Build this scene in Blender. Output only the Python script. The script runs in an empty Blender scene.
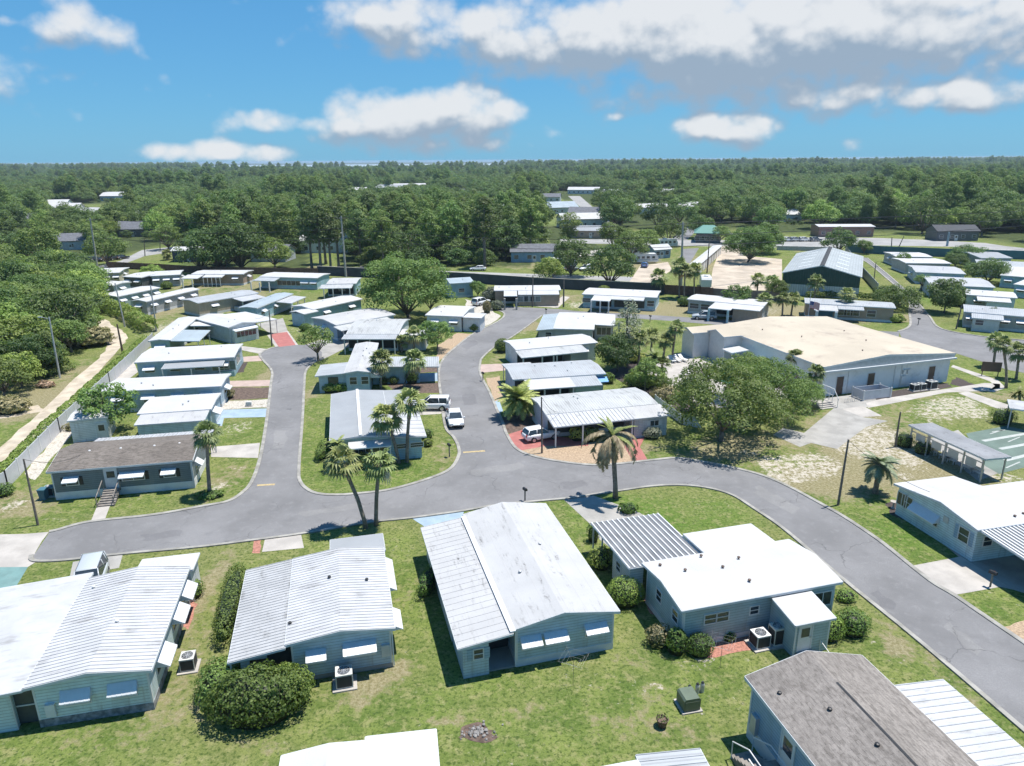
import bpy, bmesh, math, random
from mathutils import Vector, Matrix, noise as mnoise
R = math.radians
random.seed(7)
SC = bpy.context.scene
COL = SC.collection
# ------------------------------------------------------------------ camera
CAM_H = 30.0; F_PX = 710.0; W_PX, H_PX = 1024, 766
PITCH = R(17.45); ROLL = R(0.4)
f_ = Vector((0, math.cos(PITCH), -math.sin(PITCH)))
r0 = Vector((1, 0, 0)); u0 = Vector((0, math.sin(PITCH), math.cos(PITCH)))
r_ = r0*math.cos(ROLL) - u0*math.sin(ROLL)
u_ = u0*math.cos(ROLL) + r0*math.sin(ROLL)
CAM = Vector((0, 0, CAM_H))
cd = bpy.data.cameras.new('camera'); cam = bpy.data.objects.new('camera', cd); COL.objects.link(cam)
cd.sensor_fit = 'HORIZONTAL'; cd.sensor_width = 36.0; cd.lens = 36.0*F_PX/W_PX
cd.clip_start = 0.5; cd.clip_end = 60000
cam.matrix_world = Matrix(((r_.x, u_.x, -f_.x, 0), (r_.y, u_.y, -f_.y, 0), (r_.z, u_.z, -f_.z, CAM_H), (0, 0, 0, 1)))
SC.camera = cam
def ray(px, py):
    return f_ + r_*((px-W_PX/2)/F_PX) - u_*((py-H_PX/2)/F_PX)
def P(px, py, z=0.0):
    """where the photograph's pixel meets the level z"""
    d = ray(px, py); t = (z-CAM_H)/d.z
    return CAM + d*t
def proj(v):
    d = v-CAM; zc = d.dot(f_)
    if zc <= 0.1: return None
    return (W_PX/2 + F_PX*d.dot(r_)/zc, H_PX/2 - F_PX*d.dot(u_)/zc)
# ------------------------------------------------------------------ objects
def setp(o, label=None, cat=None, group=None, kind=None):
    if label: o['label'] = label
    if cat: o['category'] = cat
    if group: o['group'] = group
    if kind: o['kind'] = kind
    return o
def thing(name, label, cat, loc=(0, 0, 0), rz=0.0, group=None):
    o = bpy.data.objects.new(name, None); COL.objects.link(o)
    o.empty_display_size = 0.3
    o.location = loc; o.rotation_euler = (0, 0, rz)
    return setp(o, label, cat, group)
def link(name, me, parent=None):
    o = bpy.data.objects.new(name, me); COL.objects.link(o)
    if parent is not None: o.parent = parent
    return o
def copy_tree(root, loc, rz=0.0, sc=1.0, label=None, group=None):
    c = root.copy(); COL.objects.link(c); c.location = loc; c.rotation_euler = (0, 0, rz)
    c.scale = (sc, sc, sc) if not isinstance(sc, tuple) else sc
    if label: c['label'] = label
    if group: c['group'] = group
    for ch in root.children:
        d = ch.copy(); COL.objects.link(d); d.parent = c
        for g in ch.children:
            e = g.copy(); COL.objects.link(e); e.parent = d
    return c
class MB:
    def __init__(s): s.v = []; s.f = []; s.t = []
    def add(s, vs, fs, tint=None):
        n = len(s.v); s.v += [tuple(x) for x in vs]; s.f += [tuple(i+n for i in f) for f in fs]
        if tint is not None: s.t += [tint]*len(fs)
        return s
    def box(s, x0, x1, y0, y1, z0, z1):
        return s.add([(x0,y0,z0),(x1,y0,z0),(x1,y1,z0),(x0,y1,z0),(x0,y0,z1),(x1,y0,z1),(x1,y1,z1),(x0,y1,z1)],
              [(3,2,1,0),(4,5,6,7),(0,1,5,4),(1,2,6,5),(2,3,7,6),(3,0,4,7)])
    def extrude(s, prof, axis, a0, a1):
        """closed profile of (t,z) extruded along the other horizontal axis; axis = the axis t runs on"""
        n = len(prof); vs = []
        for a in (a0, a1):
            for t, z in prof: vs.append((t, a, z) if axis == 'x' else (a, t, z))
        fs = [tuple(range(n)), tuple(range(2*n-1, n-1, -1))]
        for i in range(n):
            j = (i+1) % n; fs.append((i, i+n, j+n, j))
        if axis == 'y': fs = [tuple(reversed(f)) for f in fs]
        return s.add(vs, fs)
    def tube(s, pts, rads, n=8, cap=True):
        pts = [Vector(p) for p in pts]
        if not isinstance(rads, (list, tuple)): rads = [rads]*len(pts)
        vs = []; fs = []
        for i, p in enumerate(pts):
            d = (pts[min(i+1, len(pts)-1)] - pts[max(i-1, 0)]).normalized()
            a = d.cross(Vector((0, 0, 1)) if abs(d.z) < .95 else Vector((1, 0, 0))).normalized(); b = d.cross(a)
            for k in range(n):
                t = 2*math.pi*k/n; vs.append(p + (a*math.cos(t) + b*math.sin(t))*rads[i])
        for i in range(len(pts)-1):
            for k in range(n):
                k2 = (k+1) % n; fs.append((i*n+k, i*n+k2, (i+1)*n+k2, (i+1)*n+k))
        if cap:
            fs.append(tuple(range(n-1, -1, -1))); fs.append(tuple(range((len(pts)-1)*n, len(pts)*n)))
        return s.add(vs, fs)
    def lathe(s, prof, cx=0, cy=0, n=14):
        vs = []; fs = []
        for r, z in prof:
            for k in range(n):
                t = 2*math.pi*k/n; vs.append((cx+r*math.cos(t), cy+r*math.sin(t), z))
        for i in range(len(prof)-1):
            for k in range(n):
                k2 = (k+1) % n; fs.append((i*n+k, i*n+k2, (i+1)*n+k2, (i+1)*n+k))
        fs.append(tuple(range(n-1, -1, -1))); fs.append(tuple(range((len(prof)-1)*n, len(prof)*n)))
        return s.add(vs, fs)
    def mesh(s, name, m, smooth=False, recalc=True):
        me = bpy.data.meshes.new(name); me.from_pydata(s.v, [], s.f)
        if s.t and len(s.t) == len(s.f):
            at = me.attributes.new('tint', 'FLOAT', 'FACE'); at.data.foreach_set('value', s.t)
        if recalc:
            bm = bmesh.new(); bm.from_mesh(me); bmesh.ops.recalc_face_normals(bm, faces=bm.faces); bm.to_mesh(me); bm.free()
        if m is not None: me.materials.append(m)
        if smooth: me.polygons.foreach_set('use_smooth', [True]*len(me.polygons))
        me.update(); return me
    def build(s, name, m, parent=None, smooth=False, recalc=True):
        return link(name, s.mesh(name, m, smooth, recalc), parent)
# ------------------------------------------------------------------ materials
class NT:
    def __init__(s, tree): s.t = tree; s.n = tree.nodes; s.l = tree.links
    def new(s, kind, **kw):
        nd = s.n.new(kind)
        for k, v in kw.items():
            if k.startswith('i_'): nd.inputs[k[2:].replace('_', ' ')].default_value = v
            else: setattr(nd, k, v)
        return nd
    def lk(s, a, b): s.l.new(a, b)
    def math(s, op, a, b=None, c=None, clamp=False):
        nd = s.new('ShaderNodeMath', operation=op, use_clamp=clamp)
        for i, x in enumerate((a, b, c)):
            if x is None: continue
            if isinstance(x, (int, float)): nd.inputs[i].default_value = x
            else: s.lk(x, nd.inputs[i])
        return nd.outputs[0]
    def ramp(s, x, a, b, lo=0.0, hi=1.0, smooth=True):
        nd = s.new('ShaderNodeMapRange', interpolation_type='SMOOTHSTEP' if smooth else 'LINEAR', clamp=True)
        nd.inputs['From Min'].default_value = a; nd.inputs['From Max'].default_value = b
        nd.inputs['To Min'].default_value = lo; nd.inputs['To Max'].default_value = hi
        if isinstance(x, (int, float)): nd.inputs['Value'].default_value = x
        else: s.lk(x, nd.inputs['Value'])
        return nd.outputs['Result']
    def mix(s, fac, a, b, mode='MIX'):
        nd = s.new('ShaderNodeMix', data_type='RGBA', blend_type=mode)
        for sock, x in ((nd.inputs[0], fac), (nd.inputs[6], a), (nd.inputs[7], b)):
            if isinstance(x, (int, float)): sock.default_value = x
            elif isinstance(x, (tuple, list)): sock.default_value = (*x[:3], 1)
            else: s.lk(x, sock)
        return nd.outputs[2]
    def noise(s, vec, scale, detail=4, rough=.55, dist=0.0):
        nd = s.new('ShaderNodeTexNoise'); nd.inputs['Scale'].default_value = scale
        nd.inputs['Detail'].default_value = detail; nd.inputs['Roughness'].default_value = rough
        nd.inputs['Distortion'].default_value = dist
        if vec is not None: s.lk(vec, nd.inputs['Vector'])
        return nd.outputs['Fac']
    def noise2(s, vec, scale, detail=4, rough=.55):
        nd = s.new('ShaderNodeTexNoise', noise_dimensions='2D'); nd.inputs['Scale'].default_value = scale
        nd.inputs['Detail'].default_value = detail; nd.inputs['Roughness'].default_value = rough
        s.lk(vec, nd.inputs['Vector']); return nd.outputs['Fac']
    def mapping(s, vec, scale=(1,1,1), rot=(0,0,0), loc=(0,0,0)):
        nd = s.new('ShaderNodeMapping'); nd.inputs['Scale'].default_value = scale
        nd.inputs['Rotation'].default_value = rot; nd.inputs['Location'].default_value = loc
        s.lk(vec, nd.inputs['Vector']); return nd.outputs[0]
def newmat(name):
    m = bpy.data.materials.new(name); m.use_nodes = True
    t = NT(m.node_tree); b = t.n['Principled BSDF']; return m, t, b
def coords(t, kind='Object'):
    return t.new('ShaderNodeTexCoord').outputs[kind]
def sc3(c, k): return tuple(min(1, x*k) for x in c)
_mc = {}
def plain(name, col, rough=.6, var=.12, scale=2.0, bump=0.0, bscale=30, metal=0.0, spec=.5, stain=None, stain_amt=.5, stain_scale=(1.2,1.2,1.2), world=False):
    if name in _mc: return _mc[name]
    m, t, b = newmat(name); v = coords(t)
    if world: v = t.new('ShaderNodeNewGeometry').outputs['Position']
    n = t.noise(v, scale, 5)
    c = t.mix(t.ramp(n, .3, .7), sc3(col, 1-var), sc3(col, 1+var))
    if stain:
        sn = t.noise(t.mapping(v, stain_scale), 1.0, 7, .65)
        c = t.mix(t.ramp(sn, .52, .72, 0, stain_amt), c, stain)
    t.lk(c, b.inputs['Base Color']); b.inputs['Roughness'].default_value = rough
    b.inputs['Metallic'].default_value = metal; b.inputs['Specular IOR Level'].default_value = spec
    if bump:
        bp = t.new('ShaderNodeBump'); bp.inputs['Strength'].default_value = bump; bp.inputs['Distance'].default_value = .05
        t.lk(t.noise(v, bscale, 4), bp.inputs['Height']); t.lk(bp.outputs[0], b.inputs['Normal'])
    _mc[name] = m; return m
def siding(name, col, pitch=.2, vertical=False, dirt=(.25,.24,.22)):
    if name in _mc: return _mc[name]
    m, t, b = newmat(name); v = coords(t)
    sp = t.new('ShaderNodeSeparateXYZ'); t.lk(v, sp.inputs[0])
    h = sp.outputs[2] if not vertical else t.math('ADD', sp.outputs[0], sp.outputs[1])
    fr = t.math('FRACT', t.math('DIVIDE', h, pitch))
    groove = t.ramp(fr, 0.0, .3, 0, 1)
    n = t.noise(v, 1.3, 5)
    c = t.mix(t.ramp(n, .3, .7), sc3(col, .9), sc3(col, 1.08))
    dn = t.math('MULTIPLY', t.ramp(t.noise(t.mapping(v, (3, 3, .35)), 1.2, 6, .6), .5, .75), t.ramp(sp.outputs[2], 0.2, 3.2, .6, .22))
    c = t.mix(dn, c, dirt)
    c = t.mix(groove, sc3(col, .5), c)
    t.lk(c, b.inputs['Base Color']); b.inputs['Roughness'].default_value = .55
    bp = t.new('ShaderNodeBump'); bp.inputs['Strength'].default_value = .6; bp.inputs['Distance'].default_value = .03
    t.lk(fr, bp.inputs['Height']); t.lk(bp.outputs[0], b.inputs['Normal'])
    _mc[name] = m; return m
def ribbed(name, col, axis=0, pitch=.3, stain=(.22,.21,.2), amt=.45, dark=.72, rough=.45, metal=0.0):
    """far metal roofing: ridges repeat along local axis"""
    if name in _mc: return _mc[name]
    m, t, b = newmat(name); v = coords(t)
    sp = t.new('ShaderNodeSeparateXYZ'); t.lk(v, sp.inputs[0])
    fr = t.math('FRACT', t.math('DIVIDE', sp.outputs[axis], pitch))
    groove = t.ramp(t.math('ABSOLUTE', t.math('SUBTRACT', fr, .5)), .3, .46, 0, 1)
    st = (.35, 2.2, 1) if axis == 1 else (2.2, .35, 1)
    s1 = t.noise(t.mapping(v, st), .9, 7, .68); s2 = t.noise(v, .35, 4)
    c = t.mix(t.ramp(s2, .3, .7), sc3(col, .86), col)
    c = t.mix(t.math('MULTIPLY', groove, 1-dark), c, sc3(col, .35))
    c = t.mix(t.ramp(s1, .5, .74, 0, amt), c, stain)
    t.lk(c, b.inputs['Base Color']); b.inputs['Roughness'].default_value = .6; b.inputs['Specular IOR Level'].default_value = .2
    bp = t.new('ShaderNodeBump'); bp.inputs['Strength'].default_value = .5; bp.inputs['Distance'].default_value = .05
    t.lk(groove, bp.inputs['Height']); t.lk(bp.outputs[0], b.inputs['Normal'])
    _mc[name] = m; return m
def roofcoat(name, col, stain=(.3,.28,.26), amt=.3, lap=1.2, axis=0):
    """smooth coated roof with wide panel laps and dirt streaks"""
    if name in _mc: return _mc[name]
    m, t, b = newmat(name); v = coords(t)
    sp = t.new('ShaderNodeSeparateXYZ'); t.lk(v, sp.inputs[0])
    fr = t.math('FRACT', t.math('DIVIDE', sp.outputs[axis], lap))
    line = t.ramp(fr, .0, .045, 1, 0)
    n1 = t.noise(v, .45, 5); n2 = t.noise(t.mapping(v, (.5, 3, 1) if axis == 1 else (3, .5, 1)), .8, 8, .7); n3 = t.noise(v, 6, 5)
    c = t.mix(t.ramp(n1, .3, .7), sc3(col, .9), col)
    c = t.mix(t.math('MULTIPLY', t.ramp(n2, .52, .8, 0, amt), t.ramp(n3, .35, .6)), c, stain)
    c = t.mix(t.math('MULTIPLY', line, .16), c, sc3(stain, .8))
    t.lk(c, b.inputs['Base Color']); b.inputs['Roughness'].default_value = .65; b.inputs['Specular IOR Level'].default_value = .2
    bp = t.new('ShaderNodeBump'); bp.inputs['Strength'].default_value = .25; bp.inputs['Distance'].default_value = .04
    t.lk(t.math('ADD', line, t.math('MULTIPLY', n1, .8)), bp.inputs['Height']); t.lk(bp.outputs[0], b.inputs['Normal'])
    _mc[name] = m; return m
def shingle(name, c1, c2, rot=0.0):
    if name in _mc: return _mc[name]
    m, t, b = newmat(name); v = t.mapping(coords(t), (1, 1, 1), (0, 0, rot))
    br = t.new('ShaderNodeTexBrick'); br.inputs['Scale'].default_value = 1.0
    br.inputs['Brick Width'].default_value = .62; br.inputs['Row Height'].default_value = .2; br.inputs['Mortar Size'].default_value = .008
    br.inputs['Mortar Smooth'].default_value = .3; br.inputs['Bias'].default_value = 0
    br.inputs['Color1'].default_value = (*c1, 1); br.inputs['Color2'].default_value = (*c2, 1); br.inputs['Mortar'].default_value = (*sc3(c1, .45), 1)
    t.lk(v, br.inputs['Vector'])
    n = t.noise(t.mapping(v, (1.5, 3.5, 1)), 1.6, 6, .65); n2 = t.noise(v, .35, 3)
    c = t.mix(t.ramp(n, .36, .64, 0, .75), br.outputs['Color'], sc3(c2, 1.45))
    c = t.mix(t.ramp(n2, .35, .7, 0, .4), c, sc3(c1, .75))
    c = t.mix(t.ramp(t.noise(v, 40, 3), .4, .6, 0, .3), c, sc3(c1, .5))
    t.lk(c, b.inputs['Base Color']); b.inputs['Roughness'].default_value = .9; b.inputs['Specular IOR Level'].default_value = .2
    bp = t.new('ShaderNodeBump'); bp.inputs['Strength'].default_value = .5; bp.inputs['Distance'].default_value = .02
    t.lk(br.outputs['Fac'], bp.inputs['Height']); bp.invert = True; t.lk(bp.outputs[0], b.inputs['Normal'])
    _mc[name] = m; return m
def foliage(name, c1, c2, trans=.33, rough=.55):
    """leaves: each leaf and each plant has its own tone"""
    if name in _mc: return _mc[name]
    m, t, b = newmat(name)
    at = t.new('ShaderNodeAttribute', attribute_name='tint'); oi = t.new('ShaderNodeObjectInfo')
    c = t.mix(t.ramp(at.outputs['Fac'], 0, 1, smooth=False), c1, c2)
    hs = t.new('ShaderNodeHueSaturation')
    t.lk(t.ramp(oi.outputs['Random'], 0, 1, .478, .517, False), hs.inputs['Hue'])
    rr = t.math('FRACT', t.math('MULTIPLY', oi.outputs['Random'], 7.31))
    t.lk(t.ramp(rr, 0, 1, .72, 1.32, False), hs.inputs['Value']); hs.inputs['Saturation'].default_value = .95
    t.lk(c, hs.inputs['Color'])
    t.lk(hs.outputs[0], b.inputs['Base Color']); b.inputs['Roughness'].default_value = rough; b.inputs['Specular IOR Level'].default_value = .35
    tr = t.new('ShaderNodeBsdfTranslucent'); t.lk(t.mix(.5, hs.outputs[0], (.25,.4,.06), 'MIX'), tr.inputs['Color'])
    ms = t.new('ShaderNodeMixShader'); ms.inputs[0].default_value = trans
    t.lk(b.outputs[0], ms.inputs[1]); t.lk(tr.outputs[0], ms.inputs[2]); t.lk(ms.outputs[0], t.n['Material Output'].inputs['Surface'])
    _mc[name] = m; return m
M = {}
M['white'] = plain('white_paint', (.62,.62,.61), .45, .05)
M['trim'] = plain('white_trim', (.56,.58,.59), .45, .05)
M['awning'] = plain('white_awning_metal', (.6,.61,.62), .4, .04)
M['blue_awning'] = plain('blue_awning_metal', (.12,.32,.6), .4, .05)
M['glass'] = plain('dark_window_glass', (.035,.045,.055), .08, .2, spec=.8)
M['screen'] = plain('dark_screen', (.05,.06,.06), .5, .2)
M['lightglass'] = plain('pale_window_glass', (.1,.15,.16), .12, .2, spec=.8)
M['dark'] = plain('dark_parts_and_shade', (.03,.032,.035), .8, .2)  # dark parts; also near-black sheets standing in for shade in carports and porches
M['metal'] = plain('galvanised_metal', (.45,.46,.47), .4, .1, metal=.3)
M['acmetal'] = plain('grey_ac_metal', (.5,.5,.47), .5, .08)
M['black'] = plain('black_plastic', (.02,.02,.022), .5, .1)
M['rubber'] = plain('tyre_rubber', (.025,.025,.027), .8, .1)
M['chrome'] = plain('wheel_metal', (.5,.5,.52), .3, .05, metal=.7)
M['wood'] = plain('weathered_wood', (.2,.18,.16), .8, .3, 3, .3)
M['polewood'] = plain('pole_wood', (.15,.125,.105), .85, .3, 3, .3)
M['concretepole'] = plain('concrete_pole', (.36,.34,.31), .85, .15)
M['brown'] = plain('brown_paint', (.11,.07,.05), .6, .15)
M['redpaint'] = plain('red_paint', (.45,.03,.03), .4, .1)
M['concrete'] = plain('pale_concrete', (.37,.345,.315), .85, .13, .6, .15, 40, stain=(.25,.23,.2), stain_amt=.5, stain_scale=(.5,.5,.5), world=True)
M['concrete_old'] = plain('grey_concrete', (.29,.28,.26), .88, .15, .5, .15, 40, stain=(.19,.18,.165), stain_amt=.6, stain_scale=(.45,.45,.45), world=True)
M['kerb'] = plain('kerb_concrete', (.27,.26,.235), .88, .25, .8, .2, 30, stain=(.2,.19,.15), stain_amt=.75, stain_scale=(.9,.9,.9), world=True)
M['mulch'] = plain('brown_mulch', (.1,.07,.055), .95, .4, 3, .6, 9, stain=(.2,.15,.11), stain_amt=.8, stain_scale=(4,4,4), world=True)
M['darkmulch'] = plain('dark_mulch', (.055,.042,.038), .95, .35, 4, .6, 9, world=True)
M['gravel'] = plain('tan_gravel', (.34,.25,.165), .95, .3, 5, .5, 14, stain=(.43,.34,.25), stain_amt=.7, stain_scale=(5,5,5), world=True)
M['whitegravel'] = plain('white_stones', (.42,.39,.34), .9, .35, 6, .6, 11, stain=(.17,.14,.08), stain_amt=.95, stain_scale=(1.1,1.1,1.1), world=True)
M['redbrick'] = plain('red_brick_bed', (.33,.15,.11), .9, .3, 6, .4, 10, world=True)
M['redpave'] = plain('red_painted_paving', (.33,.115,.1), .7, .12, 1, .1, 30, stain=(.5,.25,.22), stain_amt=.4, world=True)
M['bluepave'] = plain('blue_painted_paving', (.27,.35,.42), .6, .1, 1, stain=(.36,.4,.43), stain_amt=.4, world=True)
M['greenpave'] = plain('green_painted_paving', (.13,.23,.22), .7, .12, 1, stain=(.2,.29,.28), stain_amt=.5, world=True)
M['courtgreen'] = plain('green_court', (.1,.145,.12), .75, .15, .5, stain=(.15,.19,.165), stain_amt=.5, world=True)
M['pinkpave'] = plain('pinkish_paving', (.38,.29,.25), .8, .1, 1, stain=(.35,.27,.22), stain_amt=.4, world=True)
M['sandlot'] = plain('sandy_lot', (.4,.34,.27), .95, .2, .25, .2, 20, stain=(.36,.28,.21), stain_amt=.7, stain_scale=(.25,.5,.5), world=True)
M['dirt'] = plain('pale_dirt_track', (.42,.36,.28), .95, .22, .5, .3, 15, stain=(.27,.22,.12), stain_amt=.75, stain_scale=(.6,.25,.5), world=True)
M['tanroof'] = plain('tan_membrane_roof', (.42,.365,.285), .8, .1, .12, stain=(.29,.24,.195), stain_amt=.8, stain_scale=(.3,.3,.3))
M['paintline'] = plain('white_court_line', (.36,.38,.36), .7, .1)
M['yellowline'] = plain('yellow_road_paint', (.4,.31,.16), .85, .3, 5)
M['vinyl'] = plain('white_vinyl_fence', (.5,.51,.54), .45, .05)
M['water'] = plain('pool_water', (.05,.42,.42), .08, .1, spec=.8)
M['navywall'] = plain('dark_navy_wall', (.045,.05,.062), .8, .15, .5, stain=(.1,.1,.11), stain_amt=.4)
M['tealwall'] = plain('teal_wall', (.045,.13,.17), .7, .12, .4)
M['greywall'] = plain('grey_wall', (.3,.3,.3), .8, .12, .4)
M['brownfence'] = plain('brown_fence', (.13,.075,.055), .85, .25, 2)
M['greenroof'] = plain('green_shop_roof', (.09,.22,.18), .5, .08)
M['barngreen'] = siding('dark_green_metal_siding', (.012,.06,.05), .5, True)
M['barngrey'] = ribbed('grey_barn_metal', (.34,.37,.38), 0, .6, amt=.2, dark=.8)
M['barnwhite'] = siding('pale_metal_siding', (.52,.55,.56), .5, True)
M['skylight'] = plain('translucent_roof_panel', (.55,.58,.58), .4, .05)
M['blackroof'] = ribbed('black_metal_roof', (.05,.055,.065), 0, .5, amt=.1)
M['asphaltroof'] = plain('bluegrey_shingles_far', (.12,.125,.14), .9, .2, 1.5)
# asphalt, worn paler along the wheel tracks and patched
def asphalt(name, col):
    m, t, b = newmat(name); v = t.new('ShaderNodeNewGeometry').outputs['Position']
    n1 = t.noise(v, .16, 6, .6); n2 = t.noise(v, 1.4, 6, .6); n3 = t.noise(v, 14, 4)
    c = t.mix(t.ramp(n1, .3, .7), sc3(col, .8), sc3(col, 1.16))
    c = t.mix(t.ramp(n2, .5, .75, 0, .5), c, sc3(col, 1.35))
    c = t.mix(t.ramp(t.noise(v, .55, 5, .6), .55, .72, 0, .45), c, sc3(col, .68))
    c = t.mix(t.ramp(n3, .35, .65, 0, .45), c, sc3(col, .75))
    vo = t.new('ShaderNodeTexVoronoi', feature='DISTANCE_TO_EDGE'); vo.inputs['Scale'].default_value = .16
    wv = t.new('ShaderNodeVectorMath', operation='ADD'); t.lk(v, wv.inputs[0])
    nz = t.new('ShaderNodeTexNoise'); nz.inputs['Scale'].default_value = .5; nz.inputs['Detail'].default_value = 5; t.lk(v, nz.inputs['Vector'])
    sv = t.new('ShaderNodeVectorMath', operation='SCALE'); sv.inputs['Scale'].default_value = 3.0; t.lk(nz.outputs['Color'], sv.inputs[0])
    t.lk(sv.outputs[0], wv.inputs[1]); t.lk(wv.outputs[0], vo.inputs['Vector'])
    crack = t.math('MULTIPLY', t.ramp(vo.outputs['Distance'], 0, .012, 1, 0), t.ramp(t.noise(v, .25, 3), .45, .6))
    c = t.mix(t.math('MULTIPLY', crack, .7), c, sc3(col, .45))
    t.lk(c, b.inputs['Base Color']); b.inputs['Roughness'].default_value = .88; b.inputs['Specular IOR Level'].default_value = .3
    bp = t.new('ShaderNodeBump'); bp.inputs['Strength'].default_value = .3; bp.inputs['Distance'].default_value = .02
    t.lk(t.noise(v, 30, 3), bp.inputs['Height']); t.lk(bp.outputs[0], b.inputs['Normal'])
    return m
M['asphalt'] = asphalt('worn_asphalt', (.185,.183,.185))
M['asphalt_patch'] = asphalt('dark_asphalt_patch', (.16,.158,.162))
M['asphalt_pale'] = asphalt('pale_asphalt_patch', (.207,.204,.202))
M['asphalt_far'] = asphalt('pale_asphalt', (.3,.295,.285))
# grass ground
def grass_mat():
    m, t, b = newmat('lawn_and_sandy_soil'); v = t.new('ShaderNodeNewGeometry').outputs['Position']
    ad = t.new('ShaderNodeAttribute', attribute_name='dry').outputs['Fac']
    asd = t.new('ShaderNodeAttribute', attribute_name='sand').outputs['Fac']
    al = t.new('ShaderNodeAttribute', attribute_name='lush').outputs['Fac']
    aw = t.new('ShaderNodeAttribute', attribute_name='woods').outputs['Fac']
    n0 = t.noise(v, .07, 4); n1 = t.noise(v, .38, 6, .62, .4); n2 = t.noise(v, 1.5, 6, .65); n3 = t.noise(v, 4.2, 5, .65); n4 = t.noise(v, 11, 4, .65)
    g = t.mix(t.ramp(n1, .33, .68), (.09,.138,.03), (.175,.215,.058))
    g = t.mix(t.math('MULTIPLY', t.ramp(al, 0, 1), .75), g, (.088,.165,.024))
    g = t.mix(t.ramp(n0, .42, .62, 0, .5), g, (.21,.2,.085))
    g = t.mix(t.ramp(n2, .46, .66, 0, .75), g, (.255,.25,.11))
    g = t.mix(t.ramp(n3, .48, .64, 0, .85), g, (.045,.078,.016))
    g = t.mix(t.ramp(n3, .42, .26, 0, .6), g, (.31,.3,.15))
    sp_ = t.math('MULTIPLY', t.ramp(t.noise(v, 2.7, 5, .7), .6, .7), t.ramp(t.noise(v, .16, 4), .46, .62))
    g = t.mix(t.math('MULTIPLY', sp_, .8), g, (.4,.37,.3))
    dr = t.ramp(t.math('ADD', t.math('MULTIPLY', ad, 1.3), t.math('MULTIPLY', t.math('SUBTRACT', t.math('MULTIPLY', t.math('ADD', n2, n1), .5), .5), 3.2)), .34, .8)
    g = t.mix(t.math('MULTIPLY', dr, .85), g, t.mix(t.ramp(n3, .32, .68), (.16,.135,.07), (.34,.295,.19)))
    g = t.mix(t.ramp(n4, .44, .72, 0, .62), g, t.mix(.6, g, (.03,.042,.012)))
    g = t.mix(t.ramp(n4, .42, .28, 0, .35), g, (.32,.31,.17))
    s = t.ramp(t.math('ADD', t.math('MULTIPLY', asd, 1.12), t.math('MULTIPLY', t.math('SUBTRACT', t.math('ADD', t.math('MULTIPLY', n2, .55), t.math('MULTIPLY', n3, .45)), .5), 3.0)), .45, .8)
    g = t.mix(s, g, t.mix(t.ramp(n4, .3, .7), (.36,.32,.26), (.52,.48,.41)))
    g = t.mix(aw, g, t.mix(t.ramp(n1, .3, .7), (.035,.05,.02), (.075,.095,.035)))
    t.lk(g, b.inputs['Base Color']); b.inputs['Roughness'].default_value = .95; b.inputs['Specular IOR Level'].default_value = .1
    bp = t.new('ShaderNodeBump'); bp.inputs['Strength'].default_value = .8; bp.inputs['Distance'].default_value = .08
    t.lk(t.math('ADD', n4, t.math('MULTIPLY', n3, .8)), bp.inputs['Height']); t.lk(bp.outputs[0], b.inputs['Normal'])
    return m
M['grass'] = grass_mat()
M['blade'] = foliage('grass_blades', (.05,.085,.015), (.13,.16,.04), .2)
from mathutils.geometry import tessellate_polygon
def smooth(pts, n=5):
    out = []
    for i in range(len(pts)-1):
        p0 = pts[max(i-1, 0)]; p1 = pts[i]; p2 = pts[i+1]; p3 = pts[min(i+2, len(pts)-1)]
        for k in range(n):
            t = k/n
            out.append(.5*((2*p1)+(p2-p0)*t+(2*p0-5*p1+4*p2-p3)*t*t+(3*p1-p0-3*p2+p3)*t*t*t))
    out.append(pts[-1]); return out
def W(pts, z=0.0): return [P(x, y, 0.0)+Vector((0, 0, z)) for x, y in pts]
def sheet(name, m, z, pts=None, world=None, kind='structure'):
    w = world if world is not None else W(pts)
    w = [Vector((p.x, p.y, z)) for p in w]
    me = bpy.data.meshes.new(name)
    tr = tessellate_polygon([w])
    fs = []
    for a, b, c in tr:
        n = (w[b]-w[a]).cross(w[c]-w[a])
        if n.length < 1e-9: continue
        fs.append((a, b, c) if n.z > 0 else (a, c, b))
    me.from_pydata([tuple(p) for p in w], [], fs); me.materials.append(m); me.update()
    o = link(name, me); return setp(o, kind=kind)
def wiggle(pts, amp, n=4):
    """organic outline for beds and sand"""
    w = W(pts); out = []
    for i in range(len(w)):
        a, b = w[i], w[(i+1) % len(w)]
        d = b-a; nn = Vector((-d.y, d.x, 0)); nn = nn.normalized() if nn.length > 0 else nn
        for k in range(n):
            t = k/n; p = a+d*t
            out.append(p + nn*amp*(mnoise.noise(p*.9)*1.6 if k else .3*mnoise.noise(p*.9)))
    return out
def strip(name, m, line, w, h, side, parent=None, z0=0.0):
    """kerb-like prism along a polyline, lying on one side of it"""
    mb = MB(); n = len(line); vs = []
    for i, p in enumerate(line):
        d = line[min(i+1, n-1)]-line[max(i-1, 0)]; d.z = 0; d.normalize()
        q = p+Vector((-d.y, d.x, 0))*w*side
        vs += [(p.x, p.y, z0), (p.x, p.y, h*.75), (p.x*.8+q.x*.2, p.y*.8+q.y*.2, h), (q.x, q.y, h), (q.x, q.y, z0)]
    fs = []
    for i in range(n-1):
        for k in range(5):
            k2 = (k+1) % 5; fs.append((i*5+k, i*5+k2, (i+1)*5+k2, (i+1)*5+k))
    fs += [tuple(range(5)), tuple(range(n*5-1, n*5-6, -1))]
    mb.add(vs, fs); return setp(mb.build(name, m, parent), kind='structure')
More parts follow.
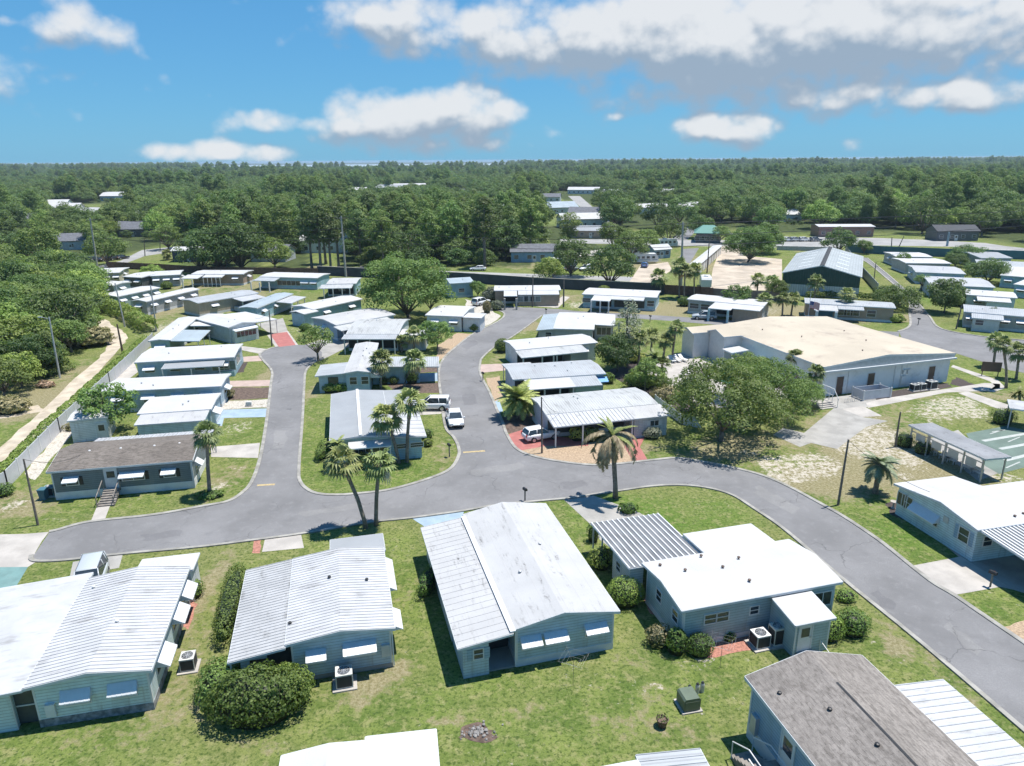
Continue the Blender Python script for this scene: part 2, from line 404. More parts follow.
# ------------------------------------------------------------------ ground
def axis_coords(lo, hi, step, far_lo, far_hi, grow=1.13):
    a = []; x = lo
    while x <= hi: a.append(x); x += step
    s = step; x = a[-1]
    while x < far_hi: s *= grow; x += s; a.append(x)
    s = step; x = lo; b = []
    while x > far_lo: s *= grow; x -= s; b.append(x)
    return list(reversed(b))+a
BL = []   # soil and grass differences that belong to the place: (attribute, centre px, radii px, strength)
def blob(a, x, y, rx, ry, s=1.0):
    c = P(x, y); BL.append((a, c.x, c.y, abs(P(x+rx, y).x-c.x), abs(P(x, y-ry).y-P(x, y+ry).y)/2, s))
for q in [('dry',10,505,40,22,.6),('dry',60,510,40,10,.2),('dry',225,480,30,22,.5),('sand',235,470,14,5,.38),('sand',225,484,18,5,.3),('dry',265,375,6,10,.3),
          ('dry',315,390,10,18,.6),('dry',312,420,10,10,.3),('dry',445,455,14,22,.5),('sand',445,430,6,5,.25),('dry',445,397,12,8,.4),('dry',190,520,90,8,.2),
          ('dry',360,690,45,20,.62),('dry',400,665,22,12,.6),('sand',400,655,9,5,.2),('dry',415,590,16,22,.3),('dry',530,712,22,8,.45),('sand',630,706,10,4,.45),('sand',632,698,7,4,.6),('sand',652,680,6,4,.42),
          ('sand',700,716,18,9,.5),('sand',705,695,10,5,.5),('sand',648,655,14,7,.3),('sand',690,668,30,9,.32),('sand',740,655,22,7,.3),('dry',640,655,22,14,.4),('dry',660,735,60,14,.22),('sand',656,728,24,6,.26),
          ('sand',570,679,5,3,.55),('sand',584,749,5,3,.5),('sand',512,715,6,3,.5),('sand',541,749,6,3,.35),('sand',480,683,5,3,.35),('sand',490,709,5,3,.3),('dry',90,740,70,20,.25),('dry',160,630,16,30,.45),('dry',200,640,20,50,.32),('lush',250,590,10,50,.3),
          ('lush',650,510,70,16,1.2),('lush',690,515,60,14,1.0),('lush',520,690,60,30,.5),('lush',440,640,30,60,.4),('lush',380,470,60,20,.5),('lush',900,535,30,18,.9),('lush',985,610,24,8,.6),('lush',850,520,10,12,.6),
          ('dry',890,460,55,22,.75),('sand',880,436,34,10,.45),('sand',855,450,22,9,.35),('sand',905,478,9,5,.6),('dry',840,485,50,18,.55),('sand',800,470,30,8,.75),('sand',815,462,22,8,.7),('sand',785,480,16,5,.7),('sand',770,467,10,6,.4),
          ('sand',950,405,24,8,.65),('sand',975,413,20,7,.55),('dry',930,400,60,16,.35),('dry',1000,395,30,10,.5),('sand',985,460,40,6,.0),('sand',1005,478,26,5,.7),('dry',970,475,26,10,.4),('dry',880,560,10,20,.2),
          ('dry',895,650,18,12,.7),('sand',893,655,8,6,.3),('dry',880,625,20,20,.35),('dry',960,690,20,30,.35),('dry',640,312,50,6,.9),('dry',760,312,40,6,.6),('sand',580,305,16,4,.7),('dry',570,298,20,6,.6),('sand',640,445,12,5,.3),('dry',648,450,14,8,.6),
          ('sand',610,640,6,4,.4),('sand',560,720,8,4,.45),('sand',450,600,4,8,.35),('sand',520,690,6,3,.5),('sand',300,735,8,3,.35),('sand',150,700,8,4,.3),('sand',705,660,14,5,.5),('sand',660,690,14,6,.5),('sand',870,640,6,5,.4),('sand',905,665,6,6,.5),('sand',920,450,16,6,.5),('sand',870,420,16,6,.5),('sand',945,480,10,3,.4),('sand',985,400,16,5,.5),('sand',960,400,14,5,.5),('sand',215,488,10,5,.5),('sand',15,505,16,8,.6),('sand',60,520,20,4,.4),('sand',325,400,6,10,.3),('sand',450,445,6,8,.45),('dry',240,300,60,12,.6),('dry',200,285,60,6,.5),('dry',320,310,30,14,.55),('sand',320,322,20,8,.35),('dry',150,312,30,10,.6),('dry',210,271,90,4,.45),('dry',290,282,50,6,.4),('dry',700,306,80,6,.6),('sand',700,310,60,4,.3),('dry',240,400,16,60,.5),('sand',238,428,18,10,.5),('dry',880,440,70,40,.75),('sand',862,440,40,16,.55),('sand',905,460,30,14,.5),('sand',930,415,30,12,.5),('sand',800,465,34,12,.5),('dry',800,480,50,14,.6),('dry',620,345,30,14,.6),('dry',830,312,60,8,.6),('dry',930,290,30,20,.3),('dry',170,700,60,40,.35),('dry',205,590,14,50,.4),('dry',640,690,50,20,.3),('dry',725,455,44,9,.7),('dry',740,440,40,10,.7),('sand',700,448,14,4,.4),('sand',745,452,16,4,.5),('sand',735,440,10,4,.4),('dry',600,720,60,12,.3),('sand',470,690,5,2,.4),('sand',345,705,6,3,.3),('dry',260,745,40,10,.4),('dry',210,580,8,40,.4),('sand',600,700,5,2,.4),('sand',880,645,6,4,.3),('dry',940,660,10,20,.4),('sand',430,640,4,3,.3),('dry',450,720,40,10,.35),('dry',690,735,30,10,.4),('dry',580,560,8,20,.4),('sand',775,462,14,5,.6),('dry',530,325,14,8,.8),('sand',520,333,8,5,.4),('dry',495,360,8,8,.5),('dry',492,390,8,16,.7),('dry',40,400,60,16,.8),('dry',80,370,30,14,.6),('dry',5,450,20,14,.3),('dry',25,415,16,8,.6),
          ('sand',170,328,26,10,.6),('dry',190,325,30,10,.7),('dry',170,300,40,6,.4),('sand',300,330,22,10,.3),('dry',830,318,40,6,.7),('dry',770,318,30,10,.9),('sand',760,310,30,8,.4),('dry',900,318,20,5,.7),('dry',1000,327,40,5,.6),('dry',620,308,20,4,.5),
          ('sand',660,275,30,6,.4),('dry',640,265,60,8,.7),('dry',520,266,30,3,.8),('dry',300,268,20,4,.9),('dry',80,212,30,6,.9),('dry',700,262,16,14,.5),('dry',820,252,40,3,.7),('dry',940,243,60,3,.7),('sand',935,240,40,2,.6),('dry',670,225,30,6,.3),('dry',600,236,30,5,.4),
          ('lush',1000,295,40,10,.7),('lush',930,300,20,14,.6),('lush',170,265,40,6,.7),('lush',640,300,30,6,.4),('lush',225,340,40,20,.5),('lush',100,310,20,8,.8),('lush',250,365,14,6,.9),('lush',320,300,30,10,.7),('lush',260,290,60,8,.5),('lush',1005,265,20,4,.7),('dry',690,300,26,6,.3)]: blob(*q)
WOODPX = [[(-420,400),(0,386),(40,378),(68,350),(92,318),(92,296),(60,280),(0,290),(-420,300)], [(180,270),(250,274),(330,270),(455,268),(470,268),(530,268),(540,245),(520,228),(190,235)],
          [(-420,290),(0,282),(60,270),(110,258),(190,238),(190,215),(-420,215)], [(750,231),(870,232),(940,234),(1000,238),(1024,244),(1500,260),(1500,200),(750,200)], [(560,262),(640,258),(655,238),(600,222),(540,225)]]
WOODS = [[(p.x, p.y) for p in W(z)] for z in WOODPX]
CLEAR = [[(p.x, p.y) for p in W(z)] for z in ([(50,233),(128,226),(128,203),(44,203)], [(308,280),(343,280),(338,251),(312,251)], [(258,275),(278,275),(276,258),(262,258)], [(570,238),(640,232),(660,240),(600,243)], [(545,196),(600,205),(600,226),(545,222)], [(470,225),(545,215),(560,225),(480,235)])]
def inpoly(x, y, poly):
    c = False; j = len(poly)-1
    for i in range(len(poly)):
        xi, yi = poly[i]; xj, yj = poly[j]
        if (yi > y) != (yj > y) and x < (xj-xi)*(y-yi)/(yj-yi)+xi: c = not c
        j = i
    return c
def make_ground():
    xs = axis_coords(-80, 80, .8, -11000, 11000); ys = axis_coords(14, 150, .8, -60, 12500)
    nx, ny = len(xs), len(ys)
    me = bpy.data.meshes.new('ground')
    me.from_pydata([(x, y, 0) for y in ys for x in xs], [], [(j*nx+i, j*nx+i+1, (j+1)*nx+i+1, (j+1)*nx+i) for j in range(ny-1) for i in range(nx-1)])
    att = {k: [0.0]*(nx*ny) for k in ('dry', 'sand', 'lush', 'woods')}
    import bisect
    for a, cx, cy, rx, ry, s in BL:
        i0 = bisect.bisect(xs, cx-2.2*rx); i1 = bisect.bisect(xs, cx+2.2*rx); j0 = bisect.bisect(ys, cy-2.2*ry); j1 = bisect.bisect(ys, cy+2.2*ry)
        A = att[a]
        for j in range(j0, j1):
            for i in range(i0, i1):
                d = ((xs[i]-cx)/rx)**2+((ys[j]-cy)/ry)**2
                A[j*nx+i] = min(.56 if a == 'sand' else 1.3, A[j*nx+i]+s*math.exp(-d*.9))
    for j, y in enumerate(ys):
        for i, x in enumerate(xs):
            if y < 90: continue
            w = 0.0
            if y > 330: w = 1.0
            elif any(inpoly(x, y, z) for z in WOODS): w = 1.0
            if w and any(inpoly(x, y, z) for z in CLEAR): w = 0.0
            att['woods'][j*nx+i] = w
    for k, A in att.items():
        at = me.attributes.new(k, 'FLOAT', 'POINT'); at.data.foreach_set('value', A)
    me.materials.append(M['grass']); me.update()
    setp(link('ground', me), kind='structure')
make_ground()
# ------------------------------------------------------------------ roads
eA = smooth(W([(49,533),(58,531),(89,523),(153,516),(204,507),(229,502),(244,493),(254,481),(262,457),(268,421),(272,385),(273,371),(264,360),(261,354),(270,349),(279,347)]))
eTop = W([(296,345),(310,345),(322,352)])
eB = smooth(W([(322,357),(310,365),(304.5,372),(303,385),(301,420),(298,455),(297,474),(298,481),(303,488),(314,494),(334,496),(365,494),(393,490),(428,480),(451,470),(460,457),(460,447),(455,437),(447,427),(443,401),(440,378),(441,366),(447,356),(456,348),(474,334),(498,322),(505,316),(503,312),(491,309)]))
eCt = smooth(W([(484,305.5),(491,305),(517,307),(557,309),(577,311),(642,314.5),(697,318),(760,322),(812,327),(860,330),(899,332)]))
eCb = smooth(W([(899,341),(860,340),(820,337),(760,329),(700,323.5),(641,319),(560,316),(541,315.5)]))
eD = smooth(W([(541,315.5),(535,320),(511,337),(496,345),(482,357),(479,364),(479,374),(488,392),(496,411),(501,422),(505,434),(515,449),(533,457),(564,463),(602,466),(653,461),(678,459),(705,463),(735,469),(764,477),(789,488),(815,502),(840,516),(866,533),(884,546),(911,568),(932,584),(953,596.5),(980,615),(1024,645),(1075,680),(1130,717)]))
eF = smooth(W([(34,555),(37,560),(69,559),(123,553),(200,546),(256,539),(301,533),(367,522),(413,517),(464,510),(500,504),(564,498),(592,494),(620,490),(653,485.5),(683,484.6),(711,488),(734,495),(755,508),(787,530),(841,576),(918,638),(1023,727),(1070,768),(1130,820)]))
sheet('road', M['asphalt'], .016, world=eA+eTop+eB+eCt+eCb[:-1]+eD+list(reversed(eF)))
sL = smooth(W([(899,332),(911,326),(910.5,313),(908,297),(884,275.5),(870,264),(858,257)])); sR = smooth(W([(868,258),(888,274),(910,293.5),(921,305),(931,317),(943,329),(988,337),(1024,340),(1100,346)]))
sB = smooth(W([(1100,392),(1024,373),(1005,369),(958,354),(930,346),(899,341)]))
sheet('road', M['asphalt'], .0165, world=sL+sR+sB[:-1])
for e, sd in ((eA, 1), (eB, 1), (eD, 1), (eF, -1)): strip('kerb', M['kerb'], e, .34, .1, sd)
strip('kerb', M['kerb'], sR, .4, .1, -1); strip('kerb', M['kerb'], sL, .4, .1, 1)
def band(name, m, z, a, b, wid):
    a, b = P(*a), P(*b); d = (b-a).normalized(); n = Vector((-d.y, d.x, 0))*wid/2
    sheet(name, m, z, world=[a-n, b-n, b+n, a+n])
band('stop_line', M['yellowline'], .022, (257,485.5), (275,484.5), .35); band('stop_line', M['yellowline'], .022, (463,452.5), (485,451), .35)
S = sheet
for nm, m, z, pts in [
 ('driveway','concrete',.012,[(-60,536),(0,534.5),(25,534),(49,532),(42,541),(35,553),(36,562),(28,567),(-60,568)]),
 ('driveway','greenpave',.012,[(-60,568),(28,567),(13,592),(0,600),(-60,606)]),
 ('driveway','concrete_old',.012,[(73,562),(123,554),(119,568),(70,576)]),
 ('driveway','concrete',.012,[(262,552),(265,539),(301,534),(304,548)]),
 ('driveway','bluepave',.012,[(412,518.5),(464,511),(462,519),(425,527)]),
 ('driveway','concrete_old',.012,[(563,499),(592,495),(640,513),(697,551),(632,565),(600,540),(589,523)]),
 ('driveway','redpave',.012,[(506,435),(522,430),(562,437),(590,440),(588,446),(546,446),(518,451),(511,444)]),
 ('driveway','redpave',.012,[(625,438),(645,437),(640,447),(648,460.5),(634,462.5),(625,448)]),
 ('driveway','pinkpave',.012,[(480,364.5),(508,363.5),(509,370),(480,373)]),
 ('driveway','bluepave',.012,[(493,402),(499,400),(503,411),(498,414)]),
 ('driveway','bluepave',.012,[(416,374),(440,372.5),(440,381),(416,382)]),
 ('driveway','concrete',.012,[(404,405),(442.5,401),(445,412),(440,414),(404,416)]),
 ('driveway','concrete',.012,[(241,346),(271,349.5),(261,354),(238,349.5)]),
 ('driveway','pinkpave',.012,[(241,357),(261,355.5),(264,361),(239,362)]),
 ('driveway','pinkpave',.012,[(226,381),(273,380),(272,386),(226,387)]),
 ('driveway','bluepave',.012,[(215,410),(267.5,408.5),(267,417),(224,418),(222,426),(214,426)]),
 ('driveway','concrete',.012,[(211,447),(260,443),(258,458),(211,457)]),
 ('driveway','concrete',.010,[(267,335),(288,331),(299,346),(277,349)]),
 ('driveway','concrete_old',.009,[(257,324),(283,318),(288,331.8),(270,333.8)]),
 ('driveway','redpave',.014,[(270,334),(287,332),(296,345.4),(279,347.6)]),
 ('driveway','concrete_old',.012,[(302,346),(320,340),(351,337),(350,346),(330,356),(308,366),(302,362)]),
 ('path','concrete',.012,[(98,504),(113,498),(104,522),(90,523.5)]),
 ('path','concrete',.010,[(112,380),(134,362),(138,372),(125,382)]),
 ('pavement','concrete_old',.010,[(773,435),(783,428),(804,433),(834,408),(824,398),(868,393),(900,398),(866,407.5),(862,417),(888,421),(866,427),(837,449),(811,443),(800,447)]),
 ('pavement','concrete',.014,[(842,409),(863,406),(882,416),(862,417)]),
 ('path','concrete',.013,[(866,403),(881,399),(952,388),(985,383),(1000,384),(1000,388),(986,391),(947,392.5),(900,402),(868,408)]),
 ('path','concrete',.013,[(958,393),(968,391.5),(1012,406),(1003,411)]),
 ('path','concrete',.013,[(953,365),(998,380),(1006,388),(994,392),(988,391),(995,386),(990,381.5),(951,367)]),
 ('driveway','concrete',.012,[(911,566),(961,556.5),(1014,590),(1000,587),(952,595.5),(935,584)]),
 ('driveway','concrete_old',.0125,[(961,556.5),(1000,545),(1070,575),(1060,604),(1014,590)]),
 ('path','pinkpave',.011,[(913,519),(918,518),(966,556),(960,558)]),
 ('court','courtgreen',.012,[(966,433.5),(1006,426),(1070,440),(1070,456),(999,474),(985,466)]),
 ('pavement','concrete_old',.010,[(926,440),(958,430),(1004,471),(978,481)]),
 ('pool_deck','concrete',.012,[(640,372),(668,356),(690,350),(765,372),(802,395),(770,402),(720,408),(690,402)]),
 ('pool_water','water',.016,[(714,377),(733,367.5),(748,375),(729,386)]),
 ('driveway','concrete',.012,[(517,305),(524,301),(552,303),(563,296),(570,297),(558,308)]),
 ('driveway','greenpave',.012,[(812,327),(815,318),(838,318),(841,328)]),
 ('driveway','concrete_old',.012,[(594,309),(600,304),(613,304),(612,310)]),
 ('parking_lot','sandlot',.008,[(721,246),(738,246),(744,256),(782,259),(782,291),(709,289),(713,268)]),
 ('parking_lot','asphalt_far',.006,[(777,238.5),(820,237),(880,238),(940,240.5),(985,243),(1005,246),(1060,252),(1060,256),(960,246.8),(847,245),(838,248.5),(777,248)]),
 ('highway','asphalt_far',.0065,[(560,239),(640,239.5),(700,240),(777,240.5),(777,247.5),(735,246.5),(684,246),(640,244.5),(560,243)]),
 ('road','asphalt',.008,[(672,240),(680,228),(697,226),(706,228),(694,233),(687,240)]),
 ('parking_lot','asphalt',.010,[(683,249),(699,248),(690,263),(678,262)]),
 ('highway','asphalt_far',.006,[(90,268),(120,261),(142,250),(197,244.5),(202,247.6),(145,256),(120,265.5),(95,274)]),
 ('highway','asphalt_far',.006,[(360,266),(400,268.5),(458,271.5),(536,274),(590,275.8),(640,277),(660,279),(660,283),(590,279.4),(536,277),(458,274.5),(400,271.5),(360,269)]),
 ('driveway','concrete',.008,[(575,253),(602,249),(604,254),(578,258)]),
 ('yard','sandlot',.007,[(640,266),(668,262),(672,270),(650,284),(628,284)]),
 ('road','asphalt_far',.007,[(568,196),(580,196),(610,222),(600,224)]),
 ('path','dirt',.006,[(780,196),(784,196),(787,206),(780,206)]),
 ('yard','sandlot',.006,[(112,203),(126,203),(126,214),(108,211)]),
 ('road','asphalt_far',.006,[(178,205),(183,205),(195,217),(184,218)]),
 ]: sheet(nm, M[m], z, pts)
for nm, m, z, amp, pts in [
 ('flower_bed','redbrick',.009,.15,[(252,553),(254,541),(261,540),(260,553)]),
 ('gravel_bed','gravel',.008,.3,[(517,451),(545,445),(600,442),(632,440),(636,452),(648,460),(602,465),(564,462),(533,456)]),
 ('gravel_bed','mulch',.006,.4,[(499,417),(545,411),(552,428),(527,432),(507,433)]),
 ('gravel_bed','gravel',.007,.4,[(486,378),(500,376),(506,398),(497,404)]),
 ('mulch_bed','mulch',.007,.35,[(384,382),(440,383),(442,393),(396,393)]),
 ('mulch_bed','mulch',.007,.35,[(424,361),(439,362),(439,372),(420,373)]),
 ('gravel_bed','gravel',.008,.35,[(438,362),(438,345),(457,333),(473,334),(456,347)]),
 ('gravel_bed','whitegravel',.008,.5,[(465,299),(484,303),(490,309),(501,316),(494,322),(480,329),(472,322),(466,310)]),
 ('mulch_bed','darkmulch',.008,.2,[(237,362.5),(248,362),(244,372),(234,373)]),
 ('mulch_bed','mulch',.008,.35,[(226,388),(272,387),(270,398),(230,400)]),
 ('gravel_bed','whitegravel',.008,.4,[(213,402),(269,399),(268,407.5),(213,409.5)]),
 ('gravel_bed','whitegravel',.006,.5,[(25,474),(48,446),(70,419),(74,430),(54,456),(35,480)]),
 ('mulch_bed','darkmulch',.011,.2,[(876,400),(952,387),(947,383),(876,394)]),
 ('mulch_bed','darkmulch',.011,.2,[(950,384),(978,390),(985,388),(956,377)]),
 ('mulch_bed','darkmulch',.010,.25,[(885,505),(897,501),(905,511),(915,521),(902,520),(890,513)]),
 ('gravel_bed','gravel',.010,.3,[(1001,627),(1030,619),(1075,640),(1060,668)]),
 ('mulch_bed','redbrick',.009,.25,[(642,598),(652,594),(668,612),(660,622),(650,614)]),
 ('mulch_bed','redbrick',.009,.25,[(680,650),(742,634),(800,622),(812,634),(760,650),(700,658)]),
 ('mulch_bed','redbrick',.009,.2,[(178,622),(190,600),(198,604),(188,630)]),
 ('mulch_bed','darkmulch',.007,.4,[(604,372),(640,360),(700,402),(690,414),(655,402)]),
 ('dirt_patch','mulch',.009,.3,[(458,738),(462,727),(478,722),(494,730),(499,737),(482,743)]),
 ('dirt_patch','redbrick',.007,.4,[(186,327),(200,322),(210,326),(196,332)]),
 ('mulch_bed','redbrick',.008,.2,[(0,592),(16,590),(10,604),(0,606)]),
 ('dirt_track','dirt',.006,.5,[(-90,500),(0,447),(38,414),(69,384),(100,358),(108,345),(103,331),(97,322),(104,319),(122,330),(128,338),(121,347),(87,386),(58,419),(0,464),(-90,530)]),
 ('dirt_track','dirt',.0065,.4,[(-60,418),(10,410),(38,405),(45,411),(20,416),(-60,428)]),
 ]: sheet(nm, M[m], z, world=wiggle(pts, amp))
band('court_line', M['paintline'], .018, (983,441), (1030,433), .5); band('court_line', M['paintline'], .018, (1000,449), (1050,440), .5)
band('court_line', M['paintline'], .018, (1005,460.5), (1040,452), .5)
for a, b in (((990,434),(1003,430)),((1005,430),(992,432)),((1008,442),(1020,437)),((1006,468),(1020,462))): band('court_line', M['paintline'], .020, a, b, .15)
for a, b in (((916,566),(958,597)),): pass
# lake far beyond the woods, and the land behind it
sheet('lake', M['lake'] if 'lake' in M else plain('lake_water', (.42,.48,.52), .25, .05, .001), .3, world=[Vector((-1060,2520,0)), Vector((-10,2520,0)), Vector((-30,6500,0)), Vector((-2750,6500,0))])

for m_, pts in (('asphalt_patch',[(560,483),(584,480),(588,486),(563,489)]),('asphalt_pale',[(300,512),(360,503),(364,508),(306,517)]),('asphalt_patch',[(878,590),(896,604),(888,609),(870,594)]),('asphalt_pale',[(760,486),(800,508),(792,514),(752,492)]),('asphalt_patch',[(462,395),(474,394),(478,404),(464,405)]),('asphalt_pale',[(275,430),(286,430),(284,448),(272,448)]),('asphalt_patch',[(140,535),(178,530),(180,536),(142,541)]),('asphalt_patch',[(462,345),(474,340),(478,344),(466,350)]),('asphalt_pale',[(950,622),(985,650),(978,656),(944,628)]),('asphalt_pale',[(470,470),(520,462),(524,468),(476,476)])):
    sheet('road_patch', M[m_], .0195, world=wiggle(pts, .35))
# ------------------------------------------------------------------ buildings
WALL = {}
def wallmat(key):
    cols = {'teal':(.3,.44,.47),'bluegrey':(.4,.52,.6),'paleteal':(.54,.66,.68),'slate':(.15,.19,.21),'pale':(.5,.54,.57),'white':(.66,.69,.71),'beige':(.5,.42,.33),
            'grey':(.4,.415,.42),'green':(.31,.43,.4),'blue':(.26,.39,.51),'aqua':(.36,.53,.61),'navy':(.025,.05,.12),'cream':(.58,.53,.42),'tan':(.36,.28,.22),'greyteal':(.35,.46,.5),'charcoal':(.1,.11,.115),'brick':(.3,.17,.14)}
    return siding(key+'_siding', cols[key])
RM = {
 'rib_white0': ribbed('white_ribbed_roof', (.42,.43,.445), 0), 'rib_white1': ribbed('white_ribbed_roof_along', (.42,.43,.445), 1),
 'rib_grey0': ribbed('grey_ribbed_roof', (.38,.4,.42), 0, amt=.6), 'rib_grey1': ribbed('grey_ribbed_roof_along', (.38,.4,.42), 1, amt=.6),
 'rib_old0': ribbed('stained_ribbed_roof', (.44,.45,.45), 0, stain=(.12,.12,.115), amt=.75), 'rib_old1': ribbed('stained_ribbed_roof_along', (.44,.45,.45), 1, stain=(.12,.12,.115), amt=.75),
 'rib_blue0': ribbed('bluegrey_ribbed_roof', (.34,.4,.44), 0, amt=.3), 'rib_blue1': ribbed('bluegrey_ribbed_roof_along', (.34,.4,.44), 1, amt=.3),
 'coat': roofcoat('white_coated_roof', (.47,.47,.47), amt=.5), 'coat1': roofcoat('white_coated_roof_laps', (.47,.47,.47), amt=.5, axis=1),
 'coat_dirty': roofcoat('dirty_white_roof', (.42,.42,.42), stain=(.1,.095,.09), amt=1.3), 'coat_grey': roofcoat('greyish_coated_roof', (.29,.305,.32), amt=.35, axis=1, lap=2.4),
 'metal_white': plain('white_metal_roof', (.43,.435,.445), .65, .08, .6, spec=.2, stain=(.2,.195,.185), stain_amt=.6, stain_scale=(.5,1.6,.5)),
 'metal_grey': plain('grey_metal_roof', (.37,.375,.38), .65, .1, .6, spec=.2, stain=(.16,.16,.155), stain_amt=.65, stain_scale=(1.6,.5,.5)),
 'shingle_grey': shingle('warm_grey_shingles', (.15,.135,.122), (.225,.205,.187), math.pi/2), 'shingle_brown': shingle('brown_shingles', (.115,.1,.088), (.17,.15,.132)),
 'tan': M['tanroof'], 'dark_pan': plain('dark_pan_roof', (.15,.155,.16), .5, .2, .8),
}
def zat(pts, t):
    for (t0, z0), (t1, z1) in zip(pts, pts[1:]):
        if t0 <= t <= t1: return z0+(z1-z0)*(t-t0)/(t1-t0) if t1 > t0 else z0
    return pts[0][1] if t < pts[0][0] else pts[-1][1]
class Home:
    def __init__(s, name, label, cat, a, b, c=None, depth=None, z=2.9, back=False, group=None):
        wa, wb = P(*a, z), P(*b, z)
        d = (wb-wa); d.z = 0; s.L = d.length; s.u = d.normalized(); s.w = Vector((-s.u.y, s.u.x, 0))
        if depth is None: depth = (P(*c, z)-wb).dot(s.w)
        s.D = abs(depth); o = Vector((wa.x, wa.y, 0))
        if back: o = o - s.w*s.D
        s.z = z; s.rz = math.atan2(s.u.y, s.u.x)
        s.root = thing(name, label, cat, o, s.rz, group); s.o = o
        s.zr = z; s.wr = (0, s.L, 0, s.D)
    def loc(s, px, py, z=0.0):
        d = P(px, py, z)-s.o; return d.dot(s.u), d.dot(s.w)
    def on_left(s, px, py, x):
        d = ray(px, py); t = (x-(CAM-s.o).dot(s.u))/d.dot(s.u); return (CAM+d*t-s.o).dot(s.w)
    def world(s, x, y, z=0): return s.o+s.u*x+s.w*y+Vector((0, 0, z))
    def prof(s, axis, rise, ridge=.5, rounded=False, rect=None, z=None):
        x0, x1, y0, y1 = rect or (0, s.L, 0, s.D); z = s.z if z is None else z
        t0, t1 = (x0, x1) if axis == 'x' else (y0, y1); T = t1-t0
        if rise == 0: return [(t0, z), (t1, z+.04)]
        if rounded: return [(t0+T*k/8, z+rise*(1-(abs(k/8-.5)*2)**2.2)) for k in range(9)]
        if ridge >= 1: return [(t0, z), (t1, z+rise)]
        if ridge <= 0: return [(t0, z+rise), (t1, z)]
        return [(t0, z), (t0+T*ridge, z+rise), (t1, z)]
    def roof(s, m, axis, pts, rect=None, th=.13, ribs=None, name='roof', ribm=None, fascia=True, rh=.035, rw=.05):
        x0, x1, y0, y1 = rect or (0, s.L, 0, s.D)
        a0, a1 = (y0, y1) if axis == 'x' else (x0, x1)
        mb = MB(); mb.extrude([(t, z) for t, z in pts]+[(t, z-th) for t, z in reversed(pts)], axis, a0, a1)
        rm = RM[m] if isinstance(m, str) else m; n0 = len(mb.f)
        if ribs:
            n = int((a1-a0)/ribs)
            for k in range(n+1):
                p = a0+(a1-a0)*k/max(n, 1); p = min(max(p, a0+rw/2), a1-rw/2)
                mb.extrude([(t, z+rh) for t, z in pts]+[(t, z-.02) for t, z in reversed(pts)], axis, p-rw/2, p+rw/2)
        r = mb.build(name, rm, s.root)
        if ribs and ribm is not None and ribm != rm:
            r.data.materials.append(ribm)
            for f in r.data.polygons[n0:]: f.material_index = 1
        if fascia:
            fb = MB(); e = .03
            if axis == 'x':
                for t, sg in ((pts[0], -1), (pts[-1], 1)):
                    lo, hi = sorted((t[0]+sg*.003, t[0]+sg*(.003+e))); fb.box(lo, hi, y0, y1, t[1]-th-.05, t[1]-.012)
                for a, sg in ((y0, -1), (y1, 1)):
                    lo, hi = sorted((a+sg*.003, a+sg*(.003+e))); fb.extrude([(t, z-.01) for t, z in pts]+[(t, z-th-.05) for t, z in reversed(pts)], 'x', lo, hi)
            else:
                for t, sg in ((pts[0], -1), (pts[-1], 1)):
                    lo, hi = sorted((t[0]+sg*.003, t[0]+sg*(.003+e))); fb.box(x0, x1, lo, hi, t[1]-th-.05, t[1]-.012)
                for a, sg in ((x0, -1), (x1, 1)):
                    lo, hi = sorted((a+sg*.003, a+sg*(.003+e))); fb.extrude([(t, z-.01) for t, z in pts]+[(t, z-th-.05) for t, z in reversed(pts)], 'y', lo, hi)
            fb.build('roof_edge', M['trim'], r)
        return r
    def wall(s, m, axis, pts, ov=.25, rect=None, th=.13, z0=0.0, name='wall', main=True):
        x0, x1, y0, y1 = rect or (ov, s.L-ov, ov, s.D-ov)
        if main: s.wr = (x0, x1, y0, y1)
        t0, t1 = (x0, x1) if axis == 'x' else (y0, y1); a0, a1 = (y0, y1) if axis == 'x' else (x0, x1)
        q = [(t0, zat(pts, t0))]+[p for p in pts if t0 < p[0] < t1]+[(t1, zat(pts, t1))]
        q = [(t, z-th-.004) for t, z in q]
        mb = MB(); mb.extrude([(t0, z0)]+q+[(t1, z0)], axis, a0, a1)
        return mb.build(name, wallmat(m) if isinstance(m, str) else m, s.root)
    def skirt(s, m, h=.55, rect=None, e=.025):
        x0, x1, y0, y1 = rect or s.wr
        mb = MB(); mb.box(x0-e, x1+e, y0-e, y1+e, 0, h); return mb.build('skirting', m, s.root)
    def fb(s, mb, face, s0, s1, z0, z1, d0, d1, wr=None):
        x0, x1, y0, y1 = wr or s.wr
        if face == 'f': mb.box(s0, s1, y0-d1, y0-d0, z0, z1)
        elif face == 'b': mb.box(s0, s1, y1+d0, y1+d1, z0, z1)
        elif face == 'l': mb.box(x0-d1, x0-d0, s0, s1, z0, z1)
        else: mb.box(x1+d0, x1+d1, s0, s1, z0, z1)
        return mb
    def window(s, face, c, w=1.2, z0=1.25, z1=2.2, awn=False, panes=1, wr=None, gm=None, shut=None, aw=.65, fm=None, am=None, drop=.5):
        a, b = c-w/2, c+w/2; fr = MB(); t = .07
        for q in ((a-t, b+t, z1, z1+t), (a-t, b+t, z0-t, z0), (a-t, a, z0, z1), (b, b+t, z0, z1)): s.fb(fr, face, *q, 0.001, .05, wr)
        for k in range(1, panes): s.fb(fr, face, a+w*k/panes-.03, a+w*k/panes+.03, z0, z1, .018, .045, wr)
        if panes == 1: s.fb(fr, face, a, b, (z0+z1)/2-.025, (z0+z1)/2+.025, .018, .045, wr)
        wn = fr.build('window', fm or M['white'], s.root)
        s.fb(MB(), face, a, b, z0, z1, .002, .016, wr).build('pane', gm or M['glass'], wn)
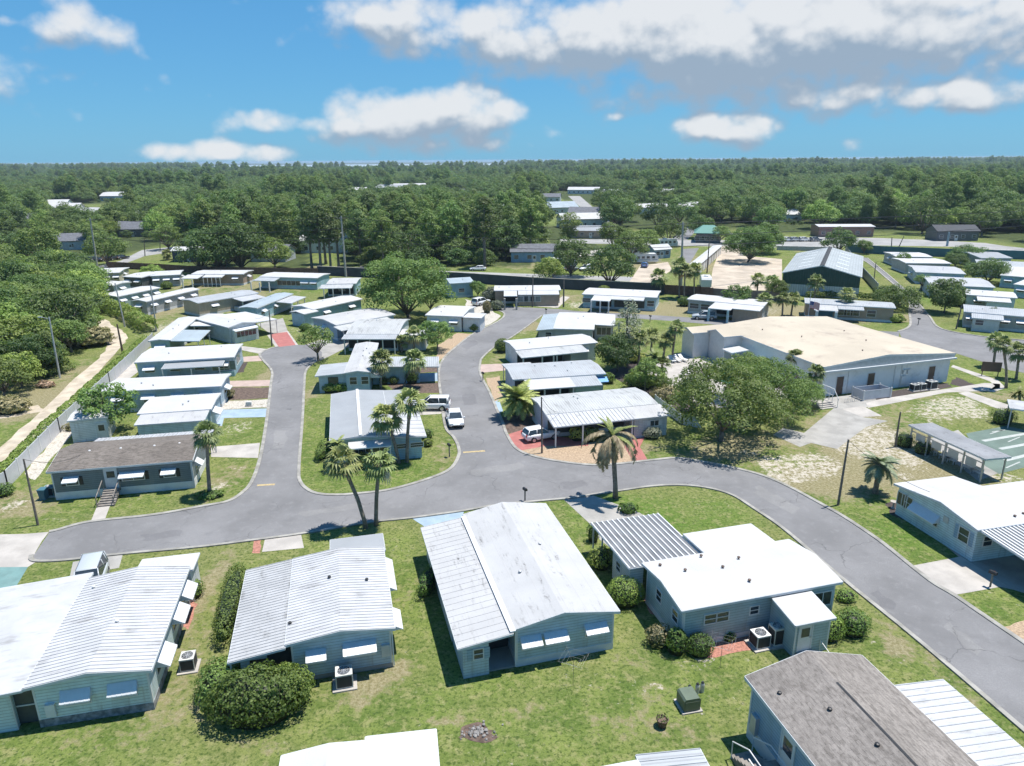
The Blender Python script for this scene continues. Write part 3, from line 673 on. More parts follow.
        if shut:
            for q0, q1 in ((a-t-.36, a-t-.01), (b+t+.01, b+t+.36)): s.fb(MB(), face, q0, q1, z0-.05, z1+.05, .002, .03, wr).build('shutter', shut, wn)
        if awn: s.awning(face, c, w+.25, z1+.12, aw, drop, wr, am)
    def awning(s, face, c, w, ztop, out=.65, drop=.5, wr=None, m=None):
        x0, x1, y0, y1 = wr or s.wr; a, b = c-w/2, c+w/2
        sg, base, axis = {'f':(-1, y0, 'y'), 'b':(1, y1, 'y'), 'l':(-1, x0, 'x'), 'r':(1, x1, 'x')}[face]
        k = base+sg*.012; e = base+sg*out
        mb = MB(); mb.extrude([(k, ztop), (e, ztop-drop), (e, ztop-drop-.09), (e-sg*.03, ztop-drop-.09), (e-sg*.03, ztop-drop-.035), (k, ztop-.035)], axis, a, b)
        n = max(2, int(w/.22))
        for i in range(n+1):
            p = a+.02+(w-.04)*i/n; mb.extrude([(k, ztop+.018), (e, ztop-drop+.018), (e, ztop-drop-.01), (k, ztop-.01)], axis, p-.018, p+.018)
        for p in (a-.021, b+.001): mb.extrude([(k, ztop), (e, ztop-drop), (k, ztop-drop)], axis, p, p+.02)
        mb.build('awning', m or M['awning'], s.root)
    def door(s, face, c, w=.9, z0=.55, z1=2.5, m=None, wr=None, glass=True):
        a, b = c-w/2, c+w/2; fr = MB()
        for q in ((a-.08, a, z0, z1+.08), (b, b+.08, z0, z1+.08), (a, b, z1, z1+.08)): s.fb(fr, face, *q, .001, .06, wr)
        d = s.fb(MB(), face, a, b, z0, z1, .002, .03, wr).build('door', m or M['white'], s.root)
        fr.build('door_frame', M['trim'], d)
        if glass: s.fb(MB(), face, a+.15, b-.15, z0+1.0, z1-.2, .031, .04, wr).build('pane', M['glass'], d)
        s.fb(MB(), face, b-.12, b-.05, z0+.9, z0+1.02, .031, .08, wr).build('handle', M['metal'], d)
    def panel(s, name, face, a, b, z0, z1, m, d=.02, wr=None, parent=None):
        return s.fb(MB(), face, a, b, z0, z1, .002, d, wr).build(name, m, parent or s.root)
    def posts(s, pts, h, r=.05, m=None, zbase=0):
        for x, y in pts: MB().box(x-r, x+r, y-r, y+r, zbase, h).build('post', m or M['white'], s.root)
    def vents(s, pts, m=None):
        for x, y, z in pts:
            MB().lathe([(.05, z-.06), (.05, z+.1), (.12, z+.11), (.1, z+.17), (.02, z+.2)], x, y, 10).build('roof_vent', m or M['metal'], s.root)
    def acunit(s, label, x, y, rz=0, sc=1.0, m=None):
        return acunit(label, s.world(x, y), s.rz+rz, sc, m)
def acunit(label, loc, rz=0, sc=1.0, m=None):
    t = thing('air_conditioner', label, 'air conditioner', loc, rz)
    t.scale = (sc, sc, sc)
    MB().box(-.65, .65, -.6, .6, 0, .08).build('pad', M['concrete'], t)
    b = MB(); b.box(-.45, .45, -.42, .42, .085, .92)
    for k in range(11): b.box(-.455, .455, -.425, .425, .16+k*.06, .185+k*.06)
    bo = b.build('casing', m or M['acmetal'], t)
    for a0, a1, b0, b1 in ((-.4,.4,-.432,-.426),(-.4,.4,.426,.432)): MB().box(a0, a1, b0, b1, .16, .84).build('grille', M['dark'], bo)
    for a0, a1 in ((-.462,-.456),(.456,.462)): MB().box(a0, a1, -.37, .37, .16, .84).build('grille', M['dark'], bo)
    MB().lathe([(.34, .922), (.34, .945)], 0, 0, 20).build('fan_well', M['dark'], bo)
    g = MB()
    for r in (.33, .23, .13): g.tube([(r*math.cos(i*math.pi/8), r*math.sin(i*math.pi/8), .955) for i in range(17)], .012, 4)
    for k in range(4): a = k*math.pi/4; g.box(-.33, .33, -.012, .012, .945, .955) if k == 0 else g.tube([(-.33*math.cos(a), -.33*math.sin(a), .95), (.33*math.cos(a), .33*math.sin(a), .95)], .012, 4)
    g.build('fan_guard', M['metal'], bo)
    return t
HG = 'mobile homes of the park'
# ---- H1 nearest left: pale teal double home
h = Home('mobile_home', 'pale teal home with a broad white ribbed roof at the lower left corner', 'house', (22,689), (151,670), (182,567), z=2.9, group=HG)
p = h.prof('x', .42); h.roof('metal_white', 'x', p, ribs=.32, ribm=RM['metal_white']); h.wall('paleteal', 'x', p, .3)
h.skirt(plain('grey_stone_skirting', (.2,.21,.22), .9, .45, 3, .6, 8), .5)
cpr = (-6.2, -.02, 0, h.D+.9); pc = [(-6.2, 2.42), (-.02, 2.82)]
h.roof('metal_white', 'x', pc, cpr, th=.1, name='carport_roof')
h.wall('paleteal', 'x', pc, rect=(-6.0, -.9, .35, 4.2), th=.1, name='side_room', main=False)
MB().box(-.9, .3, .75, .8, .1, 2.65).build('recess_panel', M['screen'], h.root); MB().box(-.86, .26, .7, .74, 1.25, 1.32).build('door_rail', M['trim'], h.root)
h.posts([(-6.0, 6), (-6.0, 9.5), (-6.0, h.D-.3), (-.9,.42)], 2.35)
wrl = (-6.0, -.9, .35, 4.2)
h.window('f', -2.6, .9, 1.2, 2.0, wr=wrl)
h.window('f', h.L*.37, 1.25, 1.2, 2.05, awn=True, aw=.45, drop=.55); h.window('f', h.L*.74, 1.25, 1.2, 2.05, awn=True, aw=.45, drop=.55)
for k in (.24, .62, .86): h.window('r', h.D*k, 1.7, 1.15, 2.15, awn=True, aw=.8)
bx = (h.L*.42, h.L+.15, h.D+.02, h.D+2.6); h.roof('coat', 'y', [(bx[2], 2.62), (bx[3], 2.45)], bx, name='back_room_roof', th=.1)
h.wall('white', 'y', [(bx[2], 2.62), (bx[3], 2.45)], rect=(bx[0]+.2, bx[1]-.2, bx[2], bx[3]-.15), name='back_room', th=.1, main=False)
h.vents([(h.L*.12, h.D*.86, h.z+.1), (h.L*.55, h.D*.42, h.z+.36)], M['white'])
h.panel('meter_box', 'f', .75, 1.25, .7, 1.5, M['white'], .18)
h.acunit('grey air conditioner on a pad beside the right wall of the lower left teal home', h.L+.95, h.D*.33, math.pi/2)
H1 = h
# ---- H2 blue-grey home with ribbed roof
h = Home('mobile_home', 'blue grey home with ribbed metal roof, big clipped bushes at its near left corner', 'house', (285,645), (395,628), (384,547), z=2.95, group=HG)
p = h.prof('x', .4); h.roof('metal_white', 'x', p, ribs=.3); h.wall('bluegrey', 'x', p, .28); h.skirt(M['concrete_old'], .3)
w = P(228,658,2.55); lx = (w-h.o).dot(h.u); pc = [(lx, 2.45), (-.02, 2.86)]
h.roof('metal_grey', 'x', pc, (lx, -.02, -.15, h.D+.1), th=.1, ribs=.3, name='carport_roof')
h.wall('bluegrey', 'x', pc, rect=(lx+.6, -1.15, .25, 3.4), th=.1, name='side_room', main=False)
wrl = (lx+.6, -1.15, .25, 3.4); h.window('f', lx+1.6, .8, 1.25, 2.0, wr=wrl, fm=M['black'])
MB().box(-1.15, .28, .6, .64, .05, 2.6).build('recess_panel', M['dark'], h.root)  # near-black sheet paints the shade of the open recess
h.posts([(lx+.1, .1), (lx+.1, 4.5), (lx+.1, 8.5), (lx+.1, h.D-.2)], 2.35)
h.window('f', h.L*.26, .9, 1.2, 2.0, awn=True, aw=.7, drop=.35); h.window('f', h.L*.66, 1.7, 1.2, 2.1, awn=True, aw=.8, drop=.35)
for k in (.25, .7, .9): h.window('r', h.D*k, 1.8, 1.2, 2.15, awn=True, aw=.85)
bx = (h.L*.4, h.L+.1, h.D+.02, h.D+2.9); h.roof('coat_grey', 'y', [(bx[2], 2.7), (bx[3], 2.5)], bx, name='back_room_roof', th=.1)
h.wall('white', 'y', [(bx[2], 2.7), (bx[3], 2.5)], rect=(bx[0]+.2, bx[1]-.2, bx[2], bx[3]-.15), name='back_room', th=.1, main=False)
h.vents([(h.L*.4, h.D*.62, h.z+.3), (h.L*.03, h.D*.2, h.z+.0), (h.L*.78, h.D*.55, h.z+.16)], M['dark'])
h.panel('meter_box', 'f', h.L*.86, h.L*.86+.5, .9, 1.7, M['acmetal'], .15)
h.acunit('grey air conditioner below the front wall of the blue grey ribbed roof home', h.L*.5, -.62, 0, 1.1)
H2 = h
# ---- H3 centre home
h = Home('mobile_home', 'teal home with a stained white roof and three white awnings in the bottom middle', 'house', (513,630), (620,611), (547,503), z=2.95, group=HG)
p = h.prof('x', .62, .47); h.roof('coat_dirty', 'x', p); h.wall('bluegrey', 'x', p, .28); h.skirt(M['trim'], .5)
w = P(457,645,2.6); lx = (w-h.o).dot(h.u); pc = [(lx, 2.5), (-.05, 2.9)]
h.roof('coat_dirty', 'x', pc, (lx, -.02, -.25, h.D-.4), th=.1, ribs=.62, rw=.04, rh=.02, name='carport_roof')
MB().box(-.22, .12, -.2, h.D-.45, 2.95, 3.02).build('roof_gutter', M['white'], h.root)
h.wall('bluegrey', 'x', pc, rect=(lx+.35, -1.5, .1, 3.6), th=.1, name='side_room', main=False)
MB().box(lx+.3, lx+.36, 3.7, h.D-.8, .05, 1.0).build('screen_kneewall', M['trim'], h.root); MB().box(lx+.31, lx+.35, 3.7, h.D-.8, 1.0, 2.42).build('screen', M['screen'], h.root)
h.window('f', lx+1.3, .55, 1.3, 1.95, wr=(lx+.35, -1.5, .1, 3.6), shut=M['redpaint'] if 0 else wallmat('blue'), fm=M['cream'] if 'cream' in M else M['trim'])
MB().box(-1.5, .28, 2.2, 2.25, .05, 2.7).build('porch_shade_panel', M['dark'], h.root); MB().box(-1.5, .28, .3, 2.2, 0, .12).build('porch_floor', M['concrete_old'], h.root)  # dark sheet behind the porch stands in for its shade
h.window('f', h.L*.17, 1.05, 1.2, 2.0, awn=True, aw=.6, drop=.42); h.window('f', h.L*.40, 1.25, 1.2, 2.0, awn=True, aw=.6, drop=.42); h.window('f', h.L*.78, 1.2, 1.3, 2.1, awn=True, aw=.6, drop=.42)
for k in (.2, .45, .75): h.window('r', h.D*k, 1.4, 1.3, 2.1)
h.vents([(h.L*.28, h.D*.35, h.z+.35), (h.L*.62, h.D*.55, h.z+.4)], M['metal'])
H3 = h
# ---- H4 right home
h = Home('mobile_home', 'grey teal home with a smooth bright white roof and a small white roofed back porch', 'house', (682,611), (843,581.5), (789,539), z=3.1, group=HG)
p = h.prof('y', .38); h.roof('coat', 'y', p); h.wall('greyteal', 'y', p, .3); h.skirt(M['trim'], .4)
x0, y0 = h.loc(700,552,3.1); x1, y1 = h.loc(776,538,3.1); x2, y2 = h.loc(752,521,3.1)
bx = (x0+.3, x1-.3, h.D+.02, max(y2, h.D+2)); h.roof('coat', 'y', [(bx[2], 3.06), (bx[3], 2.9)], bx, name='back_room_roof', th=.1)
h.wall('greyteal', 'y', [(bx[2], 3.06), (bx[3], 2.9)], rect=(bx[0]+.25, bx[1]-.25, bx[2], bx[3]-.2), name='back_room', th=.1, main=False)
for c in (.22, .62): h.window('l', h.D*c, .7, 1.4, 2.2)
h.window('f', h.L*.19, .8, 1.55, 2.2); h.window('f', h.L*.265, .8, 1.55, 2.2); h.window('f', h.L*.46, .6, 1.65, 2.2); h.window('f', h.L*.6, .6, 1.65, 2.2); h.window('f', h.L*.9, 1.3, 1.3, 2.3, panes=2)
# porch
q0 = h.loc(787,615,2.55); q1 = h.loc(822,606,2.55); pw = (q0[0]-.1, q1[0]+.1, -2.5, -.05)
h.roof('coat', 'y', [(pw[2], 2.5), (pw[3], 2.85)], pw, name='porch_roof', th=.1)
pr = (pw[0]+.2, pw[1]-.2, pw[2]+.2, .25); h.wall('greyteal', 'y', [(pw[2], 2.5), (pw[3], 2.85), (.3, 2.85)], rect=pr, name='porch', th=.1, main=False)
h.door('f', pr[0]+.75, .9, .35, 2.2, wr=pr); h.panel('corner_trim', 'f', pr[0]-.01, pr[0]+.1, .1, 2.35, M['white'], .02, wr=pr); h.panel('corner_trim', 'f', pr[1]-.1, pr[1]+.01, .1, 2.35, M['white'], .02, wr=pr)
st = MB(); st.box(pr[0]+.2, pr[0]+1.4, pr[2]-.7, pr[2]-.02, 0, .32); st.box(pr[0]+.2, pr[0]+1.4, pr[2]-1.1, pr[2]-.7, 0, .16); st.build('step', M['concrete'], h.root)
MB().tube([(pr[0]+1.9, pr[2]-.1, 0), (pr[0]+1.9, pr[2]-.1, .9), (pr[0]+1.9, pr[2]-1.1, .6), (pr[0]+1.9, pr[2]-1.1, 0)], .025, 6).build('handrail', M['white'], h.root)
h.vents([(h.L*.18, h.D*.62, h.z+.3), (h.L*.36, h.D*.9, h.z+.1), (h.L*.4, h.D*.55, h.z+.34), (h.L*.48, h.D*.25, h.z+.2), (h.L*.08, h.D*.85, h.z+.1), (h.L*.55, h.D*.7, h.z+.25)], M['brown'])
# ribbed carport
qa = h.loc(629,569,2.7); qb = h.loc(601,520,2.7); qc = h.loc(642,513,2.7); cx0, cx1 = (qa[0]+qb[0])/2, min(qa[0]+qb[0], 0)
cx0 = qa[0]; cx1 = h.loc(697,550,2.7)[0]; cy0 = qa[1]; cy1 = (qb[1]+qc[1])/2
cw = (min(cx0, qb[0]), cx1, cy0, cy1); pcx = [(cw[2], 2.72), (cw[3], 2.5)]
h.roof('dark_pan', 'y', pcx, cw, th=.06, ribs=.42, rh=.06, rw=.1, name='carport_roof', ribm=M['awning'])
h.wall('pale', 'y', pcx, rect=(cw[0]+.2, min(-.4+.7, cw[1]), cw[2]+.2, cw[2]+(cw[3]-cw[2])*.45), th=.06, name='shed', main=False)
h.posts([(cw[0]+.15, cw[3]-.2), ((cw[0]+cw[1])/2, cw[3]-.2), (cw[1]-.2, cw[3]-.2), (cw[0]+.15, cw[2]+(cw[3]-cw[2])*.72)], 2.42)
wrs = (cw[0]+.2, .3, cw[2]+.2, cw[2]+(cw[3]-cw[2])*.45); h.window('l', cw[2]+(cw[3]-cw[2])*.3, .7, 1.2, 1.9, wr=wrs)
h.acunit('white air conditioner by the blank wall of the grey teal home', h.L*.45, -.75, 0, 1.08, M['white'])
q = h.loc(772,641); a = acunit('tall beige air conditioner tucked beside the small back porch', h.world(h.loc(772,640)[0], min(-.9, q[1]+.3)), h.rz, 1.0, plain('beige_ac_metal', (.55,.54,.5), .5, .05)); a.scale = (.9, .9, 1.5)
H4 = h
# ---- H5 bottom right shingle home
h = Home('shingle_house', 'slate blue house with a warm grey shingle roof at the bottom right', 'house', (745,676), (862,655), depth=15, z=3.75, back=True, group=HG)
p = h.prof('x', .95, .5); h.roof('shingle_grey', 'x', p, th=.16); h.wall('blue', 'x', p, .3, th=.16); h.skirt(M['white'], 1.0)
MB().extrude([(h.L*.5-.07, p[1][1]+.0), (h.L*.5, p[1][1]+.03), (h.L*.5+.07, p[1][1]+.0)], 'x', .2, h.D-2.5).build('ridge_cap', M['dark'], h.root)
h.vents([(h.L*.32, h.D*.75, h.z+.55), (h.L*.4, h.D*.58, h.z+.7), (h.L*.12, h.D*.88, h.z+.15)], M['black'])
yd = h.on_left(788,748,.3)
h.door('l', yd, 1.0, 1.05, 3.1); h.window('l', yd-2.6, 1.3, 1.7, 2.9); h.panel('corner_trim', 'l', h.D-.42, h.D-.3, .4, 3.5, M['white'], .03)
h.panel('meter_box', 'l', h.D-1.25, h.D-.75, .9, 2.0, M['metal'], .22)
MB().box(-1.3, .27, yd-.9, yd+.75, .9, 1.0).build('landing', M['wood'], h.root)
st = MB()
for k in range(5): st.box(-1.3, -.1, yd+.75+.3*k, yd+1.05+.3*k, 0, .84-.16*k)
st.build('steps', M['wood'], h.root)
for xx in (-1.3, -.1): MB().tube([(xx, yd-.9, 1.0), (xx, yd-.9, 1.95), (xx, yd+.75, 1.95), (xx, yd+2.2, 1.1), (xx, yd+2.2, 0)], .035, 6).build('handrail', M['white'], h.root)
MB().box(-1.34, -1.28, yd-.9, yd+.7, 1.4, 1.46).build('rail', M['white'], h.root)
q0 = h.loc(900,687,2.7); q1 = h.loc(944,680,2.7); cw = (h.L+.02, max(q1[0], h.L+3), 0, (q0[1]+q1[1])/2)
h.roof('metal_white', 'x', [(cw[0], 3.0), (cw[1], 2.7)], cw, th=.09, ribs=.42, rw=.06, name='carport_roof', ribm=M['metal'])
h.posts([(cw[1]-.2, cw[3]-.3), (cw[1]-.2, cw[3]-5), (cw[1]-.2, cw[3]-10)], 2.6)
# ---- H6, H7 cut by the lower edge
h = Home('mobile_home', 'home showing only its plain white back roof at the lower edge, left of the stump', 'house', (282,748), (436,728), depth=9, z=3.0, back=True, group=HG)
p = [(0, 2.85), (h.L*.3, 3.2), (h.L*.53, 3.1)]; h.roof('coat', 'x', p, (0, h.L*.53, 0, h.D-.3)); p2 = [(h.L*.53+.03, 3.03), (h.L*.55, 3.04), (h.L, 2.95)]; h.roof('coat', 'x', p2, (h.L*.53+.03, h.L, 0, h.D), name='carport_roof')
h.wall('pale', 'x', [(0, 2.85), (h.L*.3, 3.2), (h.L*.53, 3.1)], rect=(.3, h.L*.52, .3, h.D-.6)); h.posts([(h.L-.2, h.D-.3), (h.L-.2, h.D-4)], 2.85)
h = Home('mobile_home', 'home showing a white roof with a grey ribbed right half at the lower edge', 'house', (560,767), (700,747.5), depth=9, z=3.0, back=True, group=HG)
p = [(0, 2.95), (h.L*.53, 3.15)]; h.roof('coat', 'x', p, (0, h.L*.53, 0, h.D-.35)); h.roof('rib_grey1', 'x', [(h.L*.53+.03, 3.1), (h.L, 2.95)], (h.L*.53+.03, h.L, 0, h.D), name='carport_roof', ribs=.4)
h.wall('pale', 'x', p, rect=(.3, h.L*.52, .3, h.D-.6)); h.posts([(h.L-.2, h.D-.3), (h.L-.2, h.D-4)], 2.85)
# ---- H8 right teal home with white roof and pergola-like carport
h = Home('mobile_home', 'pale blue home with a white roof and ribbed carport at the right edge', 'house', (978,530), (1034,522), (953,478), z=3.0, group=HG)
h_D = (P(900,481,3.0)-h.o).dot(h.w); h.D = h_D; L8 = 17.0
p = [(0, 3.0), (h.D*.42, 3.55), (h.D, 2.85)]
h.L = L8
yk = h.D*.52
h.roof('coat', 'y', [(0, 3.0), (h.D*.42, 3.55), (yk+1.2, zat(p, yk+1.2))], (0, L8, 0, yk+1.2)); h.roof('coat', 'y', [(yk+1.2, zat(p, yk+1.2)-.01), (h.D, 2.85)], (0, 6.2, yk+1.2, h.D), name='front_roof')
h.wall('aqua' if 0 else 'paleteal', 'y', p, rect=(.35, 6.0, .3, h.D-.3)); h.wall('paleteal', 'y', p, rect=(6.0, L8-.3, .3, yk), name='rear_wall', main=False)
h.window('l', h.D*.94-.3, 1.0, 1.1, 2.2, panes=2); h.window('l', h.D*.82, .8, 1.1, 2.2); h.window('l', h.D*.6, 2.6, 1.1, 2.0, panes=4, awn=True, aw=.6, drop=.6); h.window('l', h.D*.16, .9, 1.2, 2.3, shut=wallmat('blue'))
h.panel('wall_plaque', 'l', h.D*.34, h.D*.34+.5, 1.9, 2.4, M['metal'], .05)
ca = h.loc(980,532,2.7); cb = h.loc(1024,566,2.7); cc = h.loc(1008,528,2.7)
cw = (.3, 9.5, -5.2, -.02); h.roof('dark_pan', 'y', [(cw[2], 2.55), (cw[3], 2.88)], cw, th=.06, ribs=.36, rh=.06, rw=.12, name='carport_roof', ribm=M['white'])
h.posts([(.6, cw[2]+.25), (4.5, cw[2]+.25), (8.8, cw[2]+.25)], 2.5, .06); h.window('f', 1.5, .8, 1.3, 2.1)
h.vents([(4.3, h.D*.1, 3.1), (5.3, h.D*.12, 3.1)], M['brown'])
# ---- H9 grey home left with stairs
h = Home('mobile_home', 'dark grey home with a brown shingle roof and wooden front stairs', 'house', (46,472), (192.5,460), (194,434), z=3.0, group=HG)
p = h.prof('y', .75); h.roof('shingle_brown', 'y', p); h.wall('slate', 'y', p, .25); h.skirt(M['white'], .75)
for c, w, n in ((.15, 1.0, 1), (.565, 1.9, 2), (.82, 1.0, 1)): h.window('f', h.L*c, w, 1.4, 2.15, awn=True, panes=n, shut=M['black'], aw=.8, drop=.3)
h.door('f', h.L*.415, 1.0, .8, 2.65, M['trim'])
st = MB(); c = h.L*.415
for k in range(7): st.box(c-.7, c+.7, -.35-.3*k, -.05-.3*k, .0 if k == 6 else .68-.11*k-.08, .78-.11*k)
st.box(c-.75, c-.68, -2.1, -.05, .1, .3); st.build('stairs', M['wood'], h.root)
for sx in (-.72, .72):
    r = MB(); r.tube([(c+sx, 0, 1.75), (c+sx, -2.2, .95)], .045, 6); r.tube([(c+sx, -.05, .6), (c+sx, -.05, 1.75)], .045, 6); r.tube([(c+sx, -2.2, 0), (c+sx, -2.2, .95)], .045, 6); r.tube([(c+sx, -1.1, .3), (c+sx, -1.1, 1.35)], .04, 6); r.build('handrail', M['wood'], h.root)
h.window('r', h.D*.3, .9, 1.3, 2.1, awn=True); h.vents([(h.L*.22, h.D*.42, 3.5), (h.L*.44, h.D*.42, 3.5), (h.L*.68, h.D*.42, 3.5), (h.L*.86, h.D*.44, 3.5)], M['white'])
bx = (h.L*.12, h.L*1.03, h.D+.02, h.D+2.0); h.roof('rib_white0', 'y', [(bx[2], 2.85), (bx[3], 2.6)], bx, th=.07, ribs=.4, rh=.05, name='patio_roof'); h.posts([(bx[0]+.2+k*(bx[1]-bx[0]-.4)/4, bx[3]-.15) for k in range(5)], 2.5)
a = acunit('green air conditioner at the far left wall of the dark grey home', h.world(-.7, 1.5), h.rz, 1.0, plain('green_ac_metal', (.15,.25,.24), .5, .1))
H9 = h
for h in (H1, H2, H3, H4, H9):
    x0, x1, y0, y1 = h.wr
    for x, y in ((x0, y0), (x1, y0), (x0, y1), (x1, y1)):
        sx = -1 if x == x0 else 1; sy = -1 if y == y0 else 1
        MB().box(min(x-sx*.09, x+sx*.018), max(x-sx*.09, x+sx*.018), min(y-sy*.09, y+sy*.018), max(y-sy*.09, y+sy*.018), .3, h.z-.2).build('corner_trim', M['white'], h.root)
for h, k in ((H2, .97), (H3, .03), (H4, .03), (H9, .985)): h.panel('downpipe', 'f', h.L*k-.04, h.L*k+.04, .1, h.z-.2, M['white'], .09)
# ---- compact builder for the homes further off
def home(label, a, b, c=None, depth=None, z=2.9, wall='pale', roof='coat', axis='y', rise=.4, rounded=False, ridge=.5, f=None, l=None, r=None, skirt=True, name='mobile_home', cat='house',
         carport=None, ov=.25, vents=2, awn=True, fd=None, ribs=None, group=HG, wz=(1.25, 2.05), gm=None, th=.13):
    h = Home(name, label, cat, a, b, c, depth, z, group=group)
    p = h.prof(axis, rise, ridge, rounded); h.roof(roof, axis, p, ribs=ribs, th=th); h.wall(wall, axis, p, ov, th=th)
    if skirt: h.skirt(M['trim'], .45)
    for face, n in (('f', f), ('l', l), ('r', r)):
        if not n: continue
        S_ = h.L if face == 'f' else h.D
        for k in range(n): h.window(face, S_*(k+.5)/n+(.15*math.sin(k*7+S_)), min(1.3, S_/n*.55), wz[0], wz[1], awn=awn, aw=.75, gm=gm, drop=.4)
    if fd: h.door('f', h.L*fd)
    if carport: # (x0,x1,y0,y1 as fractions or metres, lowz, highz, roofkey)
        x0, x1, y0, y1, zl, zh, rk, ax = carport
        pc = [((x0 if ax == 'x' else y0), zl), ((x1 if ax == 'x' else y1), zh)]
        h.roof(rk, ax, pc, (x0, x1, y0, y1), th=.09, name='carport_roof')
        e = .18; zz = min(zl, zh)-.1
        n = max(2, int(max(x1-x0, y1-y0)/3)+1)
        if (x1-x0) >= (y1-y0): pts = [(x0+e+(x1-x0-2*e)*k/(n-1), y0+e) for k in range(n)]
        else:
            xx = x0+e if x0 < 0 else x1-e; pts = [(xx, y0+e+(y1-y0-2*e)*k/(n-1)) for k in range(n)]
        h.posts(pts, zz, .06)
    if vents:
        rnd = random.Random(label)
        for k in range(vents):
            x = h.L*(.2+.6*rnd.random()); y = h.D*(.2+.6*rnd.random()); h.vents([(x, y, zat(p, x if axis == 'x' else y))], M['metal'])
    return h
# left column, along the white fence
h = home('home with a white front lean-to roof just behind the dark grey home', (137,414), (211,409), (217,393), wall='bluegrey', roof='coat', rise=.2, f=2)
y0 = -h.D*.45; h.roof('coat_dirty', 'y', [(y0, 2.55), (-.02, 2.8)], (h.L*.05, h.L*.97, y0, -.02), th=.09, name='lean_to_roof'); h.wall('paleteal', 'y', [(y0, 2.55), (0.3, 2.8)], rect=(h.L*.08, h.L*.94, y0+.2, .3), th=.09, name='lean_to', main=False); h.awning('r', h.D*.3, 2, 2.4, 1.0, .5)
h = Home('storage_shed', 'white garden shed with a flat roof beside the loose leafy tree', 'shed', (67,421), (107,417), (105,407), z=2.7); p = h.prof('y', .15); h.roof('coat', 'y', p); h.wall('white', 'y', p, .15); h.door('f', h.L*.8, .9, .1, 2.0)
home('long home with a flat white roof and two awnings, third behind the dark grey home', (100,392), (221,386), (226,373.5), wall='bluegrey', roof='coat', rise=.25, f=4, r=1)
h = home('long blue grey home with a white roof and a glazed room at its right end', (134,362.5), (234,357), (242,343.5), wall='bluegrey', roof='coat', rise=.25, f=4)
h.window('f', h.L*.88, 3.2, .95, 2.3, panes=4, gm=M['lightglass']); h.window('r', h.D*.5, 2.6, .95, 2.3, panes=3, gm=M['lightglass'])
MB().box(h.L*.82, h.L-.2, -.06, h.D-.2, 0, .8).build('painted_base', wallmat('aqua'), h.root)
bx = (h.L*.02, h.L*.72, -2.2, -.03); h.roof('coat_grey', 'y', [(bx[2], 2.3), (bx[3], 2.5)], (h.L*.3, h.L*.9, -2.9, -2.2+.0), th=.08, name='patio_roof'); h.posts([(h.L*.32, -2.8), (h.L*.6, -2.8), (h.L*.88, -2.8)], 2.2)
h = home('narrow white roofed home standing endways to the fence corner', (148,341), (170.5,340), (198,317), wall='green', roof='coat', axis='x', rise=.2, f=1)
h.roof('rib_blue0', 'x', [(h.L+.02, 2.75), (h.L+4.2, 2.5)], (h.L+.02, h.L+4.2, .1, h.D*.45), th=.09, name='carport_roof'); h.posts([(h.L+4.0, .3), (h.L+4.0, h.D*.22), (h.L+4.0, h.D*.43)], 2.4)
h.roof('coat', 'x', [(h.L+.02, 2.6), (h.L+4.5, 2.4)], (h.L+.02, h.L+4.5, h.D*.66, h.D*.85), th=.09, name='patio_roof'); h.posts([(h.L+4.3, h.D*.67), (h.L+4.3, h.D*.84)], 2.3)
h = home('white roofed home with a red carport drive at the cul-de-sac', (228,327.5), (257,322), (252,308.5), wall='pale', roof='coat', axis='x', rise=.45)
MB().box(h.L*.12, h.L*.95, -.6, .24, 0, 2.35).build('sun_room', wallmat('white'), h.root); h.window('f', h.L*.53, h.L*.66, 1.0, 1.9, panes=5, wr=(h.L*.12, h.L*.95, -.6, .3)); h.awning('f', h.L*.53, h.L*.8, 2.3, .4, .1, wr=(h.L*.12, h.L*.95, -.6, .3))
q = h.loc(291,322,2.7); h.roof('coat', 'x', [(h.L+.02, 2.85), (q[0], 2.65)], (h.L+.02, q[0], .3, h.D*.95), th=.1, name='carport_roof'); h.posts([(q[0]-.2, .5), (q[0]-.2, h.D*.5), (q[0]-.2, h.D*.9)], 2.5); MB().box(h.L+.05, h.L+2.2, h.D*.35, h.D*.9, 0, 2.6).build('side_room', wallmat('pale'), h.root)
MB().box(h.L+2.2, q[0]-.3, h.D*.85, h.D*.9, 0, 2.55).build('carport_shade_panel', M['dark'], h.root)  # dark sheet paints the shade inside the open carport
home('green sided home with a white roof behind the leafy hedge', (97,295), (117,296.5), (161,287.5), wall='green', roof='coat', axis='x', rise=.25, f=2, r=4)
home('small white roofed home half hidden by the left wood', (86,284), (113,285.5), (117,281), wall='pale', roof='coat', rise=.25, f=2, r=1)
home('grey home with a long white roof beside the two slim poles', (131,300.5), (146,301.5), (201,289), wall='grey', roof='coat', axis='x', rise=.25, f=1, r=4)
h = home('beige home with a grey metal roof and a screened porch', (181,299.5), (197.5,303), (243,290), wall='beige', roof='rib_grey1', axis='x', rise=.3, r=2)
h.roof('rib_white0', 'x', [(h.L+.02, 2.7), (h.L+3.6, 2.45)], (h.L+.02, h.L+3.6, h.D*.55, h.D*.95), th=.09, name='porch_roof'); h.posts([(h.L+3.4, h.D*(.56+.19*k)) for k in range(3)], 2.3, .08); MB().box(h.L, h.L+3.4, h.D*.56, h.D*.94, 0, .9).build('porch_kneewall', wallmat('white'), h.root)
h = home('blue grey home with a bluish metal roof and small awnings', (238,307.5), (257,308), (295,293.5), wall='aqua', roof='rib_blue1', axis='x', rise=.2, r=3)
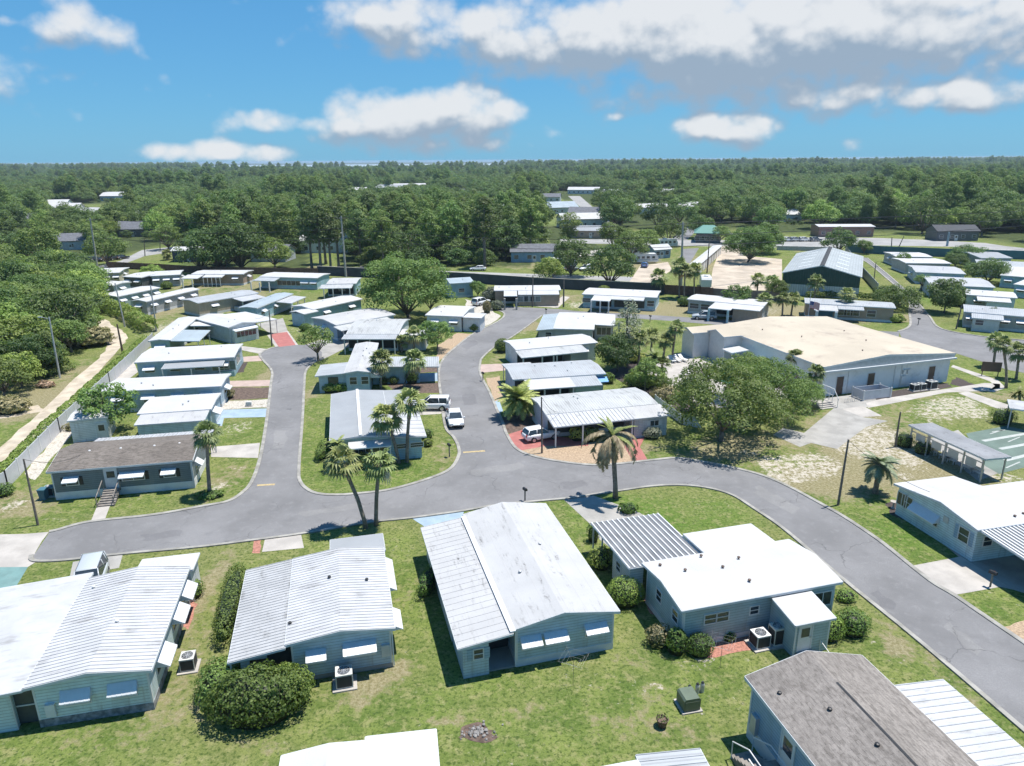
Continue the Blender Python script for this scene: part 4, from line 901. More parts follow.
h.roof('rib_white0', 'x', [(h.L+.02, 2.6), (h.L+3.2, 2.4)], (h.L+.02, h.L+3.2, h.D*.5, h.D*.95), th=.09, name='porch_roof'); h.posts([(h.L+3, h.D*(.52+.2*k)) for k in range(3)], 2.3, .08)
h = home('light blue home with a white roof and a small front gable', (291,306), (313,309.5), (350,297), wall='aqua', roof='coat', axis='x', rise=.4, f=1, r=2)
h.roof('coat', 'x', [(h.L*.5, 2.65), (h.L*.8, 2.95), (h.L*1.15, 2.65)], (h.L*.5, h.L*1.15, -3, .5), th=.1, name='porch_roof'); MB().box(h.L*.55, h.L*1.1, -2.8, .3, 0, 2.5).build('porch', wallmat('aqua'), h.root)
h = home('blue home with a stained white roof and grey carport strip', (311,317.5), (336,325), (386,312), wall='blue', roof='coat_dirty', axis='x', rise=.4, r=3, f=1)
h.roof('rib_old1', 'x', [(h.L+.02, 2.7), (h.L+2.6, 2.4)], (h.L+.02, h.L+2.6, -.5, h.D*.85), th=.09, name='carport_roof'); h.posts([(h.L+2.4, h.D*k) for k in (0, .3, .6, .82)], 2.3, .06)
h = home('home with a rounded stained metal roof and a dark open porch', (346,334), (398.5,334), (404,319), wall='white', roof='rib_old0', axis='y', rise=.7, rounded=True, f=None)
h.roof('rib_grey0', 'y', [(-2.2, 2.6), (-.02, 2.85)], (-.2, h.L*.98, -2.2, -.02), th=.09, name='porch_roof'); h.posts([(h.L*k, -2.0) for k in (.02, .27, .5, .74, .96)], 2.5, .08, M['trim']); h.panel('porch_dark_panel', 'f', .3, h.L-.4, .3, 2.5, M['dark'])  # dark sheet behind the posts paints the open porch's shade
h.wall('white', 'y', [(.5, 2.6), (4, 2.7)], rect=(h.L+.03, h.L+4.2, .5, 4), name='side_room', main=False); h.roof('coat', 'y', [(.3, 2.62), (4.2, 2.75)], (h.L-.1, h.L+4.4, .3, 4.2), name='side_room_roof', th=.1)
h = home('slate blue home with a long narrow white roof, endways above the corner home', (344,373), (370.5,372), (373,343), wall='bluegrey', roof='coat_dirty', axis='x', rise=.25, ov=.2, vents=4)
h.window('f', h.L*.32, .9, 1.2, 2.2); h.window('f', h.L*.76, .9, 1.2, 2.2)
h.roof('rib_grey1', 'x', [(-3.9, 2.5), (-.02, 2.75)], (-3.9, -.02, .4, 6), th=.09, name='side_roof'); h.wall('bluegrey', 'x', [(-3.9, 2.5), (0, 2.75)], rect=(-3.5, .2, .7, 5.8), th=.09, name='side_room', main=False); h.window('f', -1.6, 1.2, 1.1, 2.1, wr=(-3.5, 0, .7, 5.8), fm=M['black'])
h.roof('rib_grey0', 'x', [(h.L+.02, 2.75), (h.L+9.2, 2.4)], (h.L+.02, h.L+9.2, 3.2, 8.5), th=.09, name='carport_roof'); h.wall('aqua', 'x', [(h.L, 2.75), (h.L+9.2, 2.4)], rect=(h.L-.1, h.L+6.4, 3.6, 8), th=.09, name='rear_room', main=False)
h.awning('r', 2.2, 3.2, 2.6, 1.6, .7)
h.posts([(h.L+9, 3.4), (h.L+9, 8.2)], 2.3)
# corner home of the island
h = home('corner home with a wide flat grey roof inside the bend, two palms before it', (329.5,441), (391.5,435.5), (384,390), wall='paleteal', roof='coat_grey', axis='x', rise=.3, ov=.35, vents=1)
MB().box(h.L*.5-.16, h.L*.5+.16, 0, h.D, 3.18, 3.3).build('ridge_cap', M['white'], h.root)
q = h.loc(427,436.5,2.75); h.roof('metal_white', 'x', [(h.L+.02, 2.8), (q[0], 2.5)], (h.L+.02, q[0], -.1, h.D*.62), th=.1, name='carport_roof', ribs=1.2)
h.roof('coat_grey', 'x', [(h.L+.02, 2.78), (h.L+3.6, 2.6)], (h.L+.02, h.L+3.6, h.D*.64, h.D*1.02), th=.1, name='rear_roof')
h.wall('aqua', 'x', [(h.L, 2.75), (q[0], 2.5)], rect=(h.L-.4, q[0]-.5, .25, h.D*.55), th=.1, name='side_room', main=False); wr2 = (h.L, q[0]-.5, .25, 3)
for k in (.3, .72): h.window('f', h.L+(q[0]-h.L)*k, 1.3, 1.3, 1.75, wr=wr2)
h.roof('pinkish' if 0 else 'coat', 'y', [(-1.3, 2.35), (-.03, 2.6)], (h.L*.3, h.L*.98, -1.3, -.03), th=.08, name='front_awning_roof'); h.window('f', h.L*.62, 3.6, 1.1, 1.9, panes=5)
h.posts([(h.L*.32, -1.2), (h.L*.66, -1.2), (h.L*.96, -1.2)], 2.3, .04)
# between the second street and the club house
h = home('white roofed home with a grey left wing at the junction', (553.5,328.5), (594,329.5), (600,313), wall='grey', roof='coat', axis='y', rise=.45, f=None)
q = h.loc(536,329.5,2.8); h.roof('rib_blue0', 'x', [(q[0], 2.5), (-.02, 2.8)], (q[0], -.02, .2, h.D*.96), th=.1, name='left_wing_roof'); h.wall('grey', 'x', [(q[0], 2.5), (0, 2.8)], rect=(q[0]+.3, .3, .5, h.D*.9), th=.1, name='left_wing', main=False); h.window('f', q[0]+2, 1, 1.2, 2.1, wr=(q[0], 0, .5, 5)); h.window('f', q[0]+4.2, .8, 1.2, 2.1, wr=(q[0], 0, .5, 5), gm=M['dark'])
MB().box(h.L, h.L+3.2, h.D*.35, h.D*.95, 0, 2.6).build('sun_room', wallmat('grey'), h.root); h.roof('coat', 'x', [(h.L+.02, 2.85), (h.L+3.5, 2.7)], (h.L+.02, h.L+3.5, h.D*.3, h.D), th=.1, name='sun_room_roof')
h.window('f', h.L+1.6, 2.4, .9, 2.2, panes=3, wr=(0, h.L+3.2, h.D*.35, h.D))
h = home('pale home with a white roof and dirty ribbed carport, second from the junction', (516,350), (598,342.5), (587,333.3), wall='white', roof='coat', axis='y', rise=.3)
xc = h.L*.79; h.roof('rib_old0', 'y', [(-2.9, 2.45), (-.02, 2.8)], (-.1, xc, -2.9, -.02), th=.09, name='carport_roof'); h.posts([(xc*k, -2.7) for k in (.02, .3, .47, .52)], 2.4, .09, M['trim']); MB().box(xc*.73, xc-.1, -2.7, .1, 0, 2.4).build('side_room', wallmat('grey'), h.root); h.panel('carport_shade_panel', 'f', .3, xc*.72, .1, 2.6, M['dark'])
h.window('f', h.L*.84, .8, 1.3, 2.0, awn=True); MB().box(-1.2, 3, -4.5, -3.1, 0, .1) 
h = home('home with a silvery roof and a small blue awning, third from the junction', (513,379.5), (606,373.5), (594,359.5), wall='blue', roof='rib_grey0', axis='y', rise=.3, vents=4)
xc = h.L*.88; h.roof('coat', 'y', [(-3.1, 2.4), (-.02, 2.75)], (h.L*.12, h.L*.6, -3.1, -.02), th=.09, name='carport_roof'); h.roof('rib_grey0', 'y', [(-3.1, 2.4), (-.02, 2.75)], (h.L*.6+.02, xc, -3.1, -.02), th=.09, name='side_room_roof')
h.posts([(h.L*k, -2.9) for k in (.14, .28, .44, .58)], 2.35, .09, M['trim']); MB().box(h.L*.6, xc-.2, -2.9, .1, 0, 2.35).build('side_room', wallmat('green'), h.root); h.panel('carport_shade_panel', 'f', .3, h.L*.6, .1, 2.6, M['dark']); h.awning('f', h.L*.95, 1.6, 2.4, 1.0, .4, None, M['blue_awning'])
h.roof('rib_white0', 'y', [(h.D+.03, 2.6), (h.D+2.2, 2.45)], (.2, h.L*.34, h.D+.03, h.D+2.2), th=.09, name='patio_roof'); h.posts([(.4, h.D+2), (h.L*.33, h.D+2)], 2.35)
h = home('pale home with a big weathered ribbed roof behind the half dead palm', (546,414.5), (658,403.5), (637.5,387), wall='pale', roof='rib_old0', axis='y', rise=.35, vents=2)
q = h.loc(551,427,2.5); q2 = h.loc(668,415,2.5); yl = (q[1]+q2[1])/2
h.roof('metal_white', 'y', [(yl, 2.45), (-.02, 2.85)], (0, h.L*.69, yl, -.02), th=.09, name='carport_roof', ribs=.45, rh=.05); h.roof('coat_dirty', 'y', [(yl, 2.45), (-.02, 2.85)], (h.L*.69+.02, h.L+.2, yl, -.02), th=.09, name='side_room_roof')
MB().box(h.L*.7, h.L-.1, yl+.25, .1, 0, 2.4).build('side_room', wallmat('pale'), h.root); h.window('f', h.L*.88, 1.0, 1.3, 1.9, panes=2, wr=(h.L*.7, h.L, yl+.25, 0), shut=M['trim']); h.posts([(h.L*k, yl+.2) for k in (.02, .25, .5, .68)], 2.35, .07); h.panel('carport_shade_panel', 'f', .3, h.L*.7, .1, 2.7, M['screen'])
# north of the cross street
h = home('long white roofed home with a projecting garage porch north of the cross street', (494,290.5), (561,290), (562.5,285), wall='tan', roof='coat', axis='y', rise=.2, f=None)
h.roof('coat', 'y', [(-4.5, 2.5), (-.02, 2.85)], (h.L*.15, h.L*.34, -7, -.02), th=.1, name='carport_roof'); h.posts([(h.L*.16, -6.8), (h.L*.33, -6.8)], 2.4, .2, M['concrete']); h.panel('carport_shade_panel', 'f', h.L*.16, h.L*.33, .1, 2.5, M['dark'])
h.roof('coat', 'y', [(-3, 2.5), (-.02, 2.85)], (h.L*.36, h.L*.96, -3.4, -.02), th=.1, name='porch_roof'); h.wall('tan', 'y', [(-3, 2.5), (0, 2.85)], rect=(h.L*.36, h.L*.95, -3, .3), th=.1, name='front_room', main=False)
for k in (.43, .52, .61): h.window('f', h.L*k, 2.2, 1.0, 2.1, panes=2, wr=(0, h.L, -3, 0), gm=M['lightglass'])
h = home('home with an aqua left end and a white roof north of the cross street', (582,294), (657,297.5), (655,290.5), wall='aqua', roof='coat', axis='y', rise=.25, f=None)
h.roof('coat', 'y', [(-4, 2.45), (-.02, 2.8)], (h.L*.17, h.L*.42, -4.5, -.02), th=.1, name='carport_roof'); h.posts([(h.L*.18, -4.3), (h.L*.3, -4.3), (h.L*.41, -4.3)], 2.35, .12); h.panel('carport_shade_panel', 'f', h.L*.19, h.L*.4, .1, 2.5, M['dark']); h.roof('coat', 'y', [(-2, 2.5), (-.02, 2.8)], (h.L*.42+.02, h.L*.84, -2.2, -.02), th=.1, name='porch_roof'); h.panel('porch_dark_panel', 'f', h.L*.44, h.L*.84, .3, 2.4, M['screen'])
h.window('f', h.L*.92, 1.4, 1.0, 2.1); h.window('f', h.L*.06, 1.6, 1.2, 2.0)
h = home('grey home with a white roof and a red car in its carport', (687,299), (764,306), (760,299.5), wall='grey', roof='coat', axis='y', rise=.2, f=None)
h.roof('coat', 'y', [(-5, 2.5), (-.02, 2.8)], (h.L*.38, h.L*.66, -5.6, -.02), th=.1, name='carport_roof'); h.posts([(h.L*.4, -5.4), (h.L*.64, -5.4)], 2.4, .18, wallmat('aqua')); h.panel('carport_shade_panel', 'f', h.L*.4, h.L*.64, .1, 2.5, M['dark']); h.wall('tan', 'y', [(-3.5, 2.6), (0, 2.8)], rect=(h.L*.67, h.L*.98, -3.4, .3), th=.1, name='front_room', main=False); h.roof('coat', 'y', [(-3.7, 2.6), (-.02, 2.82)], (h.L*.66, h.L, -3.7, -.02), th=.1, name='front_room_roof')
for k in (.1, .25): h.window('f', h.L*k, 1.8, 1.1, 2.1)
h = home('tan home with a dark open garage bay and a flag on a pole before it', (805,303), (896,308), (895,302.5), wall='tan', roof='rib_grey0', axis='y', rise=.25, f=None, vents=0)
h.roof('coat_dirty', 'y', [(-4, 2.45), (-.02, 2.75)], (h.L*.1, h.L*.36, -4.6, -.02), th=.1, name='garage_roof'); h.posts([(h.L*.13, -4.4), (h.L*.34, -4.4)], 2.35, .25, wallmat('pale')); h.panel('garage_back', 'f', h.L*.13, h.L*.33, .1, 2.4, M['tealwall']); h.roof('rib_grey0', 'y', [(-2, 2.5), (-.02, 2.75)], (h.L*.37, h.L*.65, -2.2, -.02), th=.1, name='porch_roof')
for k in (.43, .5, .57, .75): h.window('f', h.L*k, 1.5, .9, 2.1)
# right hand rows
home('white roofed home at the head of the right hand street', (896,256.5), (933,257), (933.5,252.5), wall='grey', roof='coat', rise=.25, f=3, l=1)
home('white roofed home second from the head of the right hand street', (906,263), (952,263.5), (951,258.5), wall='grey', roof='coat', rise=.25, f=3)
home('ribbed white roofed home third from the head of the right hand street', (916,272), (966,274), (962,267), wall='bluegrey', roof='rib_white0', rise=.35, f=3, l=1)
h = home('ribbed white roofed home fourth down the right hand street', (930.5,284.5), (995.5,287.5), (986,278.5), wall='greyteal', roof='rib_white0', rise=.35, f=4); h.panel('painted_wall', 'f', h.L*.45, h.L*.98, .3, 2.4, wallmat('paleteal'), .04)
h = home('pale blue home with stepped white roofs behind the round dark tree', (966,294.5), (1017.5,298), (1011,292), wall='paleteal', roof='coat', rise=.25, f=2); h.roof('coat', 'y', [(-3.2, 2.4), (-.02, 2.7)], (h.L*.22, h.L*.86, -3.2, -.02), th=.1, name='porch_roof'); h.wall('paleteal', 'y', [(-3.2, 2.4), (0, 2.7)], rect=(h.L*.4, h.L*.84, -3, .3), th=.1, name='front_room', main=False)
h = home('long grey home with a stepped roof beside the right hand road', (964,311.5), (1048,318.5), (1036,310), wall='grey', roof='rib_grey0', rise=.25, f=5); h.roof('rib_grey0', 'y', [(-3, 2.45), (-.02, 2.75)], (h.L*.1, h.L*.48, -3, -.02), th=.1, name='porch_roof'); h.wall('pale', 'y', [(-3, 2.45), (0, 2.75)], rect=(h.L*.12, h.L*.44, -2.8, .3), th=.1, name='front_room', main=False); h.window('f', h.L*.2, 1.2, 1.2, 2.1, wr=(0, h.L, -2.8, 0))
h = home('low home with a grey hipped roof before the blue wall at the right', (981,258), (1013,258), (1010,251.5), wall='grey', roof='coat_grey', axis='y', rise=.7, f=3)
home('long grey roofed home near the right edge, behind the mounded trees', (977,265.5), (1040,269), (1036,262.5), wall='grey', roof='rib_grey0', rise=.25, f=4)
home('white roofed home cut by the right edge, second row', (1000,275), (1060,280), (1052,268.5), wall='aqua', roof='coat', rise=.3, f=3, l=1)
home('blue sided home cut by the right edge, above the road bend', (1013.5,284), (1060,289), (1054,277), wall='aqua', roof='coat', rise=.3, f=3, l=2)
# far left row along the brown fence
h = home('grey home with a white roof at the far left end of the back row', (92,273.5), (119,272.5), (122,267.5), wall='cream', roof='coat', rise=.25, f=3, r=1)
h = home('dark sided home with a white roof behind the bright small tree', (122,276.5), (141,277.5), (150,271.5), wall='charcoal', roof='coat', axis='y', rise=.25, f=2)
home('grey home with two awnings left of the beige back row home', (150,276), (180,274.5), (181,270), wall='grey', roof='coat', rise=.25, f=3, r=1)
h = home('taupe home with a long white roof and a column carport in the back row', (191,274), (243,274), (246,270), wall='tan', roof='coat', rise=.25, f=3, r=1); h.roof('coat', 'y', [(-4, 2.4), (-.02, 2.75)], (-h.L*.06, h.L*.25, -5.5, -.02), th=.1, name='carport_roof'); h.posts([(h.L*.02, -5.3), (h.L*.2, -5.3)], 2.3, .12); h.roof('coat', 'y', [(-2, 2.4), (-.02, 2.75)], (h.L*.28, h.L*.65, -2.4, -.02), th=.1, name='porch_roof'); h.posts([(h.L*(.3+.08*k), -2.2) for k in range(5)], 2.3, .06)
h = home('aqua home with a white roof and a red car in its carport', (259,276.5), (317,278), (316,273), wall='aqua', roof='coat', rise=.25, f=None); h.roof('rib_grey0', 'y', [(-3, 2.4), (-.02, 2.75)], (0, h.L*.36, -5, -.02), th=.1, name='carport_roof'); h.posts([(.5, -4.8), (h.L*.18, -4.8), (h.L*.34, -4.8)], 2.3, .12); h.window('f', h.L*.5, 6, .9, 2.0, panes=5); h.window('f', h.L*.78, 1.8, 1.2, 2.0, awn=True); h.window('f', h.L*.93, 1.4, 1.2, 2.0, awn=True)
h = home('home with a low weathered roof and posts left of the big oak', (326,284), (356,283.5), (362,277.5), wall='aqua', roof='coat_dirty', rise=.3, f=1); h.roof('rib_old0', 'y', [(-3, 2.4), (-.02, 2.75)], (-1, h.L*.9, -3.4, -.02), th=.1, name='porch_roof'); h.posts([(h.L*k, -3.2) for k in (.0, .3, .6, .85)], 2.3, .1); h.panel('porch_dark_panel', 'f', .4, h.L*.9, .2, 2.4, M['dark'])
home('small slate blue house with a bluish roof right of the big oak', (450,283.5), (474,282), (472,277.5), z=3.4, wall='blue', roof='rib_blue0', rise=.7, f=1, r=1, awn=False)
h = home('white sided home with a white roof below the big oak', (425,315), (462,316.5), (452,305.5), wall='white', roof='coat', axis='y', rise=.4, f=2); MB().box(h.L, h.L+3.2, .6, 4, 0, 2.6).build('utility_room', wallmat('white'), h.root); h.roof('coat', 'y', [(.3, 2.7), (4.2, 2.75)], (h.L+.02, h.L+3.5, .3, 4.2), th=.1, name='utility_roof')
h.posts([], 1)
# ---- the clubhouse
h = Home('clubhouse', 'large grey white clubhouse with a low tan roof behind the oaks', 'clubhouse', (824,367), (956,353), (801,318.5), z=4.2)
pk = [(0, 4.2), (h.L*.47, 5.0), (h.L, 4.2)]
h.roof('tan', 'x', pk, th=.2); h.wall(plain('white_block_wall', (.68,.69,.69), .8, .06, .5, stain=(.36,.36,.36), stain_amt=.4), 'x', pk, .35, th=.2)
MB().extrude([(.1, 4.02), (h.L*.47, 4.8), (h.L-.1, 4.02), (h.L-.1, 3.55), (.1, 3.55)], 'x', -.02, .33).build('gable_band', plain('grey_gable_band', (.4,.42,.43), .7, .1), h.root)
MB().box(-.05, h.L+.05, -.28, -.03, 3.4, 3.62).build('band_rail', M['trim'], h.root)
for c in (.145, .375, .845): h.door('f', h.L*c, 1.1, .02, 2.5, M['brown'], glass=False)
for c in (.2, .55, .6): h.panel('downpipe', 'f', h.L*c, h.L*c+.12, .1, 3.4, M['trim'], .08)
for c in (.61, .645): h.panel('wall_light', 'f', h.L*c, h.L*c+.5, 1.9, 2.5, M['white'], .25)
h.panel('meter_box', 'f', h.L*.605, h.L*.605+.8, .5, 1.6, M['white'], .2)
h.vents([(h.L*.4, h.D*.12, 4.85), (h.L*.62, h.D*.3, 4.8), (h.L*.7, h.D*.55, 4.65), (h.L*.3, h.D*.5, 4.75), (h.L*.2, h.D*.75, 4.55)], M['brown'])
xa = -.0; ga = h.D*.84
h.wall(M['white'], 'y', [(h.D*.72, 4.3), (h.D*.8, 4.9), (h.D*.88, 4.3)], rect=(-2.8, .5, h.D*.72, h.D*.88), name='gable_wing', main=False); h.roof('tan', 'y', [(h.D*.71, 4.25), (h.D*.8, 4.95), (h.D*.89, 4.25)], (-3.1, h.L*.2, h.D*.71, h.D*.89), th=.15, name='gable_wing_roof')
h.wall(M['white'], 'y', [(h.D*.885, 4.0), (h.D*.95, 4.6), (h.D*1.02, 4.0)], rect=(-5.5, .5, h.D*.885, h.D*1.02), name='end_wing', main=False); h.roof('tan', 'y', [(h.D*.88, 4.05), (h.D*.95, 4.65), (h.D*1.03, 4.05)], (-5.9, h.L*.3, h.D*.89, h.D*1.03), th=.15, name='end_wing_roof')
h.roof('coat', 'x', [(-3.4, 2.5), (-.5, 2.7)], (-3.4, .2, h.D*.6, h.D*.7), th=.12, name='pool_canopy'); h.posts([(-3.2, h.D*.61), (-3.2, h.D*.69)], 2.4)
for k in (.1, .22, .34, .46): h.window('l', h.D*k, 1.6, 1.1, 2.3, awn=False)
CH = h
# storage barn
h = Home('metal_barn', 'big metal barn with a grey roof and dark green gable end', 'barn', (782,272.5), (862,277), (847,255.5), z=5.0)
p = h.prof('x', 2.1); h.roof(M['barngrey'], 'x', p, th=.15); h.wall(M['barngreen'], 'x', p, .25, th=.15)
h.panel('lower_wall', 'f', .2, h.L-.2, 0, 2.5, M['barnwhite'], .05); h.panel('lower_wall', 'l', .2, h.D-.2, 0, 2.5, M['barnwhite'], .05)
MB().extrude([(h.L*.5-.5, 7.08), (h.L*.5, 7.2), (h.L*.5+.5, 7.08)], 'x', .1, h.D-.1).build('ridge_vent', M['dark'], h.root)
for sgn in (.18, .66):
    for k in range(5):
        sl = 2.1*2/h.L; x0 = h.L*sgn; x1 = x0+h.L*.16; f0 = lambda x: 5.0+sl*(x if x < h.L/2 else h.L-x)
        MB().extrude([(x0, f0(x0)+.03), (x1, f0(x1)+.03), (x1, f0(x1)-.05), (x0, f0(x0)-.05)], 'x', h.D*(.12+.17*k), h.D*(.12+.17*k)+1.1).build('skylight', M['skylight'], h.root)
# long storage row, shops and houses beyond the wall
h = Home('storage_building', 'long narrow storage building with a white roof and roller doors', 'storage units', (689,264.3), (699.5,264.8), (708.5,245), z=2.8); p = h.prof('x', .3); h.roof('coat', 'x', p); h.wall('tan', 'x', p, .15)
for k in range(8): h.panel('roller_door', 'r', h.D*(.05+.118*k), h.D*(.05+.118*k)+h.D*.09, .05, 2.2, M['white'], .05); h.panel('roller_door', 'l', h.D*(.05+.118*k), h.D*(.05+.118*k)+h.D*.09, .05, 2.2, M['white'], .05)
h = Home('roadside_shop', 'single storey shop with a green hipped roof by the far road', 'shop', (694,233), (722.5,233.5), depth=14, z=3.6)
MB().add([(0,0,3.6),(h.L,0,3.6),(h.L,h.D,3.6),(0,h.D,3.6),(h.L*.3,h.D*.5,6),(h.L*.7,h.D*.5,6),(0,0,3.4),(h.L,0,3.4),(h.L,h.D,3.4),(0,h.D,3.4)],[(0,1,5,4),(1,2,5),(2,3,4,5),(3,0,4),(0,6,7,1),(1,7,8,2),(2,8,9,3),(3,9,6,0),(9,8,7,6)]).build('roof', M['greenroof'], h.root)
h.wall('charcoal', 'x', [(0, 3.5), (h.L, 3.5)], .8); [h.window('f', h.L*(.15+.175*k), 2.2, .8, 2.4) for k in range(5)]
FARH = []
def far_house(label, x, y, w, d, ht, wall, roof, rise=1.6, rz=0, cat='house', name='house'):
    q = P(x, y); FARH.append((q.x, q.y, w)); h = Home.__new__(Home); h.L, h.D, h.z = w, d, ht; h.u = Vector((math.cos(rz), math.sin(rz), 0)); h.w = Vector((-h.u.y, h.u.x, 0)); h.rz = rz
    h.o = q - h.u*w/2; h.root = thing(name, label, cat, h.o, rz, None); p = h.prof('y', rise); h.roof(roof, 'y', p, fascia=False); h.wall(wall, 'y', p, .4)
    n = max(2, int(w/4))
    for k in range(n): h.window('f', w*(k+.5)/n, 1.3, 1.1, 2.2)
    h.door('f', w*.47, 1, .1, 2.1); return h
far_house('dark blue shed house with a white roof beyond the brown fence', 190, 262, 11, 8, 3.6, 'navy', 'coat', .8, R(8))
far_house('dark house with a bluish hip roof among the left oaks', 134, 237, 15, 10, 3.2, 'charcoal', M['asphaltroof'], 3, R(5))
far_house('grey roofed house hidden in the trees left of the tall pole', 72, 250, 14, 10, 3.2, 'pale', M['asphaltroof'], 2.4, R(15))
far_house('low black building with a dark metal roof at the edge of the right wood', 957.5, 241, 16, 9, 3.6, 'charcoal', M['blackroof'], 2.0, R(-2))
far_house('long brick shop with a white roof beyond the parking lot', 846, 237, 22, 10, 4, 'brick', 'coat', .6, R(-3), 'shop', 'roadside_shop')
far_house('white house behind the pine trunks', 325, 253, 17, 9, 4.2, 'white', 'coat', 2.2, R(4))
far_house('pale grey house among the pines right of the dark oaks', 268, 262, 12, 9, 3.2, 'pale', M['asphaltroof'], 1.8, R(-6))
far_house('blue roofed house at the end of the far cul-de-sac', 559, 214, 26, 16, 3.6, 'pale', 'rib_blue0', 3, R(20))
far_house('grey roofed house in front of the blue roofed one', 588, 221, 22, 14, 3.6, 'pale', M['asphaltroof'], 3, R(-15))
far_house('white barn house left of the far yellow tree', 585, 228, 22, 12, 4, 'white', 'coat', 2.4, R(10))
far_house('long pale roofed house right of the far yellow tree', 592, 238.5, 20, 11, 3, 'tan', 'coat_grey', 1.6, R(-8))
far_house('pale house far off with a white roof above the left clearing', 118, 201, 30, 16, 4, 'aqua', 'coat', 3, R(0))
far_house('white farm house by the dry clearing in the left woods', 62, 213.5, 20, 12, 3.6, 'white', 'coat', 2.4, R(10))
far_house('tan house by the dry clearing in the left woods', 82, 219, 17, 12, 3.4, 'cream', 'coat_dirty', 2.6, R(-15))
far_house('small blue garden house near the white camper', 663, 258.5, 7, 5, 2.8, 'blue', 'coat', 1.4, R(25))
far_house('white roofed house far off among the central woods', 410, 190.5, 34, 18, 4, 'white', 'coat', 3, R(8))
far_house('grey house far off among the central woods', 388, 192, 28, 18, 4, 'grey', 'coat_grey', 3, R(-10))
far_house('low white house under the far central trees', 652, 214, 20, 12, 3.6, 'white', 'coat', 2, R(3))
far_house('grey house under the trees behind the yellow tree', 536, 262.5, 16, 9, 3.2, 'blue', M['asphaltroof'], 2, R(0))
for x, y, w, l, wm, rm in ((55,209,24,'long white roofed house far off left of the dry clearing','white','coat'),(139,221,16,'white house between the highway and the far left oaks','white','coat'),(188,215,14,'cream house at the far sandy lane on the left','cream','coat_dirty'),(256,205,22,'aqua roofed house far off above the taupe home','aqua','rib_blue0'),(271,212,20,'white roofed house far off left of the pines','white','coat'),(354,194,36,'pale house farthest off above the pines','pale','coat'),(505,215,22,'white house by the far lane above the navy wall','white','coat_grey'),(545,202,34,'big grey roofed house far off among the middle trees','pale',M['asphaltroof']),(583,194,44,'white roofed house farthest off in the middle','white','coat'),(612,197,36,'grey house farthest off right of the middle','grey','coat_grey'),(690,213,24,'white house far off above the green roofed shop','white','coat'),(735,206,26,'pale house far off above the large parking oak','pale','coat_grey'),(30,226,18,'grey house deep in the left woods','grey',M['asphaltroof']),(660,196,40,'pale long house farthest off above the storage row','pale','coat'),(455,196,36,'grey roofed house farthest off left of the middle','pale',M['asphaltroof']),(790,222,18,'small white house at the sandy lane in the right wood','white','coat')):
    far_house(l, x, y, w*.66, 12, 3.6, wm, rm, 2.4, R((x*7) % 30-15))
# ---- walls and fences
def fence(name, label, cat, pts, h, th, m, posts=None, pm=None, cap=None, capm=None):
    w = [P(*p) for p in pts]; t = thing(name, label, cat, w[0])
    o = w[0]; mb = MB(); cb = MB()
    for a, b in zip(w, w[1:]):
        d = (b-a).normalized(); n = Vector((-d.y, d.x, 0))*th/2
        def bar(M_, n, z0, z1): M_.add([*(tuple(x-o+Vector((0,0,z0))) for x in (a-n, b-n, b+n, a+n)), *(tuple(x-o+Vector((0,0,z1))) for x in (a-n, b-n, b+n, a+n))], [(3,2,1,0),(4,5,6,7),(0,1,5,4),(1,2,6,5),(2,3,7,6),(3,0,4,7)])
        bar(mb, n, 0, h)
        if cap: bar(cb, n*1.5, h+.002, h+cap)
        if posts:
            L = (b-a).length; k = int(L/posts)
            for i in range(k+1):
                q = a+d*(L*i/max(k, 1))-o; MB().box(q.x-.07, q.x+.07, q.y-.07, q.y+.07, 0, h+.1).build('post', pm or m, t)
    mb.build('panel', m, t)
    if cap: cb.build('coping', capm or M['concrete'], t)
    return t
fence('vinyl_fence', 'long white vinyl fence between the dirt track and the homes', 'fence', [(-60,532), (8,488), (60,432.5), (110,385), (153.5,343)], 1.75, .06, M['vinyl'], 2.6, M['white'])
fence('perimeter_wall', 'long dark navy wall between the park and the highway', 'wall', [(318,275), (400,279), (458,282), (536,287.5), (600,291), (664,294)], 2.4, .2, M['navywall'], 9, M['navywall'], .12)
fence('perimeter_fence', 'brown board fence behind the middle palms', 'fence', [(664.5,294), (700,296.5), (712,297.5)], 2.2, .1, M['brownfence'], 2.4)
fence('perimeter_wall', 'brownish grey block wall below the sandy parking lot', 'wall', [(712.5,297), (745,299), (781,301)], 2.0, .2, plain('taupe_wall', (.17,.14,.13), .85, .2, 1), 6)
fence('perimeter_fence', 'brown fence behind the far left row of homes', 'fence', [(108,268), (160,270.5), (190,272.5), (245,274), (318,275.5)], 1.9, .1, M['brownfence'], 3)
fence('boundary_wall', 'teal wall along the highway at the head of the right hand street', 'wall', [(846,252), (885,254.5), (958,257.5), (1060,260.5)], 2.6, .2, M['tealwall'], 8, M['tealwall'])
fence('vinyl_fence', 'white fence running down beside the right hand street', 'fence', [(845,252.5), (858,271), (877,293)], 2.2, .06, M['vinyl'], 2.6, M['white'])
fence('roadside_wall', 'low grey wall before the far parking lot', 'wall', [(777,250), (838,251.5)], 1.4, .2, plain('pale_grey_wall', (.4,.4,.41), .8, .1), 6)
t = fence('pool_fence', 'white picket fence along the pool garden', 'fence', [(655,404), (682,424.5), (700,428)], 1.2, .03, M['white'], 1.5, M['white'])
